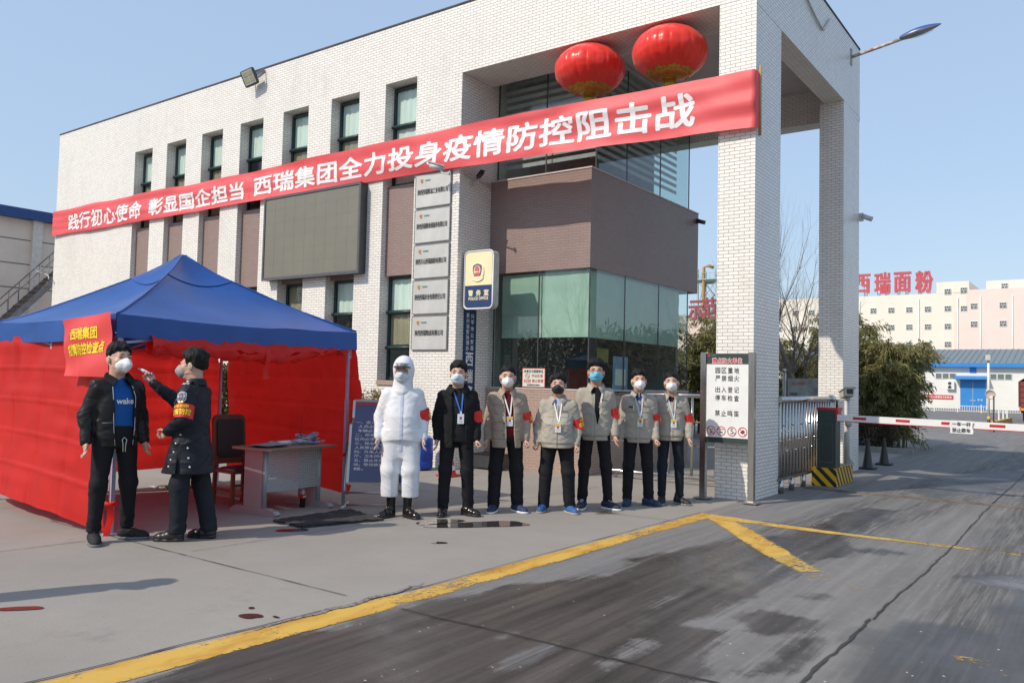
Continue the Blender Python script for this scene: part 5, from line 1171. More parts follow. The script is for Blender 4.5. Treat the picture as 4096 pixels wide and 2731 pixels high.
wb = thing("safety_banner", "faded red slogan banner low on the warehouse wall", "banner", (-13.2,YW-.04,1.05)); MB().box((-1.42,-.01,-.2),(1.42,.01,.2)).build("cloth", M("faded_red", (.62,.07,.07), .7), wb); tx = TX(); tx.line("安全第一人人有责全力办安全", (0,-.015,0), 2.6, .2, bold=.02); tx.build("lettering", MT['white_txt'], wb)
# yard furniture
def fence_run(p, q_, label):
    t = thing("white_fence", label, "fence", (0,0,0)); p = Vector(p); q_ = Vector(q_); L_ = (q_-p).length; n = int(L_/.16); m = MB()
    for z in (.10, .50): m.bar(p+Vector((0,0,z)), q_+Vector((0,0,z)), .04)
    for k in range(n+1): c = p.lerp(q_, k/n); m.bar(c+Vector((0,0,.1)), c+Vector((0,0,.5)), .03)
    m.build("rails", MT['white'], t)
    for k in range(0, n+1, 10): c = p.lerp(q_, k/n); MB().bar(c, c+Vector((0,0,.62)), .07).build("post", MT['white'], t)
fence_run((-22,69.5,0),(-5.0,72.8,0),"low white railing along the far yard road before the warehouse")
fence_run((-5.5,55.5,0),(-4.6,47.5,0),"short white railing beside the red truck") if False else None
yk = thing("yellow_kerb", "yellow black striped raised kerb beside the far red truck", "kerb", (-4.2,46.5,0)); MB().box((-.15,-4,0),(.15,4,.28)).build("block", sm, yk)
for k in range(4): MB().bar((0,-3+k*2,.28),(0,-3+k*2,.75),.06).build("post", MT['white'], yk)
lp = thing("yard_lamp", "slim white yard lamp post with a yellow black foot", "lamp post", (-3.93,38.7,0)); MB().tube([(0,0,.6),(0,0,2.9)], .045, 10).build("post", MT['white'], lp)
for k, (a, b_) in enumerate(((0,.14),(.14,.30),(.30,.45),(.45,.60))): MB().tube([(0,0,a),(0,0,b_)], .062, 10).build("band", [MT['yel'], MT['yel'], MT['black'], MT['yel']][k] if k != 1 else MT['yel'], lp)
MB().box((-.09,-.16,2.9),(.09,.06,3.12), 0, Matrix.Rotation(R_(0), 4, 'X')).build("lamp_head", MT['lgrey'], lp)
mp = thing("mirror_post", "thin dark post with a round traffic mirror beside the yard lamp", "traffic mirror", (-3.70,38.2,0)); MB().tube([(0,0,0),(0,0,1.45)], .03, 8).build("post", MT['dgrey'], mp); MB().lathe((-.12,-.03,1.5), [(0,-.03),(.18,-.02),(.19,.0),(.17,.02)], 20, ax='y').build("mirror", M("mirror_back", (.62,.5,.47), .4), mp)
# red container truck
tk = thing("container_truck", "rear of a red container truck parked at the right edge of the yard", "truck", (-2.62,52.5,0))
mr = M("container_red", (.23,.05,.045), .55, var=.12, vs=2)
MB().box((-1.3,0,.82),(1.3,9,2.22)).build("container", mr, tk); rb_ = MB()
for z in (1.05,1.35,1.65,1.95): rb_.box((-1.28,-.03,z),(1.28,-.001,z+.04))
for x in (-1.28,-.65,0,.65,1.24): rb_.box((x,-.05,.84),(x+.05,-.031,2.2))
rb_.build("door_rib", M("container_dark", (.16,.04,.035), .6), tk); ld = MB(); ld.grid(lambda u, v: (-1.3+2.6*u, .1+8*v, 2.22+.32*math.sin(math.pi*u)**.5*(1-.1*v)), 10, 10); ld.build("load_cover", M("tarpaulin_tan", (.42,.30,.15), .8), tk)
for y in (1.2, 2.4, 6.5):
    for x in (-1.15, .85): MB().tube([(x,y,.5),(x+.3,y,.5)], .5, 18).build("wheel", MT['rubber'], tk)
MB().box((-1.2,.2,.5),(1.2,8.5,.81)).build("chassis", MT['black'], tk); bp = MB(); bp.box((-1.25,-.02,.62),(1.25,.1,.80)); bp.build("bumper", MT['red'], tk); MB().box((-1.2,-.03,.66),(-.2,-.021,.76)).build("reflector", MT['yel'], tk)
tx = TX(); tx.line("豫D", (-.62,-.055,1.12), .65, .26, bold=.02); tx.build("lettering", MT['white_txt'], tk)

# ------------------------------------------------------------------ plants
def leafmat(name, cols, rough=.6):
    m, nt, b, out = _new(name); at_ = N(nt, "ShaderNodeAttribute"); at_.attribute_name = "tone"
    c = mixc(nt, at_.outputs["Fac"], cols[0], cols[1]); nz = noise(nt, 1.6, 3, .5); c = mixc(nt, ramp(nt, nz, .4, .7), c, cols[2])
    nt.links.new(c, b.inputs["Base Color"]); b.inputs["Roughness"].default_value = rough
    t = N(nt, "ShaderNodeBsdfTranslucent"); nt.links.new(c, t.inputs[0]); mx = N(nt, "ShaderNodeMixShader"); mx.inputs[0].default_value = .38
    nt.links.new(b.outputs[0], mx.inputs[1]); nt.links.new(t.outputs[0], mx.inputs[2]); nt.links.new(mx.outputs[0], out.inputs[0]); return m
BAM = leafmat("bamboo_leaf", ((.13,.15,.045),(.36,.33,.13),(.24,.20,.08))); PHO = leafmat("shrub_leaf", ((.05,.07,.025),(.20,.18,.07),(.20,.07,.035)))
def leaves(name, C, D, L, Wd, mat, parent, seed):
    """diamond leaves at centres C pointing along D"""
    r = np.random.default_rng(seed); n = len(C); D = D/np.linalg.norm(D, axis=1, keepdims=True); s = np.cross(D, r.normal(size=(n, 3))); s /= np.linalg.norm(s, axis=1, keepdims=True)
    L = L*(.6+.8*r.random((n, 1))); Wd = Wd*(.7+.6*r.random((n, 1)))
    v = np.stack([C, C+D*L*.4+s*Wd/2, C+D*L, C+D*L*.4-s*Wd/2], 1).reshape(-1, 3); f = np.arange(n*4).reshape(n, 4)
    o = mesh_obj(name, v, f.tolist(), mat, parent); a = o.data.attributes.new("tone", 'FLOAT', 'POINT'); a.data.foreach_set("value", np.repeat(r.random(n), 4).astype(np.float32)); return o
def bamboo(loc, rad, h, n, label, seed, stems=26):
    r = np.random.default_rng(seed); t = thing("bamboo_clump", label, "bamboo", loc, group="bamboo clumps inside the gate"); m = MB(); C = []; D = []
    for k in range(stems):
        a = r.uniform(0, 6.28); q_ = rad*.45*math.sqrt(r.random()); b0 = np.array([q_*math.cos(a), q_*math.sin(a), 0]); hh = h*r.uniform(.6, 1.02)*(1-.25*q_/rad)
        lean = np.array([math.cos(a), math.sin(a), 0])*rad*r.uniform(.25, .95)
        P = [b0+lean*(t_**2.0)*(.55)+np.array([0, 0, hh*(t_-.16*t_**4)]) for t_ in np.linspace(0, 1, 8)]
        P[-1] += lean*.18-np.array([0, 0, .12*hh*.3]); m.tube(P, [.018*(1-.8*i/7) for i in range(8)], 5, cap=False)
        for j in range(14):
            t_ = r.uniform(.12, 1) if r.random() < .75 else r.uniform(.6, 1); i = min(6, int(t_*7)); c0 = P[i]+(P[i+1]-P[i])*(t_*7-i); az = r.uniform(0, 6.28); ln = rad*r.uniform(.2, .55)*(1.15-.5*t_); dr = np.array([math.cos(az), math.sin(az), r.uniform(-.2, .35)])
            for s in range(n//(stems*14)):
                u = r.random(); c = c0+dr*ln*u-np.array([0, 0, .35*ln*u*u])+r.normal(size=3)*.055
                C.append(c); D.append(dr*.5+np.array([0, 0, -.75])+r.normal(size=3)*.35)
    m.build("trunk", M("bamboo_stem", (.12,.13,.05), .6) if 'bamboo_stem' not in bpy.data.materials else bpy.data.materials['bamboo_stem'], t); leaves("crown", np.array(C), np.array(D), .17, .034, BAM, t, seed); return t
bamboo((-5.05,24.7,0), 1.3, 4.1, 36000, "leafy green bamboo clump standing right of the rear gate pillar", 1, 50)
bamboo((-6.5,25.6,0), 1.3, 5.0, 18000, "taller bamboo clump just behind the rear gate pillar", 2)
bamboo((-8.3,25.2,0), 2.0, 4.2, 34000, "dark bamboo clump seen between the two gate pillars", 3); bamboo((-11.4,25.6,0), 1.9, 5.2, 30000, "bamboo clump left of the front gate pillar beside the booth", 4); bamboo((-13.9,26.4,0), 1.5, 4.0, 8000, "bamboo clump mostly hidden behind the corner booth", 5)
def bare_tree(loc, h, label, seed, spread=.55, levels=5, r0=.075, split=.12):
    r = random.Random(seed); t = thing("bare_tree", label, "tree", loc, group="leafless trees inside the gate"); tr = MB(); br = MB()
    def grow(p, d, L, rad, lv):
        n = 4; P = [Vector(p)]; dd = Vector(d)
        for i in range(n): dd = (dd+Vector((r.gauss(0, .09), r.gauss(0, .09), .05+.02*lv))).normalized(); P.append(P[-1]+dd*L/n)
        (tr if lv == 0 else br).tube(P, [rad*(1-.42*i/n) for i in range(n+1)], 8 if lv == 0 else (5 if lv < 3 else 3), cap=False)
        if lv >= levels: return
        k = (7 if lv == 0 else 4 if lv < 3 else 3)
        for j in range(k):
            f = r.uniform(.25 if lv else split, 1) if j else 1.0; i = min(n-1, int(f*n)); q_ = P[i].lerp(P[i+1], f*n-i); az = r.uniform(0, 6.28); sp = spread*r.uniform(.6, 1.25)
            x = dd.orthogonal().normalized(); y = dd.cross(x); nd = (dd*math.cos(sp)+(x*math.cos(az)+y*math.sin(az))*math.sin(sp)).normalized()
            if j == 0: nd = (dd+Vector((r.gauss(0,.12), r.gauss(0,.12), .1))).normalized()
            grow(q_, nd, L*r.uniform(.50, .78), rad*(.60 if j == 0 else r.uniform(.32, .5))*(1-.25*f), lv+1)
    grow((0,0,0), (0,0,1), h*.40, r0, 0)
    tr.build("trunk", MT['trunk'], t); br.build("crown", MT['trunk'], t); return t
bare_tree((-6.15,21.3,0), 6.2, "leafless young tree standing between the two gate pillars", 19, .75, 5, .13)
bare_tree((-7.35,23.4,0), 5.2, "leafless tree set further back between the two gate pillars", 52, .8, 5, .10)
T2 = bare_tree((-8.3,22.0,0), 6.6, "leafless tree whose branches reach past the front gate pillar", 23, .62, 5, .11)
bare_tree((-11.3,22.3,0), 4.6, "leafless tree spreading grey twigs between booth and front pillar", 35, .8, 5, .08)
# trees across the road, seen mirrored in the glass
for k, (x, y, s, rz) in enumerate(((-30,-4,1.3,0),(-22,-11,1.5,1.1),(-14,-15,1.4,2.2),(-33,6,1.25,3.0),(6,-16,1.4,4.0),(14,-8,1.3,5.0),(16,4,1.2,.6))):
    d = dup(T2, (x, y, 0), rz, "leafless roadside tree across the road, mirrored in the booth glass", s); d["group"] = "roadside trees across the road"
def tree_belt(path, h, n, seed):
    r = np.random.default_rng(seed); P = np.array(path, float); C = []; D = []
    t = r.random(n)*(len(P)-1); i = t.astype(int); f = (t-i)[:, None]; q_ = P[i]*(1-f)+P[i+1]*f
    hh = h*(.75+.25*vn(q_[:, 0]*.25, q_[:, 1]*.25, 0*q_[:, 0]+seed)); z = hh*r.random(n)**.75
    C = np.stack([q_[:, 0]+r.normal(size=n)*1.6, q_[:, 1]+r.normal(size=n)*1.6, z], 1); k = vn(C[:, 0]*.7, C[:, 1]*.7+9, C[:, 2]*.7) > -.6; C = C[k]
    o = leaves("tree_belt", C, r.normal(size=C.shape)+np.array([0,0,.6]), .42, .12, DKL, None, seed); tag(o, kind='stuff')
DKL = leafmat("dark_leaf", ((.12,.115,.09),(.21,.19,.145),(.15,.13,.10)))
tree_belt([(-52,2),(-44,-16),(-30,-27),(-12,-34),(8,-34),(26,-24)], 7.5, 60000, 3)
tree_belt([(7,32),(10,45),(13,60)], 6.0, 16000, 4)
def hedge(name, label, x0, x1, y0, y1, z0, z1, n, mat, seed, L=.06, Wd=.035):
    r = np.random.default_rng(seed); t = thing(name, label, "shrub", ((x0+x1)/2, (y0+y1)/2, 0)); w_, d_, h_ = x1-x0, y1-y0, z1-z0
    C = np.stack([(r.random(n)-.5)*w_, (r.random(n)-.5)*d_, z0+h_*r.random(n)**.8], 1); k = vn(C[:, 0]*4, C[:, 1]*4+9, C[:, 2]*4) > -.35; C = C[k]; D = np.stack([C[:, 0]/w_*2, C[:, 1]/d_*2, .4+0*C[:, 0]], 1)+r.normal(size=C.shape)*.6
    leaves("foliage", C, D, L, Wd, mat, t, seed); m = MB()
    for i in range(14): m.tube([((r.random()-.5)*w_*.3, (r.random()-.5)*d_*.3, 0), ((r.random()-.5)*w_*.8, (r.random()-.5)*d_*.8, z1*.8)], .012, 5)
    m.build("stems", MT['trunk'], t); return t
hedge("photinia_shrub", "tall red and green leaved shrub behind the tent's back corner", -15.1,-13.2,9.0,10.1,.15,1.75,16000,PHO,5,.085,.05)
hedge("dry_shrub", "dry yellowish shrub by the facade behind the tent's right edge", -11.9,-10.3,10.45,11.1,.05,1.32,9000,leafmat("dry_leaf", ((.20,.15,.05),(.38,.28,.11),(.13,.09,.04))),6,.10,.02)
hedge("low_shrub", "low reddish shrub at the foot of the bamboo beyond the rear pillar", -5.7,-4.5,22.6,23.6,.05,.75,5000,leafmat("red_leaf", ((.05,.035,.02),(.10,.05,.03),(.03,.03,.015))),7,.06,.03)
pl = MB(); pl.box((-16,23.0,0),(-5.9,23.15,.16)); pl.box((-5.9,22.3,0),(-3.9,22.42,.14)); tag(pl.build("planter_kerb", MT['conc']), kind='structure')

# ------------------------------------------------------------------ people
class Fld:
    """signed distance field on a regular grid, shapes are blended in one by one"""
    def __init__(s, lo, hi, h):
        s.lo = np.array(lo, float); s.h = h; s.n = np.ceil((np.array(hi)-s.lo)/h).astype(int)+1
        s.F = np.full(s.n, .5); s.ax = [s.lo[i]+h*np.arange(s.n[i]) for i in range(3)]
    def sl(s, lo, hi):
        a = np.maximum(0, np.floor((np.array(lo)-s.lo)/s.h).astype(int)); b = np.minimum(s.n, np.ceil((np.array(hi)-s.lo)/s.h).astype(int)+1)
        if np.any(b <= a): return None, None
        S = tuple(slice(a[i], b[i]) for i in range(3)); return S, np.meshgrid(*[s.ax[i][S[i]] for i in range(3)], indexing='ij')
    def add(s, fn, lo, hi, k=.02):
        m = k+3*s.h; S, P = s.sl(np.array(lo)-m, np.array(hi)+m)
        if S is None: return s
        d = fn(*P); f = s.F[S]
        if k > 0: hh = np.clip(.5+.5*(f-d)/k, 0, 1); s.F[S] = f*(1-hh)+d*hh-k*hh*(1-hh)
        else: s.F[S] = np.minimum(f, d)
        return s
    def sub(s, fn, lo, hi):
        S, P = s.sl(lo, hi)
        if S is not None: s.F[S] = np.maximum(s.F[S], -fn(*P))
        return s
    def cone(s, a, b, ra, rb, k=.02, wr=None):
        a = np.array(a, float); b = np.array(b, float); e = b-a; L2 = e@e; R = max(ra, rb)+.012
        def fn(X, Y, Z):
            x, y, z = X-a[0], Y-a[1], Z-a[2]; t = np.clip((x*e[0]+y*e[1]+z*e[2])/L2, 0, 1)
            d = np.sqrt((x-e[0]*t)**2+(y-e[1]*t)**2+(z-e[2]*t)**2)-(ra+(rb-ra)*t)
            if wr is not None: d = d+wr(X, Y, Z, t)
            return d
        return s.add(fn, np.minimum(a, b)-R, np.maximum(a, b)+R, k)
    def ell(s, c, r, k=.02):
        c = np.array(c, float); r = np.array(r, float)
        def fn(X, Y, Z):
            x, y, z = (X-c[0])/r[0], (Y-c[1])/r[1], (Z-c[2])/r[2]; k0 = np.sqrt(x*x+y*y+z*z); k1 = np.sqrt((x/r[0])**2+(y/r[1])**2+(z/r[2])**2)
            return k0*(k0-1)/np.maximum(k1, 1e-6)
        return s.add(fn, c-r, c+r, k)
    def prof(s, keys, p=2.4, k=.025, wr=None):
        K = np.array(keys, float); mx = K[:, 1].max()+.02; my = K[:, 2].max()+abs(K[:, 3]).max()+.02
        def fn(X, Y, Z):
            rx = np.interp(Z, K[:, 0], K[:, 1]); ry = np.interp(Z, K[:, 0], K[:, 2]); cy = np.interp(Z, K[:, 0], K[:, 3])
            q_ = (np.abs(X/rx)**p+np.abs((Y-cy)/ry)**p)**(1/p); d = (q_-1)*np.minimum(rx, ry)
            if wr is not None: d = d+wr(X, Y, Z, 0)
            return np.maximum(d, np.maximum(K[0, 0]-Z, Z-K[-1, 0]))
        return s.add(fn, (-mx, -my, K[0, 0]), (mx, my, K[-1, 0]), k)
    def mesh(s):
        F = s.F; S = F < 0; n = F.shape
        c = [F[i:n[0]-1+i, j:n[1]-1+j, k:n[2]-1+k] for i in (0,1) for j in (0,1) for k in (0,1)]
        m = sum((q_ < 0).astype(np.int8) for q_ in c); act = (m > 0) & (m < 8); I = np.argwhere(act)
        vals = [q_[act] for q_ in c]; off = [(i,j,k) for i in (0,1) for j in (0,1) for k in (0,1)]
        acc = np.zeros((len(I), 3)); cnt = np.zeros(len(I))
        for a in range(8):
            for b in range(a+1, 8):
                if sum(abs(off[a][q_]-off[b][q_]) for q_ in range(3)) != 1: continue
                f0, f1 = vals[a], vals[b]; x = (f0 < 0) != (f1 < 0); t = np.where(x, f0/np.where(x, f0-f1, 1), 0)
                acc += np.where(x[:, None], np.array(off[a])+(np.array(off[b])-np.array(off[a]))*t[:, None], 0); cnt += x
        V = (I+acc/cnt[:, None])*s.h+s.lo; idx = np.full(act.shape, -1); idx[act] = np.arange(len(I)); Q = []
        for ax in range(3):
            u, w_ = (ax+1) % 3, (ax+2) % 3; A = np.moveaxis(S, ax, 0); x = A[:-1] != A[1:]; x = np.moveaxis(x, 0, ax); E_ = np.argwhere(x); E_ = E_[(E_[:, u] > 0) & (E_[:, w_] > 0) & (E_[:, u] < n[u]-1) & (E_[:, w_] < n[w_]-1)]
            if not len(E_): continue
            du = np.eye(3, dtype=int)[u]; dw = np.eye(3, dtype=int)[w_]
            g = lambda e: idx[e[:, 0], e[:, 1], e[:, 2]]
            q_ = np.stack([g(E_-du-dw), g(E_-dw), g(E_), g(E_-du)], 1); neg = S[E_[:, 0], E_[:, 1], E_[:, 2]]
            Q.append(np.where(neg[:, None], q_, q_[:, ::-1]))
        return V, np.concatenate(Q)
    def front(s, x, z, sgn=-1):
        """y of the first surface met from the front (sgn -1) at each x,z"""
        x = np.atleast_1d(np.asarray(x, float)); z = np.atleast_1d(np.asarray(z, float)); fx = np.clip((x-s.lo[0])/s.h, 0, s.n[0]-1.001); fz = np.clip((z-s.lo[2])/s.h, 0, s.n[2]-1.001)
        i, k = fx.astype(int), fz.astype(int); a, b = (fx-i)[:, None], (fz-k)[:, None]
        C = s.F[i, :, k]*(1-a)*(1-b)+s.F[i+1, :, k]*a*(1-b)+s.F[i, :, k+1]*(1-a)*b+s.F[i+1, :, k+1]*a*b
        neg = C < 0; j = np.where(neg.any(1), neg.argmax(1), C.argmin(1)); j = np.clip(j, 1, s.n[1]-1)
        f0, f1 = C[np.arange(len(j)), j-1], C[np.arange(len(j)), j]; t = np.where((f0 >= 0) & (f1 < 0), f0/np.where(f0-f1 == 0, 1, f0-f1), 0)
        return s.lo[1]+(j-1+t)*s.h

def rotz(v, a): c, s = math.cos(a), math.sin(a); v = np.asarray(v, float); return np.stack([v[..., 0]*c-v[..., 1]*s, v[..., 0]*s+v[..., 1]*c, v[..., 2]], -1)
class MM:
    """joins numpy meshes"""
    def __init__(s): s.V = []; s.F = []; s.m = []; s.n = 0
    def add(s, V, F, mi=0): V = np.asarray(V, float); s.V.append(V); s.F += [tuple(int(i)+s.n for i in f) for f in F]; s.m += [mi]*len(F); s.n += len(V); return s
    def mb(s, mb, mi=None):
        s.V.append(np.array(mb.v)); s.F += [tuple(i+s.n for i in f) for f in mb.f]; s.m += (mb.m if mi is None else [mi]*len(mb.f)); s.n += len(mb.v); return s
    def map(s, fn): s.V = [fn(v) for v in s.V]; return s
    def build(s, name, mats, parent): return mesh_obj(name, np.concatenate(s.V), s.F, mats, parent, fm=s.m, smooth=True)

def make_head():
    f = Fld((-.11,-.15,-.20), (.11,.14,.16), .006)
    f.ell((0,.012,.035), (.075,.094,.086)).ell((0,-.022,-.03), (.062,.074,.088), .03).ell((0,-.052,-.088), (.034,.030,.028), .03)
    f.cone((-.04,-.082,.022), (.04,-.082,.022), .011, .011, .02); f.ell((.038,-.062,-.022), (.028,.03,.026)); f.ell((-.038,-.062,-.022), (.028,.03,.026))
    for x in (-.031, .031): f.sub(lambda X, Y, Z, x=x: np.sqrt((X-x)**2+(Y+.104)**2+((Z-.012)*1.5)**2)-.016, (x-.03,-.13,-.02), (x+.03,-.07,.03))
    f.cone((0,-.094,.008), (0,-.113,-.030), .008, .014, .015); f.cone((0,.018,-.05), (0,.028,-.19), .055, .060, .03)
    for x in (-1, 1): f.ell((x*.079,.012,-.008), (.010,.021,.034), .008)
    return f
_hf = make_head(); HV, HF = _hf.mesh()
def make_hair(th, noise_a, fr, vol, side=1.0, low=0.0):
    f = Fld((-.13,-.16,-.12), (.13,.15,.19), .006); X, Y, Z = np.meshgrid(*f.ax, indexing='ij')
    base = Fld((-.13,-.16,-.12), (.13,.15,.19), .006); base.ell((0,.012,.035), (.0755,.0945,.0865)).ell((0,-.022,-.03), (.060,.072,.086), .03)
    up = np.clip((Z-.02)/.09, 0, 1); t = th*side*(1-up)+(th+vol)*up
    t = t*np.clip((Z-np.interp(Y, [-.12,-.075,-.05,-.025,.0,.03,.06,.11], [.062,.057,.046,.018,.004,-.014,-.045,-.075]))/.035, .12, 1); n_ = noise_a*(vn(X*fr, Y*fr, Z*fr*.6+3)+.6*vn(X*fr*2.2, Y*fr*2.2, Z*fr+7))
    zc = np.interp(Y, [-.12,-.075,-.05,-.025,.0,.03,.06,.11], [.062,.057,.046,.018,.004,-.014,-.045,-.075])-low*(Y > -.05)+.006*vn(X*55, Y*55, Z*0)+.005*vn(X*22, Y*22, Z*0+4)
    ear = np.sqrt((np.abs(X)-.08)**2+(Y-.012)**2+((Z+.006)*.8)**2)-.026
    f.F = np.maximum(np.maximum(base.F-t+n_, zc-Z), -ear); return f.mesh()
HAIR = dict(short=make_hair(.006,.008,48,.017), crew=make_hair(.005,.005,60,.010,.7), fluffy=make_hair(.010,.008,34,.022), parted=make_hair(.008,.004,40,.016), full=make_hair(.013,.010,36,.020,1.2,.016))
def make_mask(kind):
    f = Fld((-.09,-.185,-.13), (.09,.02,.04), .005)
    if kind == 'n95': f.ell((0,-.068,-.045), (.062,.062,.055), 0).cone((0,-.12,-.02), (0,-.135,-.05), .012, .016, .03).cone((0,-.135,-.05),(0,-.108,-.085),.016,.014,.03)
    else: f.ell((0,-.052,-.045), (.068,.066,.062), 0)
    f.cone((0,-.098,.0), (0,-.117,-.030), .013, .021, .02)
    X, Y, Z = np.meshgrid(*f.ax, indexing='ij')
    if kind == 'surgical': f.F = f.F-.0035*np.abs(np.sin((Z+.1)*95))
    elif kind == 'n95': f.F = f.F-.003*np.exp(-(X/.004)**2)-.002*np.exp(-((Z+.04)/.004)**2)
    top = np.interp(np.abs(X), [0,.015,.045,.08], [.011,.005,-.010,-.014])-.003; f.F = np.maximum(f.F, np.maximum(Z-top, np.maximum(-.108-Z, Y+.028))); return f.mesh()
MASK = {k: make_mask(k) for k in ('n95','surgical','cloth')}
def make_hand(curl, thumb=0.0, spread=1.0):
    """fingers along -z, palm faces -x, thumb on the -y side"""
    f = Fld((-.10,-.09,-.20), (.05,.06,.04), .0045)
    f.ell((0,.0,-.048), (.017,.041,.050), 0).cone((0,0,.03), (0,0,-.02), .026, .028, .02)
    for i, (y, L, r) in enumerate(((-.031,.070,.0088),(-.0105,.080,.0092),(.0105,.074,.0088),(.030,.058,.0078))):
        p = np.array([0, y*spread, -.083+.006*abs(i-1.2)]); a = 0
        for j, (fr_, da) in enumerate(((.45,curl*.6),(.32,curl*1.1),(.23,curl*.8))):
            a += da*(1+.06*i); q_ = p+L*fr_*np.array([-math.sin(a), .0, -math.cos(a)]); f.cone(p, q_, r*(1-.06*j), r*(1-.06*(j+1)), .006); p = q_
    b_ = np.array([-.004,-.028,-.028]); m1 = b_+np.array([-.012-.02*thumb,-.028,-.030]); m2 = m1+np.array([-.010-.02*thumb,-.006+.012*thumb,-.032]); f.cone(b_, m1, .013, .0105, .012).cone(m1, m2, .0105, .0085, .006)
    return f.mesh()
HAND = dict(relax=make_hand(.38), fist=make_hand(1.15, .7), hold=make_hand(.85, 1.0))
def make_shoe(kind):
    f = Fld((-.07,-.24,-.02), (.07,.12,.40), .007); f.cone((0,.055,.048), (0,-.04,.048), .043, .047, .02).cone((0,-.04,.046), (0,-.125,.030), .046, .041, .03).cone((0,-.125,.032), (0,-.165,.028), .041, .032, .03)
    top = {'low': .095, 'high': .15, 'boot': .30}[kind]; f.cone((0,.045,.06), (0,.035,top), .048, .044 if kind != 'boot' else .056, .03)
    X, Y, Z = np.meshgrid(*f.ax, indexing='ij'); f.F = np.maximum(f.F, np.maximum(.004-Z, Z-top)); up = f.mesh()
    g = Fld((-.07,-.24,-.02), (.07,.12,.06), .006); g.cone((0,.055,.015), (0,-.04,.015), .048, .050, .02).cone((0,-.04,.015), (0,-.13,.015), .050, .045, .03).cone((0,-.13,.015), (0,-.165,.018), .045, .036, .03); X, Y, Z = np.meshgrid(*g.ax, indexing='ij'); g.F = np.maximum(g.F, np.maximum(.0-Z, Z-(.024+.010*np.clip((Y-.0)/.1, 0, 1)))); return up, g.mesh()
SHOE = {k: make_shoe(k) for k in ('low','high','boot')}
SKIN = M("skin", (.60,.365,.265), .5, var=.07, vs=20, spec=.35); LIP = M("eye_dark", (.022,.014,.012), .35, var=.02); HAIRM = M("black_hair", (.011,.010,.010), .6, var=.3, vs=60, bump=.6, bs=110, spec=.25); GLOVE = M("vinyl_glove", (.60,.45,.40), .3, var=.12, vs=30)
def cloth_mat(name, col, rough=.8, bump=.25, bs=22, var=.08, col2=None, vs=5, sheen=.0): return M(name, col, rough, var=var, vs=vs, bump=bump, bs=bs, spec=.25, col2=col2, sheen=sheen)
KHAKI = cloth_mat("khaki_twill", (.40,.368,.31)); KHAKI_D = cloth_mat("khaki_seam", (.22,.195,.16)); QUILT = cloth_mat("beige_quilted", (.37,.305,.235)); BLACKC = cloth_mat("black_wool", (.012,.012,.013), .85); NAVYC = cloth_mat("dark_navy_cloth", (.013,.016,.024), .55); TROU = cloth_mat("black_trousers", (.013,.013,.016), .8); SUITW = cloth_mat("white_coverall", (.74,.76,.79), .55, .12, 14, .04); LEATH = cloth_mat("black_leather", (.016,.015,.015), .42)
BLUEC = cloth_mat("royal_blue_knit", (.012,.10,.36), .8); MAROON = cloth_mat("maroon_knit", (.12,.008,.014), .9); LBLUE = cloth_mat("pale_blue_shirt", (.38,.48,.72), .7); ARMB = M("armband_red", (.66,.02,.02), .5, var=.05); STEELB = M("snap_button", (.65,.66,.68), .3, .8); MASKW = M("white_mask", (.80,.80,.80), .75, var=.03, vs=20); MASKB = M("blue_mask", (.16,.50,.68), .7, var=.05); MASKK = M("black_mask", (.018,.02,.024), .7); MASKG = M("grey_mask", (.33,.325,.335), .75, var=.04); MASKP = M("pale_blue_mask", (.60,.70,.76), .7, var=.08, vs=30)

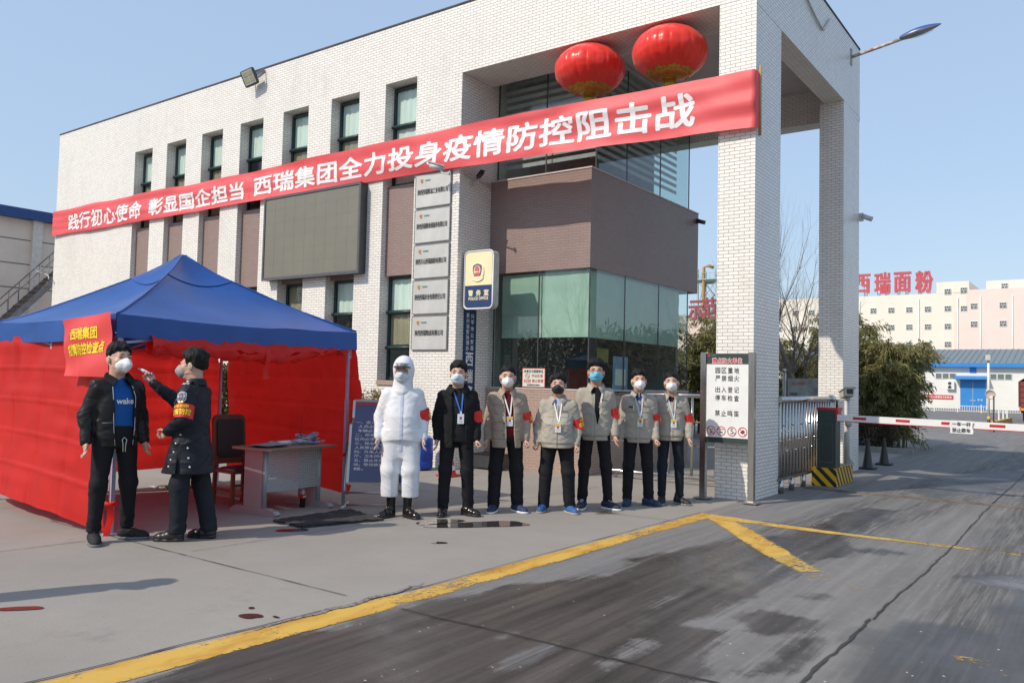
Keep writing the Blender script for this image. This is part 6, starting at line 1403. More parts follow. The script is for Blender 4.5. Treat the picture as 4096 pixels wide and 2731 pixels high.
def person(c):
    H = c['H']; S = H/1.75; b = c.get('b', 1.0); bel = c.get('belly', 0.0); seed = c['seed']
    P = thing("person", c['label'], "person", (c['pos'][0], c['pos'][1], 0), c['yaw'], c.get('group')); P.scale = (S, S, S)
    jit = np.random.default_rng(seed+50).uniform(-1, 1, 8)
    sh = {s: np.array([s*.166*b, .012, 1.372]) for s in (-1, 1)}
    el = {s: np.array(c.get('el', {}).get(s, (s*(.208*b+.008)+jit[0]*.010, .035+jit[1]*.012, 1.105))) for s in (-1, 1)}; wr_ = {s: np.array(c.get('wr', {}).get(s, (s*(.220*b+.008)+s*jit[2]*.014, -.035-.03*abs(jit[3]), .878))) for s in (-1, 1)}
    ft = {s: c.get('ft', {}).get(s, (s*.125, 0.0, s*R_(14))) for s in (-1, 1)}
    hip = {s: np.array([s*.092*b, 0, .93]) for s in (-1, 1)}; ank = {s: np.array([ft[s][0], ft[s][1]+.03, .085]) for s in (-1, 1)}; kn = {s: (hip[s]+ank[s])*.5+np.array([s*.006, -.025, .01]) for s in (-1, 1)}
    lo, hi = np.array([-.46,-.34,0]), np.array([.46,.30,1.62])
    for s in (-1, 1):
        for q_ in (el[s], wr_[s]): lo = np.minimum(lo, q_-.14); hi = np.maximum(hi, q_+.14)
    lo[2] = -.02; hz = float(c.get('hyaw', 0))+jit[4]*.13; hp = np.array([0, -.012, 1.614]); hr = Matrix.Rotation(hz, 3, 'Z') @ Matrix.Rotation(c.get('htilt', 0)+jit[5]*.06, 3, 'X') @ Matrix.Rotation(jit[6]*.05, 3, 'Y'); hrm = np.array(hr); head = lambda V: (np.asarray(V)*c.get('hsc', 1.15)) @ hrm.T+hp
    # body: one figure, head to feet
    B = MM(); f = Fld(lo, hi, .015)
    f.prof([(.86,.13*b,.09,0),(.95,.155*b,.10+bel*.5,-.0-bel*.5),(1.10,.14*b,.095+bel*.8,-bel*.8),(1.26,.15*b,.10,.0),(1.36,.13*b,.08,.01),(1.44,.065,.06,.015)], 2.2).cone((0,.015,1.42), (0,.005,1.58), .060, .060)
    for s in (-1, 1): f.cone(sh[s], el[s], .045, .036).cone(el[s], wr_[s], .036, .028).cone(hip[s], kn[s], .075, .045).cone(kn[s], ank[s], .045, .028)
    for s in (-1, 1): f.cone(ank[s], ank[s]+np.array([math.sin(ft[s][2])*.10, -math.cos(ft[s][2])*.10, -.05]), .028, .018)
    V, Q = f.mesh(); B.add(V, Q); B.add(head(HV), HF)
    for s in (-1, 1):
        hd = HAND[c.get('hand', {}).get(s, 'relax')]; ef = np.array(c.get('hf', {}).get(s, wr_[s]-el[s]), float); ef /= np.linalg.norm(ef)
        et = np.array(c.get('ht', {}).get(s, (0,-1,0)), float); et -= ef*(ef@et); et /= np.linalg.norm(et); en = np.cross(et, ef)*(1 if s > 0 else -1)
        # local axes: -z fingers, -x palm normal, -y thumb side (mirrored for the right hand)
        en = np.array(c['hn'][s]) if s in c.get('hn', {}) else np.cross(ef, et)*(-1 if s > 0 else 1)
        en = en-ef*(ef@en)-et*(et@en); en = en/np.linalg.norm(en)
        hd = (hd[0]*.9, hd[1]); V = hd[0][:, :1]*(-en)+hd[0][:, 1:2]*(-et)+hd[0][:, 2:3]*(-ef)+(wr_[s]+ef*.012); F_ = hd[1] if np.linalg.det(np.stack([-en, -et, -ef], 1)) > 0 else hd[1][:, ::-1]; B.add(V, F_, 3 if c.get('glove') in (s, 2) else 0)
    e = MB()
    for x in (-.031, .031):
        e.lathe((0,0,0), [(0,0)], 3) if False else None
        e.grid(lambda u, v: tuple(np.array([x, -.0865, .0115])+np.array([.0145*math.cos(6.283*u)*math.sin(3.14*v), -.005*abs(math.sin(6.283*u)*math.sin(3.14*v))-.001, .0042*math.cos(3.14*v)])), 12, 6, 1)
        e.tube([(x*.45,-.0985,.033),(x,-.0965,.0365),(x*1.65,-.080,.030)], [.003,.0042,.002], 6, 2)
    em = MM().mb(e); em.map(head); B.V += em.V; B.F += [tuple(i+B.n for i in f_) for f_ in em.F]; B.m += em.m; B.n += em.n
    B.build("body", [SKIN, LIP, HAIRM, GLOVE], P)
    if c.get('hair'): V, Q = HAIR[c['hair']]; mesh_obj("hair", head(V*np.array(c.get('hs', (1,1,1)))), Q.tolist(), HAIRM, P, smooth=True)
    # mask and ear loops
    kind, mm = c['mask']; V, Q = MASK[kind]; mo = mesh_obj("face_mask", head(V), Q.tolist(), mm, P, smooth=True); lp = MB()
    for s in (-1, 1):
        if c.get('hood'): continue
        lp.tube([tuple(head([p])[0]) for p in ((s*.052,-.072,-.020),(s*.070,-.035,.000),(s*.0815,.008,.018),(s*.088,.030,.0),(s*.082,.018,-.035),(s*.068,-.02,-.058),(s*.048,-.058,-.075))], .0028, 5)
    if lp.v: lp.build("ear_loop", MT['white'] if mm is not MASKK else MASKK, mo)
    # shirt
    rxk = lambda z: None
    top = [(1.25,.172*b,.122,.0),(1.345,.160*b,.106,.006),(1.405,.125*b,.092,.010),(1.445,.088,.078,.012),(1.475,.070,.066,.012)]
    J = Fld(lo, hi, .0085); hem = c['hem']; kj = c.get('thick', 1.0); wa = c.get('wr_amp', 1.0); rn = np.random.default_rng(seed).uniform(0, 30, 3)
    def ridge(n): return (1-np.abs(n))**4
    def wt(X, Y, Z, t): return wa*(.0045*vn(X*5+rn[0], Y*5, Z*8+X*4)-.0065*ridge(vn(X*7+rn[2], Y*7, Z*13+X*9))+.0045*ridge(vn(X*9+9, Y*9, Z*15-X*8+rn[1])))
    def wsl(X, Y, Z, t): return wa*(.004*vn(X*8+rn[1], Y*8, Z*14)-.0075*ridge(vn(X*8+rn[2], Y*9, Z*20+X*16))+.005*ridge(vn(X*10+5, Y*9, Z*22-X*14+rn[0])))
    if c.get('shirt'):
        Sf = Fld(lo+np.round((np.array([-.26,-.24,.86])-lo)/.0085)*.0085, (.26,.2,1.54), .0085)
        Sf.prof([(.90,.155*b,.105+bel*.7,-bel*.7),(.98,.160*b,.108+bel,-bel),(1.10,.150*b,.108+bel*1.0,-bel*1.0),(1.25,.152*b,.110,-.004),(1.36,.13*b,.090,.004),(1.425,.085,.070,.010),(1.455,.066,.063,.010)], 2.2, 0, lambda X, Y, Z, t: .004*vn(X*8, Y*8, Z*16+rn[0]))
        V, Q = Sf.mesh(); mesh_obj(c.get('shirt_name', "shirt"), V, Q.tolist(), c['shirt'], P, smooth=True)
    else: Sf = None
    hw = c.get('hemw', 1.0)
    hd_ = c.get('hemd', hw); keys = [(hem,.172*b*hw,(.126+bel)*hd_,-bel*.9-.02*(hd_ > 1.4))]+([(hem+.05,.172*b*hw,(.126+bel)*hw,-bel*.9),(hem+.07,.182*b*hw,(.136+bel)*hw,-bel*.9)] if c.get('band') else [])+([(.98,.174*b,.128+bel,-bel)] if hem < .90 else [])+[(1.12,.172*b,.126+bel,-bel)]+top
    keys = [(z, rx*(1+.06*(kj-1)), ry*kj if z < 1.44 else ry, cy) for z, rx, ry, cy in keys]
    J.prof(keys, 2.35, 0, wt)
    for s in (-1, 1): J.cone(sh[s]+np.array([-s*.012,0,-.012]), el[s], .074*(.5+.5*kj), .058*kj, .045, (lambda X, Y, Z, t: wsl(X, Y, Z, t)*(1-.8*np.clip((t-.30)/.12, 0, 1))) if s == 1 and c.get('armband', True) else wsl).cone(el[s], wr_[s]-(wr_[s]-el[s])*.03, .058*kj, .045, .03, wsl)
    if c.get('cuffs'):
        for s in (-1, 1): d_ = (wr_[s]-el[s]); J.cone(el[s]+d_*.86, el[s]+d_*.97, .043, .043, .006)
    if c.get('onepiece'):
        def wl1(X, Y, Z, t): k_ = .6+.8*np.exp(-((Z-.5)/.12)**2)+.9*np.exp(-((Z-.3)/.08)**2); return wa*k_*(.004*vn(X*6+rn[2], Y*6, Z*11)-.0065*ridge(vn(X*7+rn[1], Y*7, Z*15+X*10)))
        for s in (-1, 1): J.cone(hip[s]+np.array([0,0,-.06]), kn[s], .118, .100, .05, wl1).cone(kn[s], ank[s]+np.array([0,0,.12]), .100, .092, .03, wl1)
        J.prof([(.66,.150*b,.10,0),(.80,.165*b,.122,0),(.95,.172*b,.128,-bel)], 2.3, .04, wt)
        S0, G0 = J.sl(lo, hi); J.F[S0] = np.maximum(J.F[S0], c['onepiece']-G0[2])
    # neck hole and open front
    J.sub(lambda X, Y, Z: np.maximum(np.sqrt(X**2+(Y-.004)**2)-(.067+(Z-1.44)*.25), 1.432-Z), (-.12,-.14,1.41), (.12,.14,1.6))
    if c.get('open'):
        oz, ox, oc = zip(*c['open'])
        def wedge(X, Y, Z):
            w_ = np.interp(Z, oz, ox); xc = np.interp(Z, oz, oc); return np.maximum(np.abs(X-xc)-w_, Y+.035)
        J.sub(wedge, (-.25,-.34,hem-.05), (.25,-.02,1.54))
    if c.get('slit'):   # walking slit in a long coat
        J.sub(lambda X, Y, Z: np.maximum(np.abs(X-c['slit'][0]-.0)-(c['slit'][1]-Z)*.16, Y*0+Z-c['slit'][1]) if False else np.maximum(np.abs(Y-c['slit'][0])-(c['slit'][1]-Z)*.06, -X), (0,-.3,hem-.05), (.46,.3,c['slit'][1]))
    V, Q = J.mesh(); jk = mesh_obj(c.get('jname', "jacket"), V, Q.tolist(), c['jacket'], P, smooth=True)
    C = Fld(lo, hi, .0085); C.F = J.F.copy()
    if Sf is not None:
        S_, G = C.sl(Sf.lo, Sf.lo+(Sf.n-1)*Sf.h); o_ = [int(round((Sf.lo[i]-C.ax[i][S_[i]][0])/.0085)) for i in range(3)]
        sh_ = [min(Sf.n[i], C.F[S_].shape[i]) for i in range(3)]; sub = tuple(slice(S_[i].start, S_[i].start+sh_[i]) for i in range(3)); C.F[sub] = np.minimum(C.F[sub], Sf.F[:sh_[0], :sh_[1], :sh_[2]])
    def patch(poly_fn, nu, nv, t, name, m, par, fld=None):
        """raised patch lying on the front of the clothes; poly_fn(u,v) -> x,z"""
        fl_ = fld or C; uu, vv = np.meshgrid(np.linspace(0,1,nu+1), np.linspace(0,1,nv+1)); xz = np.array([poly_fn(a, d) for a, d in zip(uu.ravel(), vv.ravel())]); y = fl_.front(xz[:, 0], xz[:, 1])
        T = np.stack([xz[:, 0], y-t, xz[:, 1]], 1); Bk = np.stack([xz[:, 0], y+.004, xz[:, 1]], 1); n = len(T); w_ = nu+1
        F_ = [(j*w_+i, j*w_+i+1, (j+1)*w_+i+1, (j+1)*w_+i) for j in range(nv) for i in range(nu)]; rim = [i for i in range(nu+1)]+[j*w_+nu for j in range(1, nv+1)]+[nv*w_+i for i in range(nu-1, -1, -1)]+[j*w_ for j in range(nv-1, 0, -1)]
        F_ += [(rim[i]+n, rim[(i+1) % len(rim)]+n, rim[(i+1) % len(rim)], rim[i]) for i in range(len(rim))]
        return mesh_obj(name, np.concatenate([T, Bk]), F_, m, par)
    rect = lambda x0, x1, z0, z1, sk=0: (lambda u, v: (x0+(x1-x0)*u+sk*(v-.5), z0+(z1-z0)*v))
    if c.get('pockets'):
        for s in (-1, 1): patch(rect(s*.092-.048, s*.092+.048, 1.12, 1.235), 8, 8, .004, "chest_pocket", c['jacket'], jk); patch(rect(s*.092-.053, s*.092+.053, 1.215, 1.258), 8, 4, .011, "pocket_flap", c['jacket'], jk)
        x0 = c.get('zipx', 0); patch(rect(x0-.02, x0+.016, hem+.005, 1.36), 3, 34, .007, "front_placket", c['jacket'], jk); patch(rect(x0+.017, x0+.0195, hem+.005, 1.36), 1, 34, .006, "zip_line", KHAKI_D, jk)
        patch(rect(-.17*b, .17*b, hem+.052, hem+.056), 24, 1, .003, "hem_seam", KHAKI_D, jk)
        lg = MB(); y = C.front([.13], [1.345])[0]
        patch(lambda u, v: (.075+.011*(2*u-1)*math.sqrt(max(0, 1-(2*v-1)**2)), 1.280+.022*v), 4, 6, .008, "logo", MT['red'], jk); patch(rect(.090, .126, 1.285, 1.296), 3, 1, .008, "logo_text", MT['green_txt'], jk)
    if c.get('collar'):
        cm_ = MB(); cb = c.get('collar_b', 1.0)
        for s in (-1, 1):
            A_, B_, C_, D_ = [np.array(p)*np.array([s*cb, 1, 1]) for p in ((.026,-.080,1.440),(.080,.0,1.488),(.116*b,-.042,1.425),(.066,-.116,1.378))]
            cm_.grid(lambda u, v: tuple((A_*(1-u)+B_*u)*(1-v)+(D_*(1-u)+C_*u)*v+np.array([0,-.014*math.sin(math.pi*v),.008*math.sin(math.pi*v)])), 8, 8); cm_.grid(lambda u, v: tuple((A_*(1-u)+B_*u)*(1-v)+(D_*(1-u)+C_*u)*v+np.array([0,.004,-.010])), 8, 8)
        def ring(u, v): a = math.pi*(-.08+1.16*u); return (.086*cb*math.cos(a)*(1+.22*v), .012+.082*math.sin(a)*(1+.3*v), 1.496-.060*v+.010*math.sin(math.pi*v))
        cm_.grid(ring, 24, 5); cm_.build("collar", c['collar'], jk)
    if c.get('buttons'):
        bt_ = MB()
        for x, z in c['buttons']:
            y = C.front([x], [z])[0]; bt_.lathe((x, y-.004, z), [(0,-.006),(.009,-.004),(.010,.003)], 10, ax='y')
        bt_.build("button", c.get('btn_m', MT['black']), jk)
    if c.get('seams'):
        for z in c['seams']:
            xs = np.linspace(-.17*b, .17*b, 30); ys_ = J.front(xs, np.full(30, z)); run = []
            for i in range(30):
                ok_ = ys_[i] < .02 and (not run or abs(ys_[i]-run[-1][1]+.001) < .03)
                if ok_: run.append((xs[i], ys_[i]-.001, z))
                if (not ok_ or i == 29):
                    if len(run) > 3: MB().tube(run, .0022, 4).build("quilt_seam", KHAKI_D, jk)
                    run = [] if ok_ or ys_[i] >= .02 else [(xs[i], ys_[i]-.001, z)]
    # trousers
    hemz = c.get('them', .06); lw_ = c.get('legw', 1.0)
    if c.get('trousers'):
        T = Fld((-.34,-.28,0), (.34,.28,1.08), .010)
        def wl(X, Y, Z, t): k_ = .5+.9*np.exp(-((Z-.5)/.12)**2)+1.3*np.exp(-((Z-.14)/.10)**2); return .003*k_*vn(X*8+rn[2], Y*8, Z*16+Y*9)-.0055*k_*(1-np.abs(vn(X*8+rn[1], Y*8, Z*17+X*12)))**4
        T.prof([(.84,.150*b,.11,0),(.95,.158*b,.116+bel*.6,-bel*.5),(1.04,.150*b,.106+bel*.8,-bel*.7)], 2.3, .02, wl)
        for s in (-1, 1):
            T.cone(hip[s]+np.array([0,0,-.04]), kn[s], .094*b*(.5+.5*lw_), .072*lw_, .03, wl).cone(kn[s], ank[s]+np.array([0,-.005,-.02]), .076*lw_, c.get('ankw', .064)*lw_, .03, wl)
        X, Y, Z = np.meshgrid(*T.ax, indexing='ij'); T.F = np.maximum(T.F, np.maximum(hemz-Z, Z-1.05)); V, Q = T.mesh(); mesh_obj(c.get('tname', "trousers"), V, Q.tolist(), c['trousers'], P, smooth=True)
    # shoes
    sk, sm1, sm2 = c['shoe']
    for s in (-1, 1):
        up, so = SHOE[sk]; loc = np.array([ft[s][0], ft[s][1]-.01, 0]); s1 = mesh_obj("shoe" if sk != 'boot' else "boot", rotz(up[0]*np.array([1,.93,1]), ft[s][2])+loc, up[1].tolist(), sm1, P, smooth=True); mesh_obj("sole", rotz(so[0]*np.array([1,.93,1]), ft[s][2])+loc, so[1].tolist(), sm2, s1, smooth=True)
        if c.get('laces'):
            l = MB()
            for k in range(4): l.tube([(-.022,-.02-.024*k,.102-.010*k),(0,-.026-.024*k,.109-.0105*k),(.022,-.02-.024*k,.102-.010*k)], .004, 5)
            mesh_obj("lace", rotz(np.array(l.v), ft[s][2])+loc, l.f, c['laces'], s1)
        if c.get('flash'):
            l = MB(); l.tube([(s*.043,.03,.045),(s*.047,-.02,.062),(s*.047,-.06,.045),(s*.044,-.10,.05)], .0045, 5); mesh_obj("side_stripe", rotz(np.array(l.v), ft[s][2])+loc, l.f, MT['white'], s1)
    # armband on the left upper arm
    if c.get('armband', True):
        s = 1; A_ = sh[s]+np.array([-s*.012,0,-.012]); E_ = el[s]; ax = (E_-A_); L_ = np.linalg.norm(ax); ax /= L_; e1 = np.array([0,-1.,0]); e1 -= ax*(e1@ax); e1 /= np.linalg.norm(e1); e2 = np.cross(e1, ax); e2 *= np.sign(e2[0]) if abs(e2[0]) > .2 else 1
        t0, t1 = c.get('abt', (.66, 1.17)); rr = lambda t: (.074*(.5+.5*kj)+(.058*kj-.074*(.5+.5*kj))*np.minimum(t, 1))+.014
        def cyl(a, t, off=0): a = np.asarray(a); t = np.asarray(t); r = (rr(t)+off)[..., None]; return A_+ax*(t*L_)[..., None]+r*(np.cos(a)[..., None]*e1+np.sin(a)[..., None]*e2)
        nu, nv = 36, 6; uu, vv = np.meshgrid(np.linspace(0, 2*math.pi, nu+1), np.linspace(0,1,nv+1)); wv = .002*np.sin(uu*5+vv*4); V = cyl(uu, t0+(t1-t0)*vv+.012*np.sin(uu*2+seed), wv); V = V.reshape(-1, 3)
        ab = mesh_obj("armband", V, [(j*(nu+1)+i, j*(nu+1)+i+1, (j+1)*(nu+1)+i+1, (j+1)*(nu+1)+i) for j in range(nv) for i in range(nu)], ARMB, P, smooth=True); tx = TX(); W_ = t1-t0; ta = c.get('abang', 1.75)
        wp = lambda tc: (lambda a, d: cyl(ta+a/.085, t0+W_*tc-d/L_, .006))
        tx.line("西瑞集团", None, .15, .026, bold=.02, warp=wp(.20)); tx.line("疫情防控", None, .21, .056, bold=.025, warp=wp(.60)); tx.build("lettering", MT['yellow_txt'], ab)
        c['_cyl'] = cyl
    # lanyard and card
    if c.get('lanyard'):
        mL, x1, z1 = c['lanyard']; l = MB(); 
        for s in (-1, 1):
            n_ = 14; xs = np.array([s*.062+(x1+s*.006-s*.062)*(k/n_)**.9 for k in range(n_+1)]); zs = np.array([1.445+(z1-1.445)*k/n_ for k in range(n_+1)]); ys_ = C.front(xs, zs); ys_ = np.minimum.accumulate(np.minimum(ys_, -.055))-.006 if False else np.minimum(ys_, -.06)-.012
            ys_ = np.convolve(np.pad(ys_, 2, mode='edge'), np.ones(5)/5, 'valid')
            for k in range(n_): l.add([(xs[k]-.008, ys_[k], zs[k]),(xs[k]+.008, ys_[k], zs[k]),(xs[k+1]+.008, ys_[k+1], zs[k+1]),(xs[k+1]-.008, ys_[k+1], zs[k+1])], [(0,1,2,3)])
        ln = l.build("lanyard", mL, P); y = min(C.front([x1-.03, x1, x1+.03]*4, [z1-.02]*3+[z1-.05]*3+[z1-.09]*3+[z1-.125]*3))-.012; cd = MB(); cd.box((x1-.037,y-.002,z1-.135),(x1+.037,y+.002,z1-.022)); cd.box((x1-.01,y-.003,z1-.03),(x1+.01,y+.003,z1+.005)); cdo = cd.build("id_card", M("card_white", (.72,.76,.82), .3) if 'card_white' not in bpy.data.materials else bpy.data.materials['card_white'], ln)
        i_ = MB(); i_.box((x1-.013,y-.0035,z1-.085),(x1+.013,y-.0022,z1-.055), 0); 
        if c.get('card') != 'blue': i_.add([(x1-.035,y-.003,z1-.027),(x1+.035,y-.003,z1-.027),(x1+.035,y-.003,z1-.062),(x1-.006,y-.003,z1-.05),(x1-.035,y-.003,z1-.070)], [tuple(range(5))], 1)
        for k in range(3): i_.box((x1-.02,y-.0028,z1-.1-.007*k),(x1+.02,y-.0022,z1-.098-.007*k), 2)
        i_.build("card_print", [M("photo_red", (.35,.06,.06), .5) if 'photo_red' not in bpy.data.materials else bpy.data.materials['photo_red'], MT['yel'], MT['grey']], cdo)
    c['_'] = dict(P=P, J=J, C=C, head=head, jk=jk, patch=patch, rect=rect, S=S, wr=wr_, el=el, sh=sh, b=b)
    return c['_']

# cast, left to right
D2 = lambda a: R_(a)
# 1 man in the black leather jacket having his temperature taken
r = person(dict(seed=1, H=1.845, b=1.04, pos=(-7.56,4.075), yaw=D2(82), hyaw=D2(4), label="man in a black leather jacket over a blue jumper having his temperature taken", hair='short', mask=('n95', MASKW),
    shirt=BLUEC, shirt_name="jumper", jacket=LEATH, hem=.845, thick=1.06, wr_amp=1.1, band=True, open=[(.82,.068,.03),(1.0,.085,.03),(1.28,.088,.025),(1.38,.075,.01),(1.5,.075,0)], collar=BLACKC, collar_b=1.12, trousers=TROU, legw=.95, ankw=.052, them=.10, tname="joggers",
    shoe=('low', M("black_knit", (.02,.02,.021), .8, var=.4, vs=60), M("speckled_sole", (.05,.05,.05), .7, var=.9, vs=90, col2=(.25,.25,.25))), laces=MT['black'], armband=False, ft={-1:(-.15,-.02,D2(-12)),1:(.16,.03,D2(52))},
    el={-1:(-.238,.05,1.11),1:(.232,.05,1.11)}, wr={-1:(-.255,-.03,.89),1:(.245,-.02,.89)}, hand={-1:'relax',1:'relax'}))
tx = TX(); C = r['C']; tx.line("wake", None, .150, .05, bold=.03, warp=lambda a, d: np.stack([.032+a, C.front(.032+a, 1.245+d)-.004, 1.245+d], 1)); tx.build("lettering", MT['white_txt'], r['P'])
z = MB()
for s, xs in ((-1,[-.040,-.057,-.065,-.067,-.064]),(1,[.100,.117,.115,.090,.074])):
    zs = [.855,1.0,1.28,1.37,1.40]; ys = r['J'].front(np.array(xs)+s*.012, zs); z.tube([(x+s*.008, y-.004, zz) for x, y, zz in zip(xs, ys, zs)], .004, 5)
z.build("zip", STEELB, r['jk'])
r['patch'](r['rect'](-.150,-.075,1.02,1.05), 6, 3, .008, "pocket_flap", LEATH, r['jk']); r['patch'](r['rect'](-.150,-.075,1.054,1.057), 6, 1, .006, "pocket_stitch", MT['grey'], r['jk'])
d = MB()
for s in (-1, 1): d.tube([(.03,-.128,.925),(.03+s*.02,-.136,.905),(.03+s*.012,-.138,.865),(.03+s*.01,-.138,.80)], .004, 5)
d.build("drawstring", MT['lgrey'], r['P'])

# 2 guard in the dark uniform coat, seen from his left
r = person(dict(seed=2, H=1.80, b=1.06, pos=(-7.13,4.60), yaw=D2(-58), hyaw=D2(-4), htilt=D2(-4), label="guard in a dark navy uniform coat holding a thermometer up to the other man's face", hair='full', mask=('n95', MASKG), shirt=None,
    jacket=NAVYC, jname="uniform_coat", hem=.62, hemw=1.22, hemd=1.62, thick=1.12, wr_amp=1.25, collar=NAVYC, trousers=cloth_mat("navy_trousers", (.014,.017,.024), .75), legw=1.12, them=.07, shoe=('low', MT['rubber'], MT['rubber']), slit=(-.02,.98),
    el={1:(.25,.03,1.13), -1:(-.19,-.25,1.27)}, wr={1:(.14,-.17,1.00), -1:(-.13,-.465,1.435)}, hand={1:'fist', -1:'hold'}, hf={-1:(.05,-.40,.90)}, ht={-1:(.2,-.75,-.55), 1:(-.5,-.3,.8)}, hn={-1:(.95,.1,0)}, glove=-1,
    ft={1:(.10,-.08,D2(6)),-1:(-.10,.14,D2(-4))}, abang=1.45, abt=(.52,1.04)))
cyl = None
P2 = r['P']; C = r['C']; E_ = r['el'][1]; A_ = r['sh'][1]
ax = E_-(A_+np.array([-.012,0,-.012])); A_ = A_+np.array([-.012,0,-.012]); L_ = np.linalg.norm(ax); ax /= L_; e1 = np.array([0,-1.,0]); e1 -= ax*(e1@ax); e1 /= np.linalg.norm(e1); e2 = np.cross(e1, ax); e2 *= np.sign(e2[0])
def armxy(a, d, tc, off, ang=1.5): a = np.asarray(a, float); d = np.asarray(d, float); th = ang+a/.09; t = tc-d/L_; rr_ = (.0785-.013*t+.010+off)[..., None] if hasattr(t, 'shape') and t.shape else .092; return A_+ax*(t*L_)[..., None]+rr_*(np.cos(th)[..., None]*e1+np.sin(th)[..., None]*e2)
def badge_poly(k, off, m, name):
    n = 28; o = [(0,-.5),(.22,-.42),(.42,-.2),(.46,.1),(.42,.36),(.2,.46),(0,.5)]; o = o+[(-x, y) for x, y in o[-2:0:-1]]; o = np.array(o)*np.array([.105,.115])*k; rings = [o*t for t in (1,.66,.33)]+[np.zeros((1,2))]; V = np.concatenate([armxy(q_[:, 0], q_[:, 1], .30, off) for q_ in rings]); n = len(o); F = []
    for j in range(2): F += [(j*n+i, j*n+(i+1) % n, (j+1)*n+(i+1) % n, (j+1)*n+i) for i in range(n)]
    F += [(2*n+i, 2*n+(i+1) % n, 3*n) for i in range(n)]; return mesh_obj(name, V, F, m, P2)
badge_poly(1.0, .004, MT['lgrey'], "shoulder_badge"); badge_poly(.86, .006, M("badge_navy", (.03,.05,.13), .5), "badge_field")
tx = TX(); tx.line("保", None, .022, .026, bold=.03, warp=lambda a, d: armxy(a-.026, d+.01, .30, .008)); tx.line("卫", None, .022, .026, bold=.03, warp=lambda a, d: armxy(a+.026, d+.01, .30, .008)); tx.line("中国人民保卫", None, .06, .012, warp=lambda a, d: armxy(a, d+.038, .30, .008)); tx.line("▬", None, .055, .012, mi=2, bold=0, warp=lambda a, d: armxy(a, d-.020, .30, .008)); tx.line("★", None, .024, .024, mi=1, bold=0, warp=lambda a, d: armxy(a, d+.012, .30, .008)); tx.line("●", None, .045, .020, mi=3, bold=0, warp=lambda a, d: armxy(a, d-.036, .30, .008)); tx.build("badge_print", [MT['white_txt'], MT['orange_txt'], M("badge_blue", (.18,.33,.62), .5), MT['gold']], P2)
ep = MB(); ep.grid(lambda u, v: (.085+.10*u, -.035+.07*v, 1.465-.040*u**1.5+.006), 6, 4); eo = ep.build("epaulette", NAVYC, r['jk']); e2_ = MB()
for k in (0, 1): e2_.grid(lambda u, v: (.158+.016*k+.007*u, -.03+.06*v, 1.465-.040*((.073+.016*k)/.10)**1.5+.011-.004*u), 1, 4)
e2_.lathe((.125,0,1.470), [(0,.002),(.014,.001),(.014,-.01)], 5); e2_.build("rank_mark", MT['white'], eo)
bt = MB()
for x, z in ((-.02,1.33),(-.02,1.22),(-.02,1.10),(-.02,.96),(-.02,.82),(-.02,.70)): y = C.front([x], [z])[0]; bt.lathe((x, y-.003, z), [(0,-.007),(.010,-.004),(.011,.003)], 10, ax='y')
for z, yy in ((.98,-.02),(.90,-.055),(.82,-.075),(.75,-.095),(.69,-.11),(.86,.055),(.77,.07),(.69,.085)):
    S_ = C; j = np.argmin(abs(C.ax[1]-yy)); k = np.argmin(abs(C.ax[2]-z)); col = C.F[:, j, k]
    if not (col < 0).any(): continue
    i = np.where(col < 0)[0].max(); bt.lathe((C.ax[0][i]+.008, yy, z), [(0,.006),(.010,.003),(.011,-.004)], 10, ax='x')
bt.build("snap_button", STEELB, r['jk'])
lb_ = MB(); y = C.front([.07], [1.23])[0]; lb_.box((.055,y-.010,1.17),(.085,y-.006,1.27)); lb_.tube([(.02,C.front([.02],[1.36])[0]-.004,1.36),(.07,y-.008,1.275)], .004, 5); lb_.build("id_card", M("card_blue", (.35,.40,.6), .4), P2)
# thermometer in his raised hand
p = P2.matrix_basis @ Vector((-.108,-.530,1.545)); th = thing("thermometer", "small white infrared thermometer held up in a gloved hand", "thermometer", tuple(p), D2(-58)); th.scale = (.85,.85,.85)
b_ = MB(); b_.tube([(0,.035,-.02),(0,.0,.0),(0,-.05,.022),(0,-.075,.03)], [.016,.018,.017,.012], 12); b_.build("body", M("thermo_white", (.72,.73,.82), .35), th); b_ = MB(); b_.tube([(0,-.074,.03),(0,-.10,.038)], [.010,.007], 10); b_.build("probe", MT['lgrey'], th); b_ = MB(); b_.lathe((.017,-.01,.006), [(0,.003),(.008,.002),(.008,-.003)], 10, ax='x'); b_.build("trigger_button", MT['grey'], th)

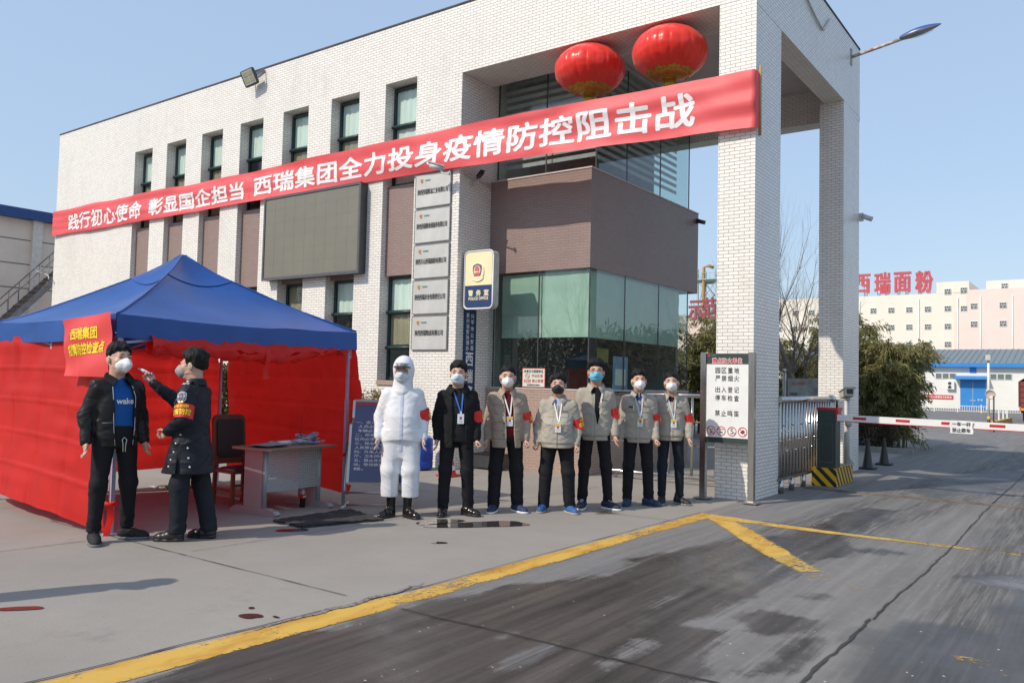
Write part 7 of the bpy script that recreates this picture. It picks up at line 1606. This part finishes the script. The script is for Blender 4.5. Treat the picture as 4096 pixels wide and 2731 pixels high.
# 3 man in the white coverall
r = person(dict(seed=3, H=1.80, b=1.07, pos=(-6.58,6.92), yaw=D2(40), label="man in a white hooded protective coverall and black rubber boots", hair=None, hood=True, mask=('surgical', MASKP), shirt=None, jacket=SUITW, jname="coverall", hem=.86, hemw=1.0, thick=1.04, wr_amp=.62, onepiece=.225, trousers=None, shoe=('boot', M("gloss_rubber_boot", (.012,.012,.013), .12), MT['rubber']),
    belly=.015, glove=2, abang=2.05, ft={-1:(-.115,0,D2(-32)),1:(.115,-.03,D2(38))}, el={-1:(-.250,.045,1.11),1:(.243,.04,1.11)}, wr={-1:(-.252,-.04,.885),1:(.246,-.04,.885)}))
hd = r['head']; f = Fld((-.22,-.20,-.26), (.22,.20,.20), .008)
f.ell((0,.010,.030), (.105,.122,.130), 0).cone((0,.018,-.06), (0,.022,-.13), .088, .092, .04).cone((0,.022,-.13), (0,.02,-.19), .090, .108, .03); X, Y, Z = np.meshgrid(*f.ax, indexing='ij'); f.F += .004*vn(X*9, Y*9, Z*9)-.004*(1-np.abs(vn(X*11, Y*11, Z*15)))**4; f.F = np.maximum(f.F, np.maximum(-.225-Z, 0*Z-.01)-.0); f.F = np.maximum(f.F, -(np.sqrt((X/.066)**2+((Y+.12)/.10)**2+((Z+.015)/.098)**2)-1)*.07); f.F = np.maximum(f.F, -np.maximum(np.abs(X)-.050*np.clip((.0-Z)/.1-1, 0, 1)*0-.03, np.maximum(Y+.04, np.abs(Z+.125)-.06)) if False else f.F)
V, Q = f.mesh(); mesh_obj("hood", hd(V), Q.tolist(), SUITW, r['P'], smooth=True)
cp_ = MB(); cp_.grid(lambda u, v: tuple(hd([(.098*math.sin(math.pi*(u-.5))*.86*(1+.05*v), -.085-.025-.052*v*math.cos(math.pi*(u-.5)*.9)+.075*(1-math.cos(math.pi*(u-.5)*.9)), .062-.022*v*math.cos(math.pi*(u-.5))-.016*(abs(u-.5)*2)**2)])[0]), 20, 6); co = cp_.build("cap_peak", MT['black'], r['P'])
bd_ = MB(); bd_.grid(lambda u, v: tuple(hd([(.088*math.sin(math.pi*(u-.5)*.86), .012-.130*math.cos(math.pi*(u-.5)*.86), .060+.026*v)])[0]), 20, 2); bd_.build("cap_band", M("cap_check", (.5,.5,.52), .6, var=.9, vs=60, col2=(.02,.02,.02)), r['P'])
r['patch'](r['rect'](-.014,.014,.74,1.40), 2, 56, .006, "zip_flap", M("coverall_zip", (.62,.66,.80), .5), r['jk'])
# 4 man in the black hooded coat, blue lanyard
r = person(dict(seed=4, H=1.79, b=1.05, pos=(-6.20,7.46), yaw=D2(39), label="man in a black coat and black jumper with a blue lanyard", hair='short', mask=('surgical', MASKP), shirt=cloth_mat("black_jumper", (.010,.018,.020)), shirt_name="jumper", jacket=BLACKC, hem=.77, thick=1.06, open=[(.75,.075,.03),(1.05,.068,.02),(1.28,.065,.01),(1.40,.06,0),(1.5,.07,0)], collar=BLACKC, collar_b=1.2, trousers=TROU, legw=.96, them=.07,
    shoe=('low', M("black_dress_shoe", (.014,.013,.013), .22), MT['rubber']), lanyard=(M("lanyard_blue", (.05,.17,.66), .5), .04, 1.185), card='blue', abang=2.2, ft={-1:(-.14,-.02,D2(-6)),1:(.15,.02,D2(48))}, hand={1:'fist'}))
_p4 = r['P']
# 5 man in the quilted beige jacket, maroon jumper
r = person(dict(seed=5, H=1.765, b=1.05, pos=(-5.93,8.08), yaw=D2(36), label="man in a quilted beige jacket over a maroon jumper", hair='crew', mask=('n95', MASKW), shirt=MAROON, shirt_name="jumper", jacket=QUILT, hem=.775, thick=1.06, open=[(.75,.055,.055),(.95,.042,.045),(1.24,.048,.03),(1.39,.05,.0),(1.5,.062,0)], collar=QUILT, seams=(.88,.98,1.08,1.18,1.28), trousers=TROU, legw=1.08, them=.05, belly=.02,
    buttons=[(-.035,1.33),(-.035,1.20),(-.03,1.07),(-.028,.93)], shoe=('low', M("navy_trainer", (.02,.035,.09), .7), MT['white']), lanyard=(MT['white'], .035, 1.17), abang=1.95, ft={-1:(-.14,-.03,D2(-14)),1:(.15,.02,D2(40))}, hand={1:'fist'}))
WK = dict(shirt=LBLUE, jacket=KHAKI, collar=KHAKI, pockets=True, band=True, cuffs=True, trousers=TROU, group=None)
# 6 shorter man, black mask
r = person(dict(WK, seed=6, H=1.675, b=1.12, belly=.045, pos=(-5.46,8.50), yaw=D2(26), label="shorter stout man in a khaki work jacket with a black mask and blue shoes", hair='short', mask=('cloth', MASKK), hem=.825, hemw=1.02, wr_amp=1.35, open=[(1.30,.0,0),(1.39,.035,0),(1.5,.062,0)], legw=1.1, them=.045,
    shoe=('low', M("bright_blue_trainer", (.025,.11,.30), .7), M("tan_sole", (.45,.38,.30), .7)), lanyard=(MT['white'], .03, 1.16), abang=1.55, ft={-1:(-.17,0,D2(-8)),1:(.17,0,D2(38))}, el={-1:(-.262,.03,1.10),1:(.256,.03,1.10)}, wr={-1:(-.25,-.07,.885),1:(.245,-.06,.875)}, hand={-1:'fist',1:'fist'}))
# 7 tall young man with glasses
r = person(dict(WK, seed=7, H=1.865, b=.98, pos=(-5.27,9.08), yaw=D2(32), label="tall man with glasses and a bright blue mask in a khaki jacket", hair='fluffy', mask=('surgical', MASKB), shirt=cloth_mat("black_tee", (.012,.012,.013)), hem=.81, open=[(.98,.0,.02),(1.15,.032,.025),(1.38,.060,.01),(1.5,.066,0)], zipx=-.03, legw=.90, them=.085, ankw=.058,
    shoe=('low', M("navy_canvas", (.015,.02,.04), .7), MT['white']), laces=MT['white'], flash=True, abang=2.1, ft={-1:(-.14,-.02,D2(-10)),1:(.17,.0,D2(50))}, hand={1:'relax'}))
g = MB(); hd = r['head']
for x in (-.034, .034): g.tube([tuple(hd([(x+.024*math.cos(a), -.108+.02*abs(x+.024*math.cos(a))**1*3*.3, .006+.017*math.sin(a))])[0]) for a in np.linspace(0, 6.2832, 18)], .0022, 5)
g.tube([tuple(hd([q_])[0]) for q_ in ((-.010,-.110,.010),(.010,-.110,.010))], .002, 5)
for s in (-1, 1): g.tube([tuple(hd([q_])[0]) for q_ in ((s*.058,-.098,.010),(s*.078,-.05,.012),(s*.084,.01,.010))], .002, 5)
g.build("glasses", MT['dgrey'], r['P'])
r['patch'](lambda u, v: (.035+.02*u+.035*v, 1.20+.18*v), 3, 14, .008, "lapel_lining", M("lining_white", (.66,.66,.70), .7), r['jk'])
# 8 man with a navy collar under the jacket
r = person(dict(WK, seed=8, H=1.76, b=1.02, pos=(-5.00,9.74), yaw=D2(29), label="man in a khaki work jacket over a navy collar with a pen in his pocket", hair='short', hs=(1.0,1.0,1.02), mask=('n95', MASKW), shirt=cloth_mat("navy_zip_top", (.02,.04,.17)), hem=.815, open=[(1.28,.0,0),(1.39,.04,0),(1.5,.062,0)], legw=.98, them=.07,
    shoe=('low', M("navy_runner", (.012,.035,.085), .6), M("navy_sole", (.03,.04,.07), .6)), flash=True, lanyard=(M("lanyard_pale", (.55,.66,.75), .6), .02, 1.16), abang=2.25, ft={-1:(-.13,-.03,D2(-10)),1:(.15,.02,D2(58))}, hand={1:'fist'}))
r['patch'](r['rect'](-.125,-.075,1.268,1.288), 4, 2, .013, "name_tag", MT['black'], r['jk']); pn = MB(); y = r['C'].front([-.068], [1.25])[0]; pn.tube([(-.068,y-.016,1.22),(-.068,y-.016,1.295)], .005, 6); pn.build("pen", MT['white'], r['jk'])
nk = MB(); nk.grid(lambda u, v: (.068*math.cos(6.283*u), .006+.066*math.sin(6.283*u), 1.425+.055*v), 24, 3); nk.build("high_collar", bpy.data.materials["navy_zip_top"], r['P']); zz = MB(); zz.tube([(.004,-.064,1.475),(.004,-.066,1.425),(.004,-.080,1.40)], .004, 5); zz.build("zip", M("zip_lime", (.55,.65,.10), .5), r['P'])
# 9 slim young man at the right end
r = person(dict(WK, seed=9, H=1.745, b=.96, pos=(-4.74,10.18), yaw=D2(28), label="slim young man in a khaki work jacket and dark jeans nearest the safety board", hair='crew', hs=(1,1,1.0), mask=('n95', MASKW), hem=.845, open=[(1.30,.0,0),(1.39,.035,0),(1.5,.062,0)], trousers=cloth_mat("dark_jeans", (.016,.020,.030), .8, .3, 30), legw=.86, ankw=.058, them=.10, shirt=cloth_mat("plum_tee", (.03,.014,.02)),
    shoe=('high', M("black_hightop", (.016,.016,.016), .6), M("sole_mixed", (.35,.35,.35), .7, var=.8, vs=40, col2=(.02,.02,.02))), laces=MT['black'], lanyard=(M("lanyard_light", (.6,.7,.75), .6), .03, 1.155), abang=2.3, ft={-1:(-.11,-.02,D2(-4)),1:(.13,.0,D2(46))}, el={1:(.232,.03,1.11)}, wr={1:(.238,-.06,.895)}))

# one more man just past the left edge: only his shadow falls into view
dup(_p4, (-6.60, 1.72, 0), D2(70), "man in black just outside the picture whose shadow falls across the pavement at left")
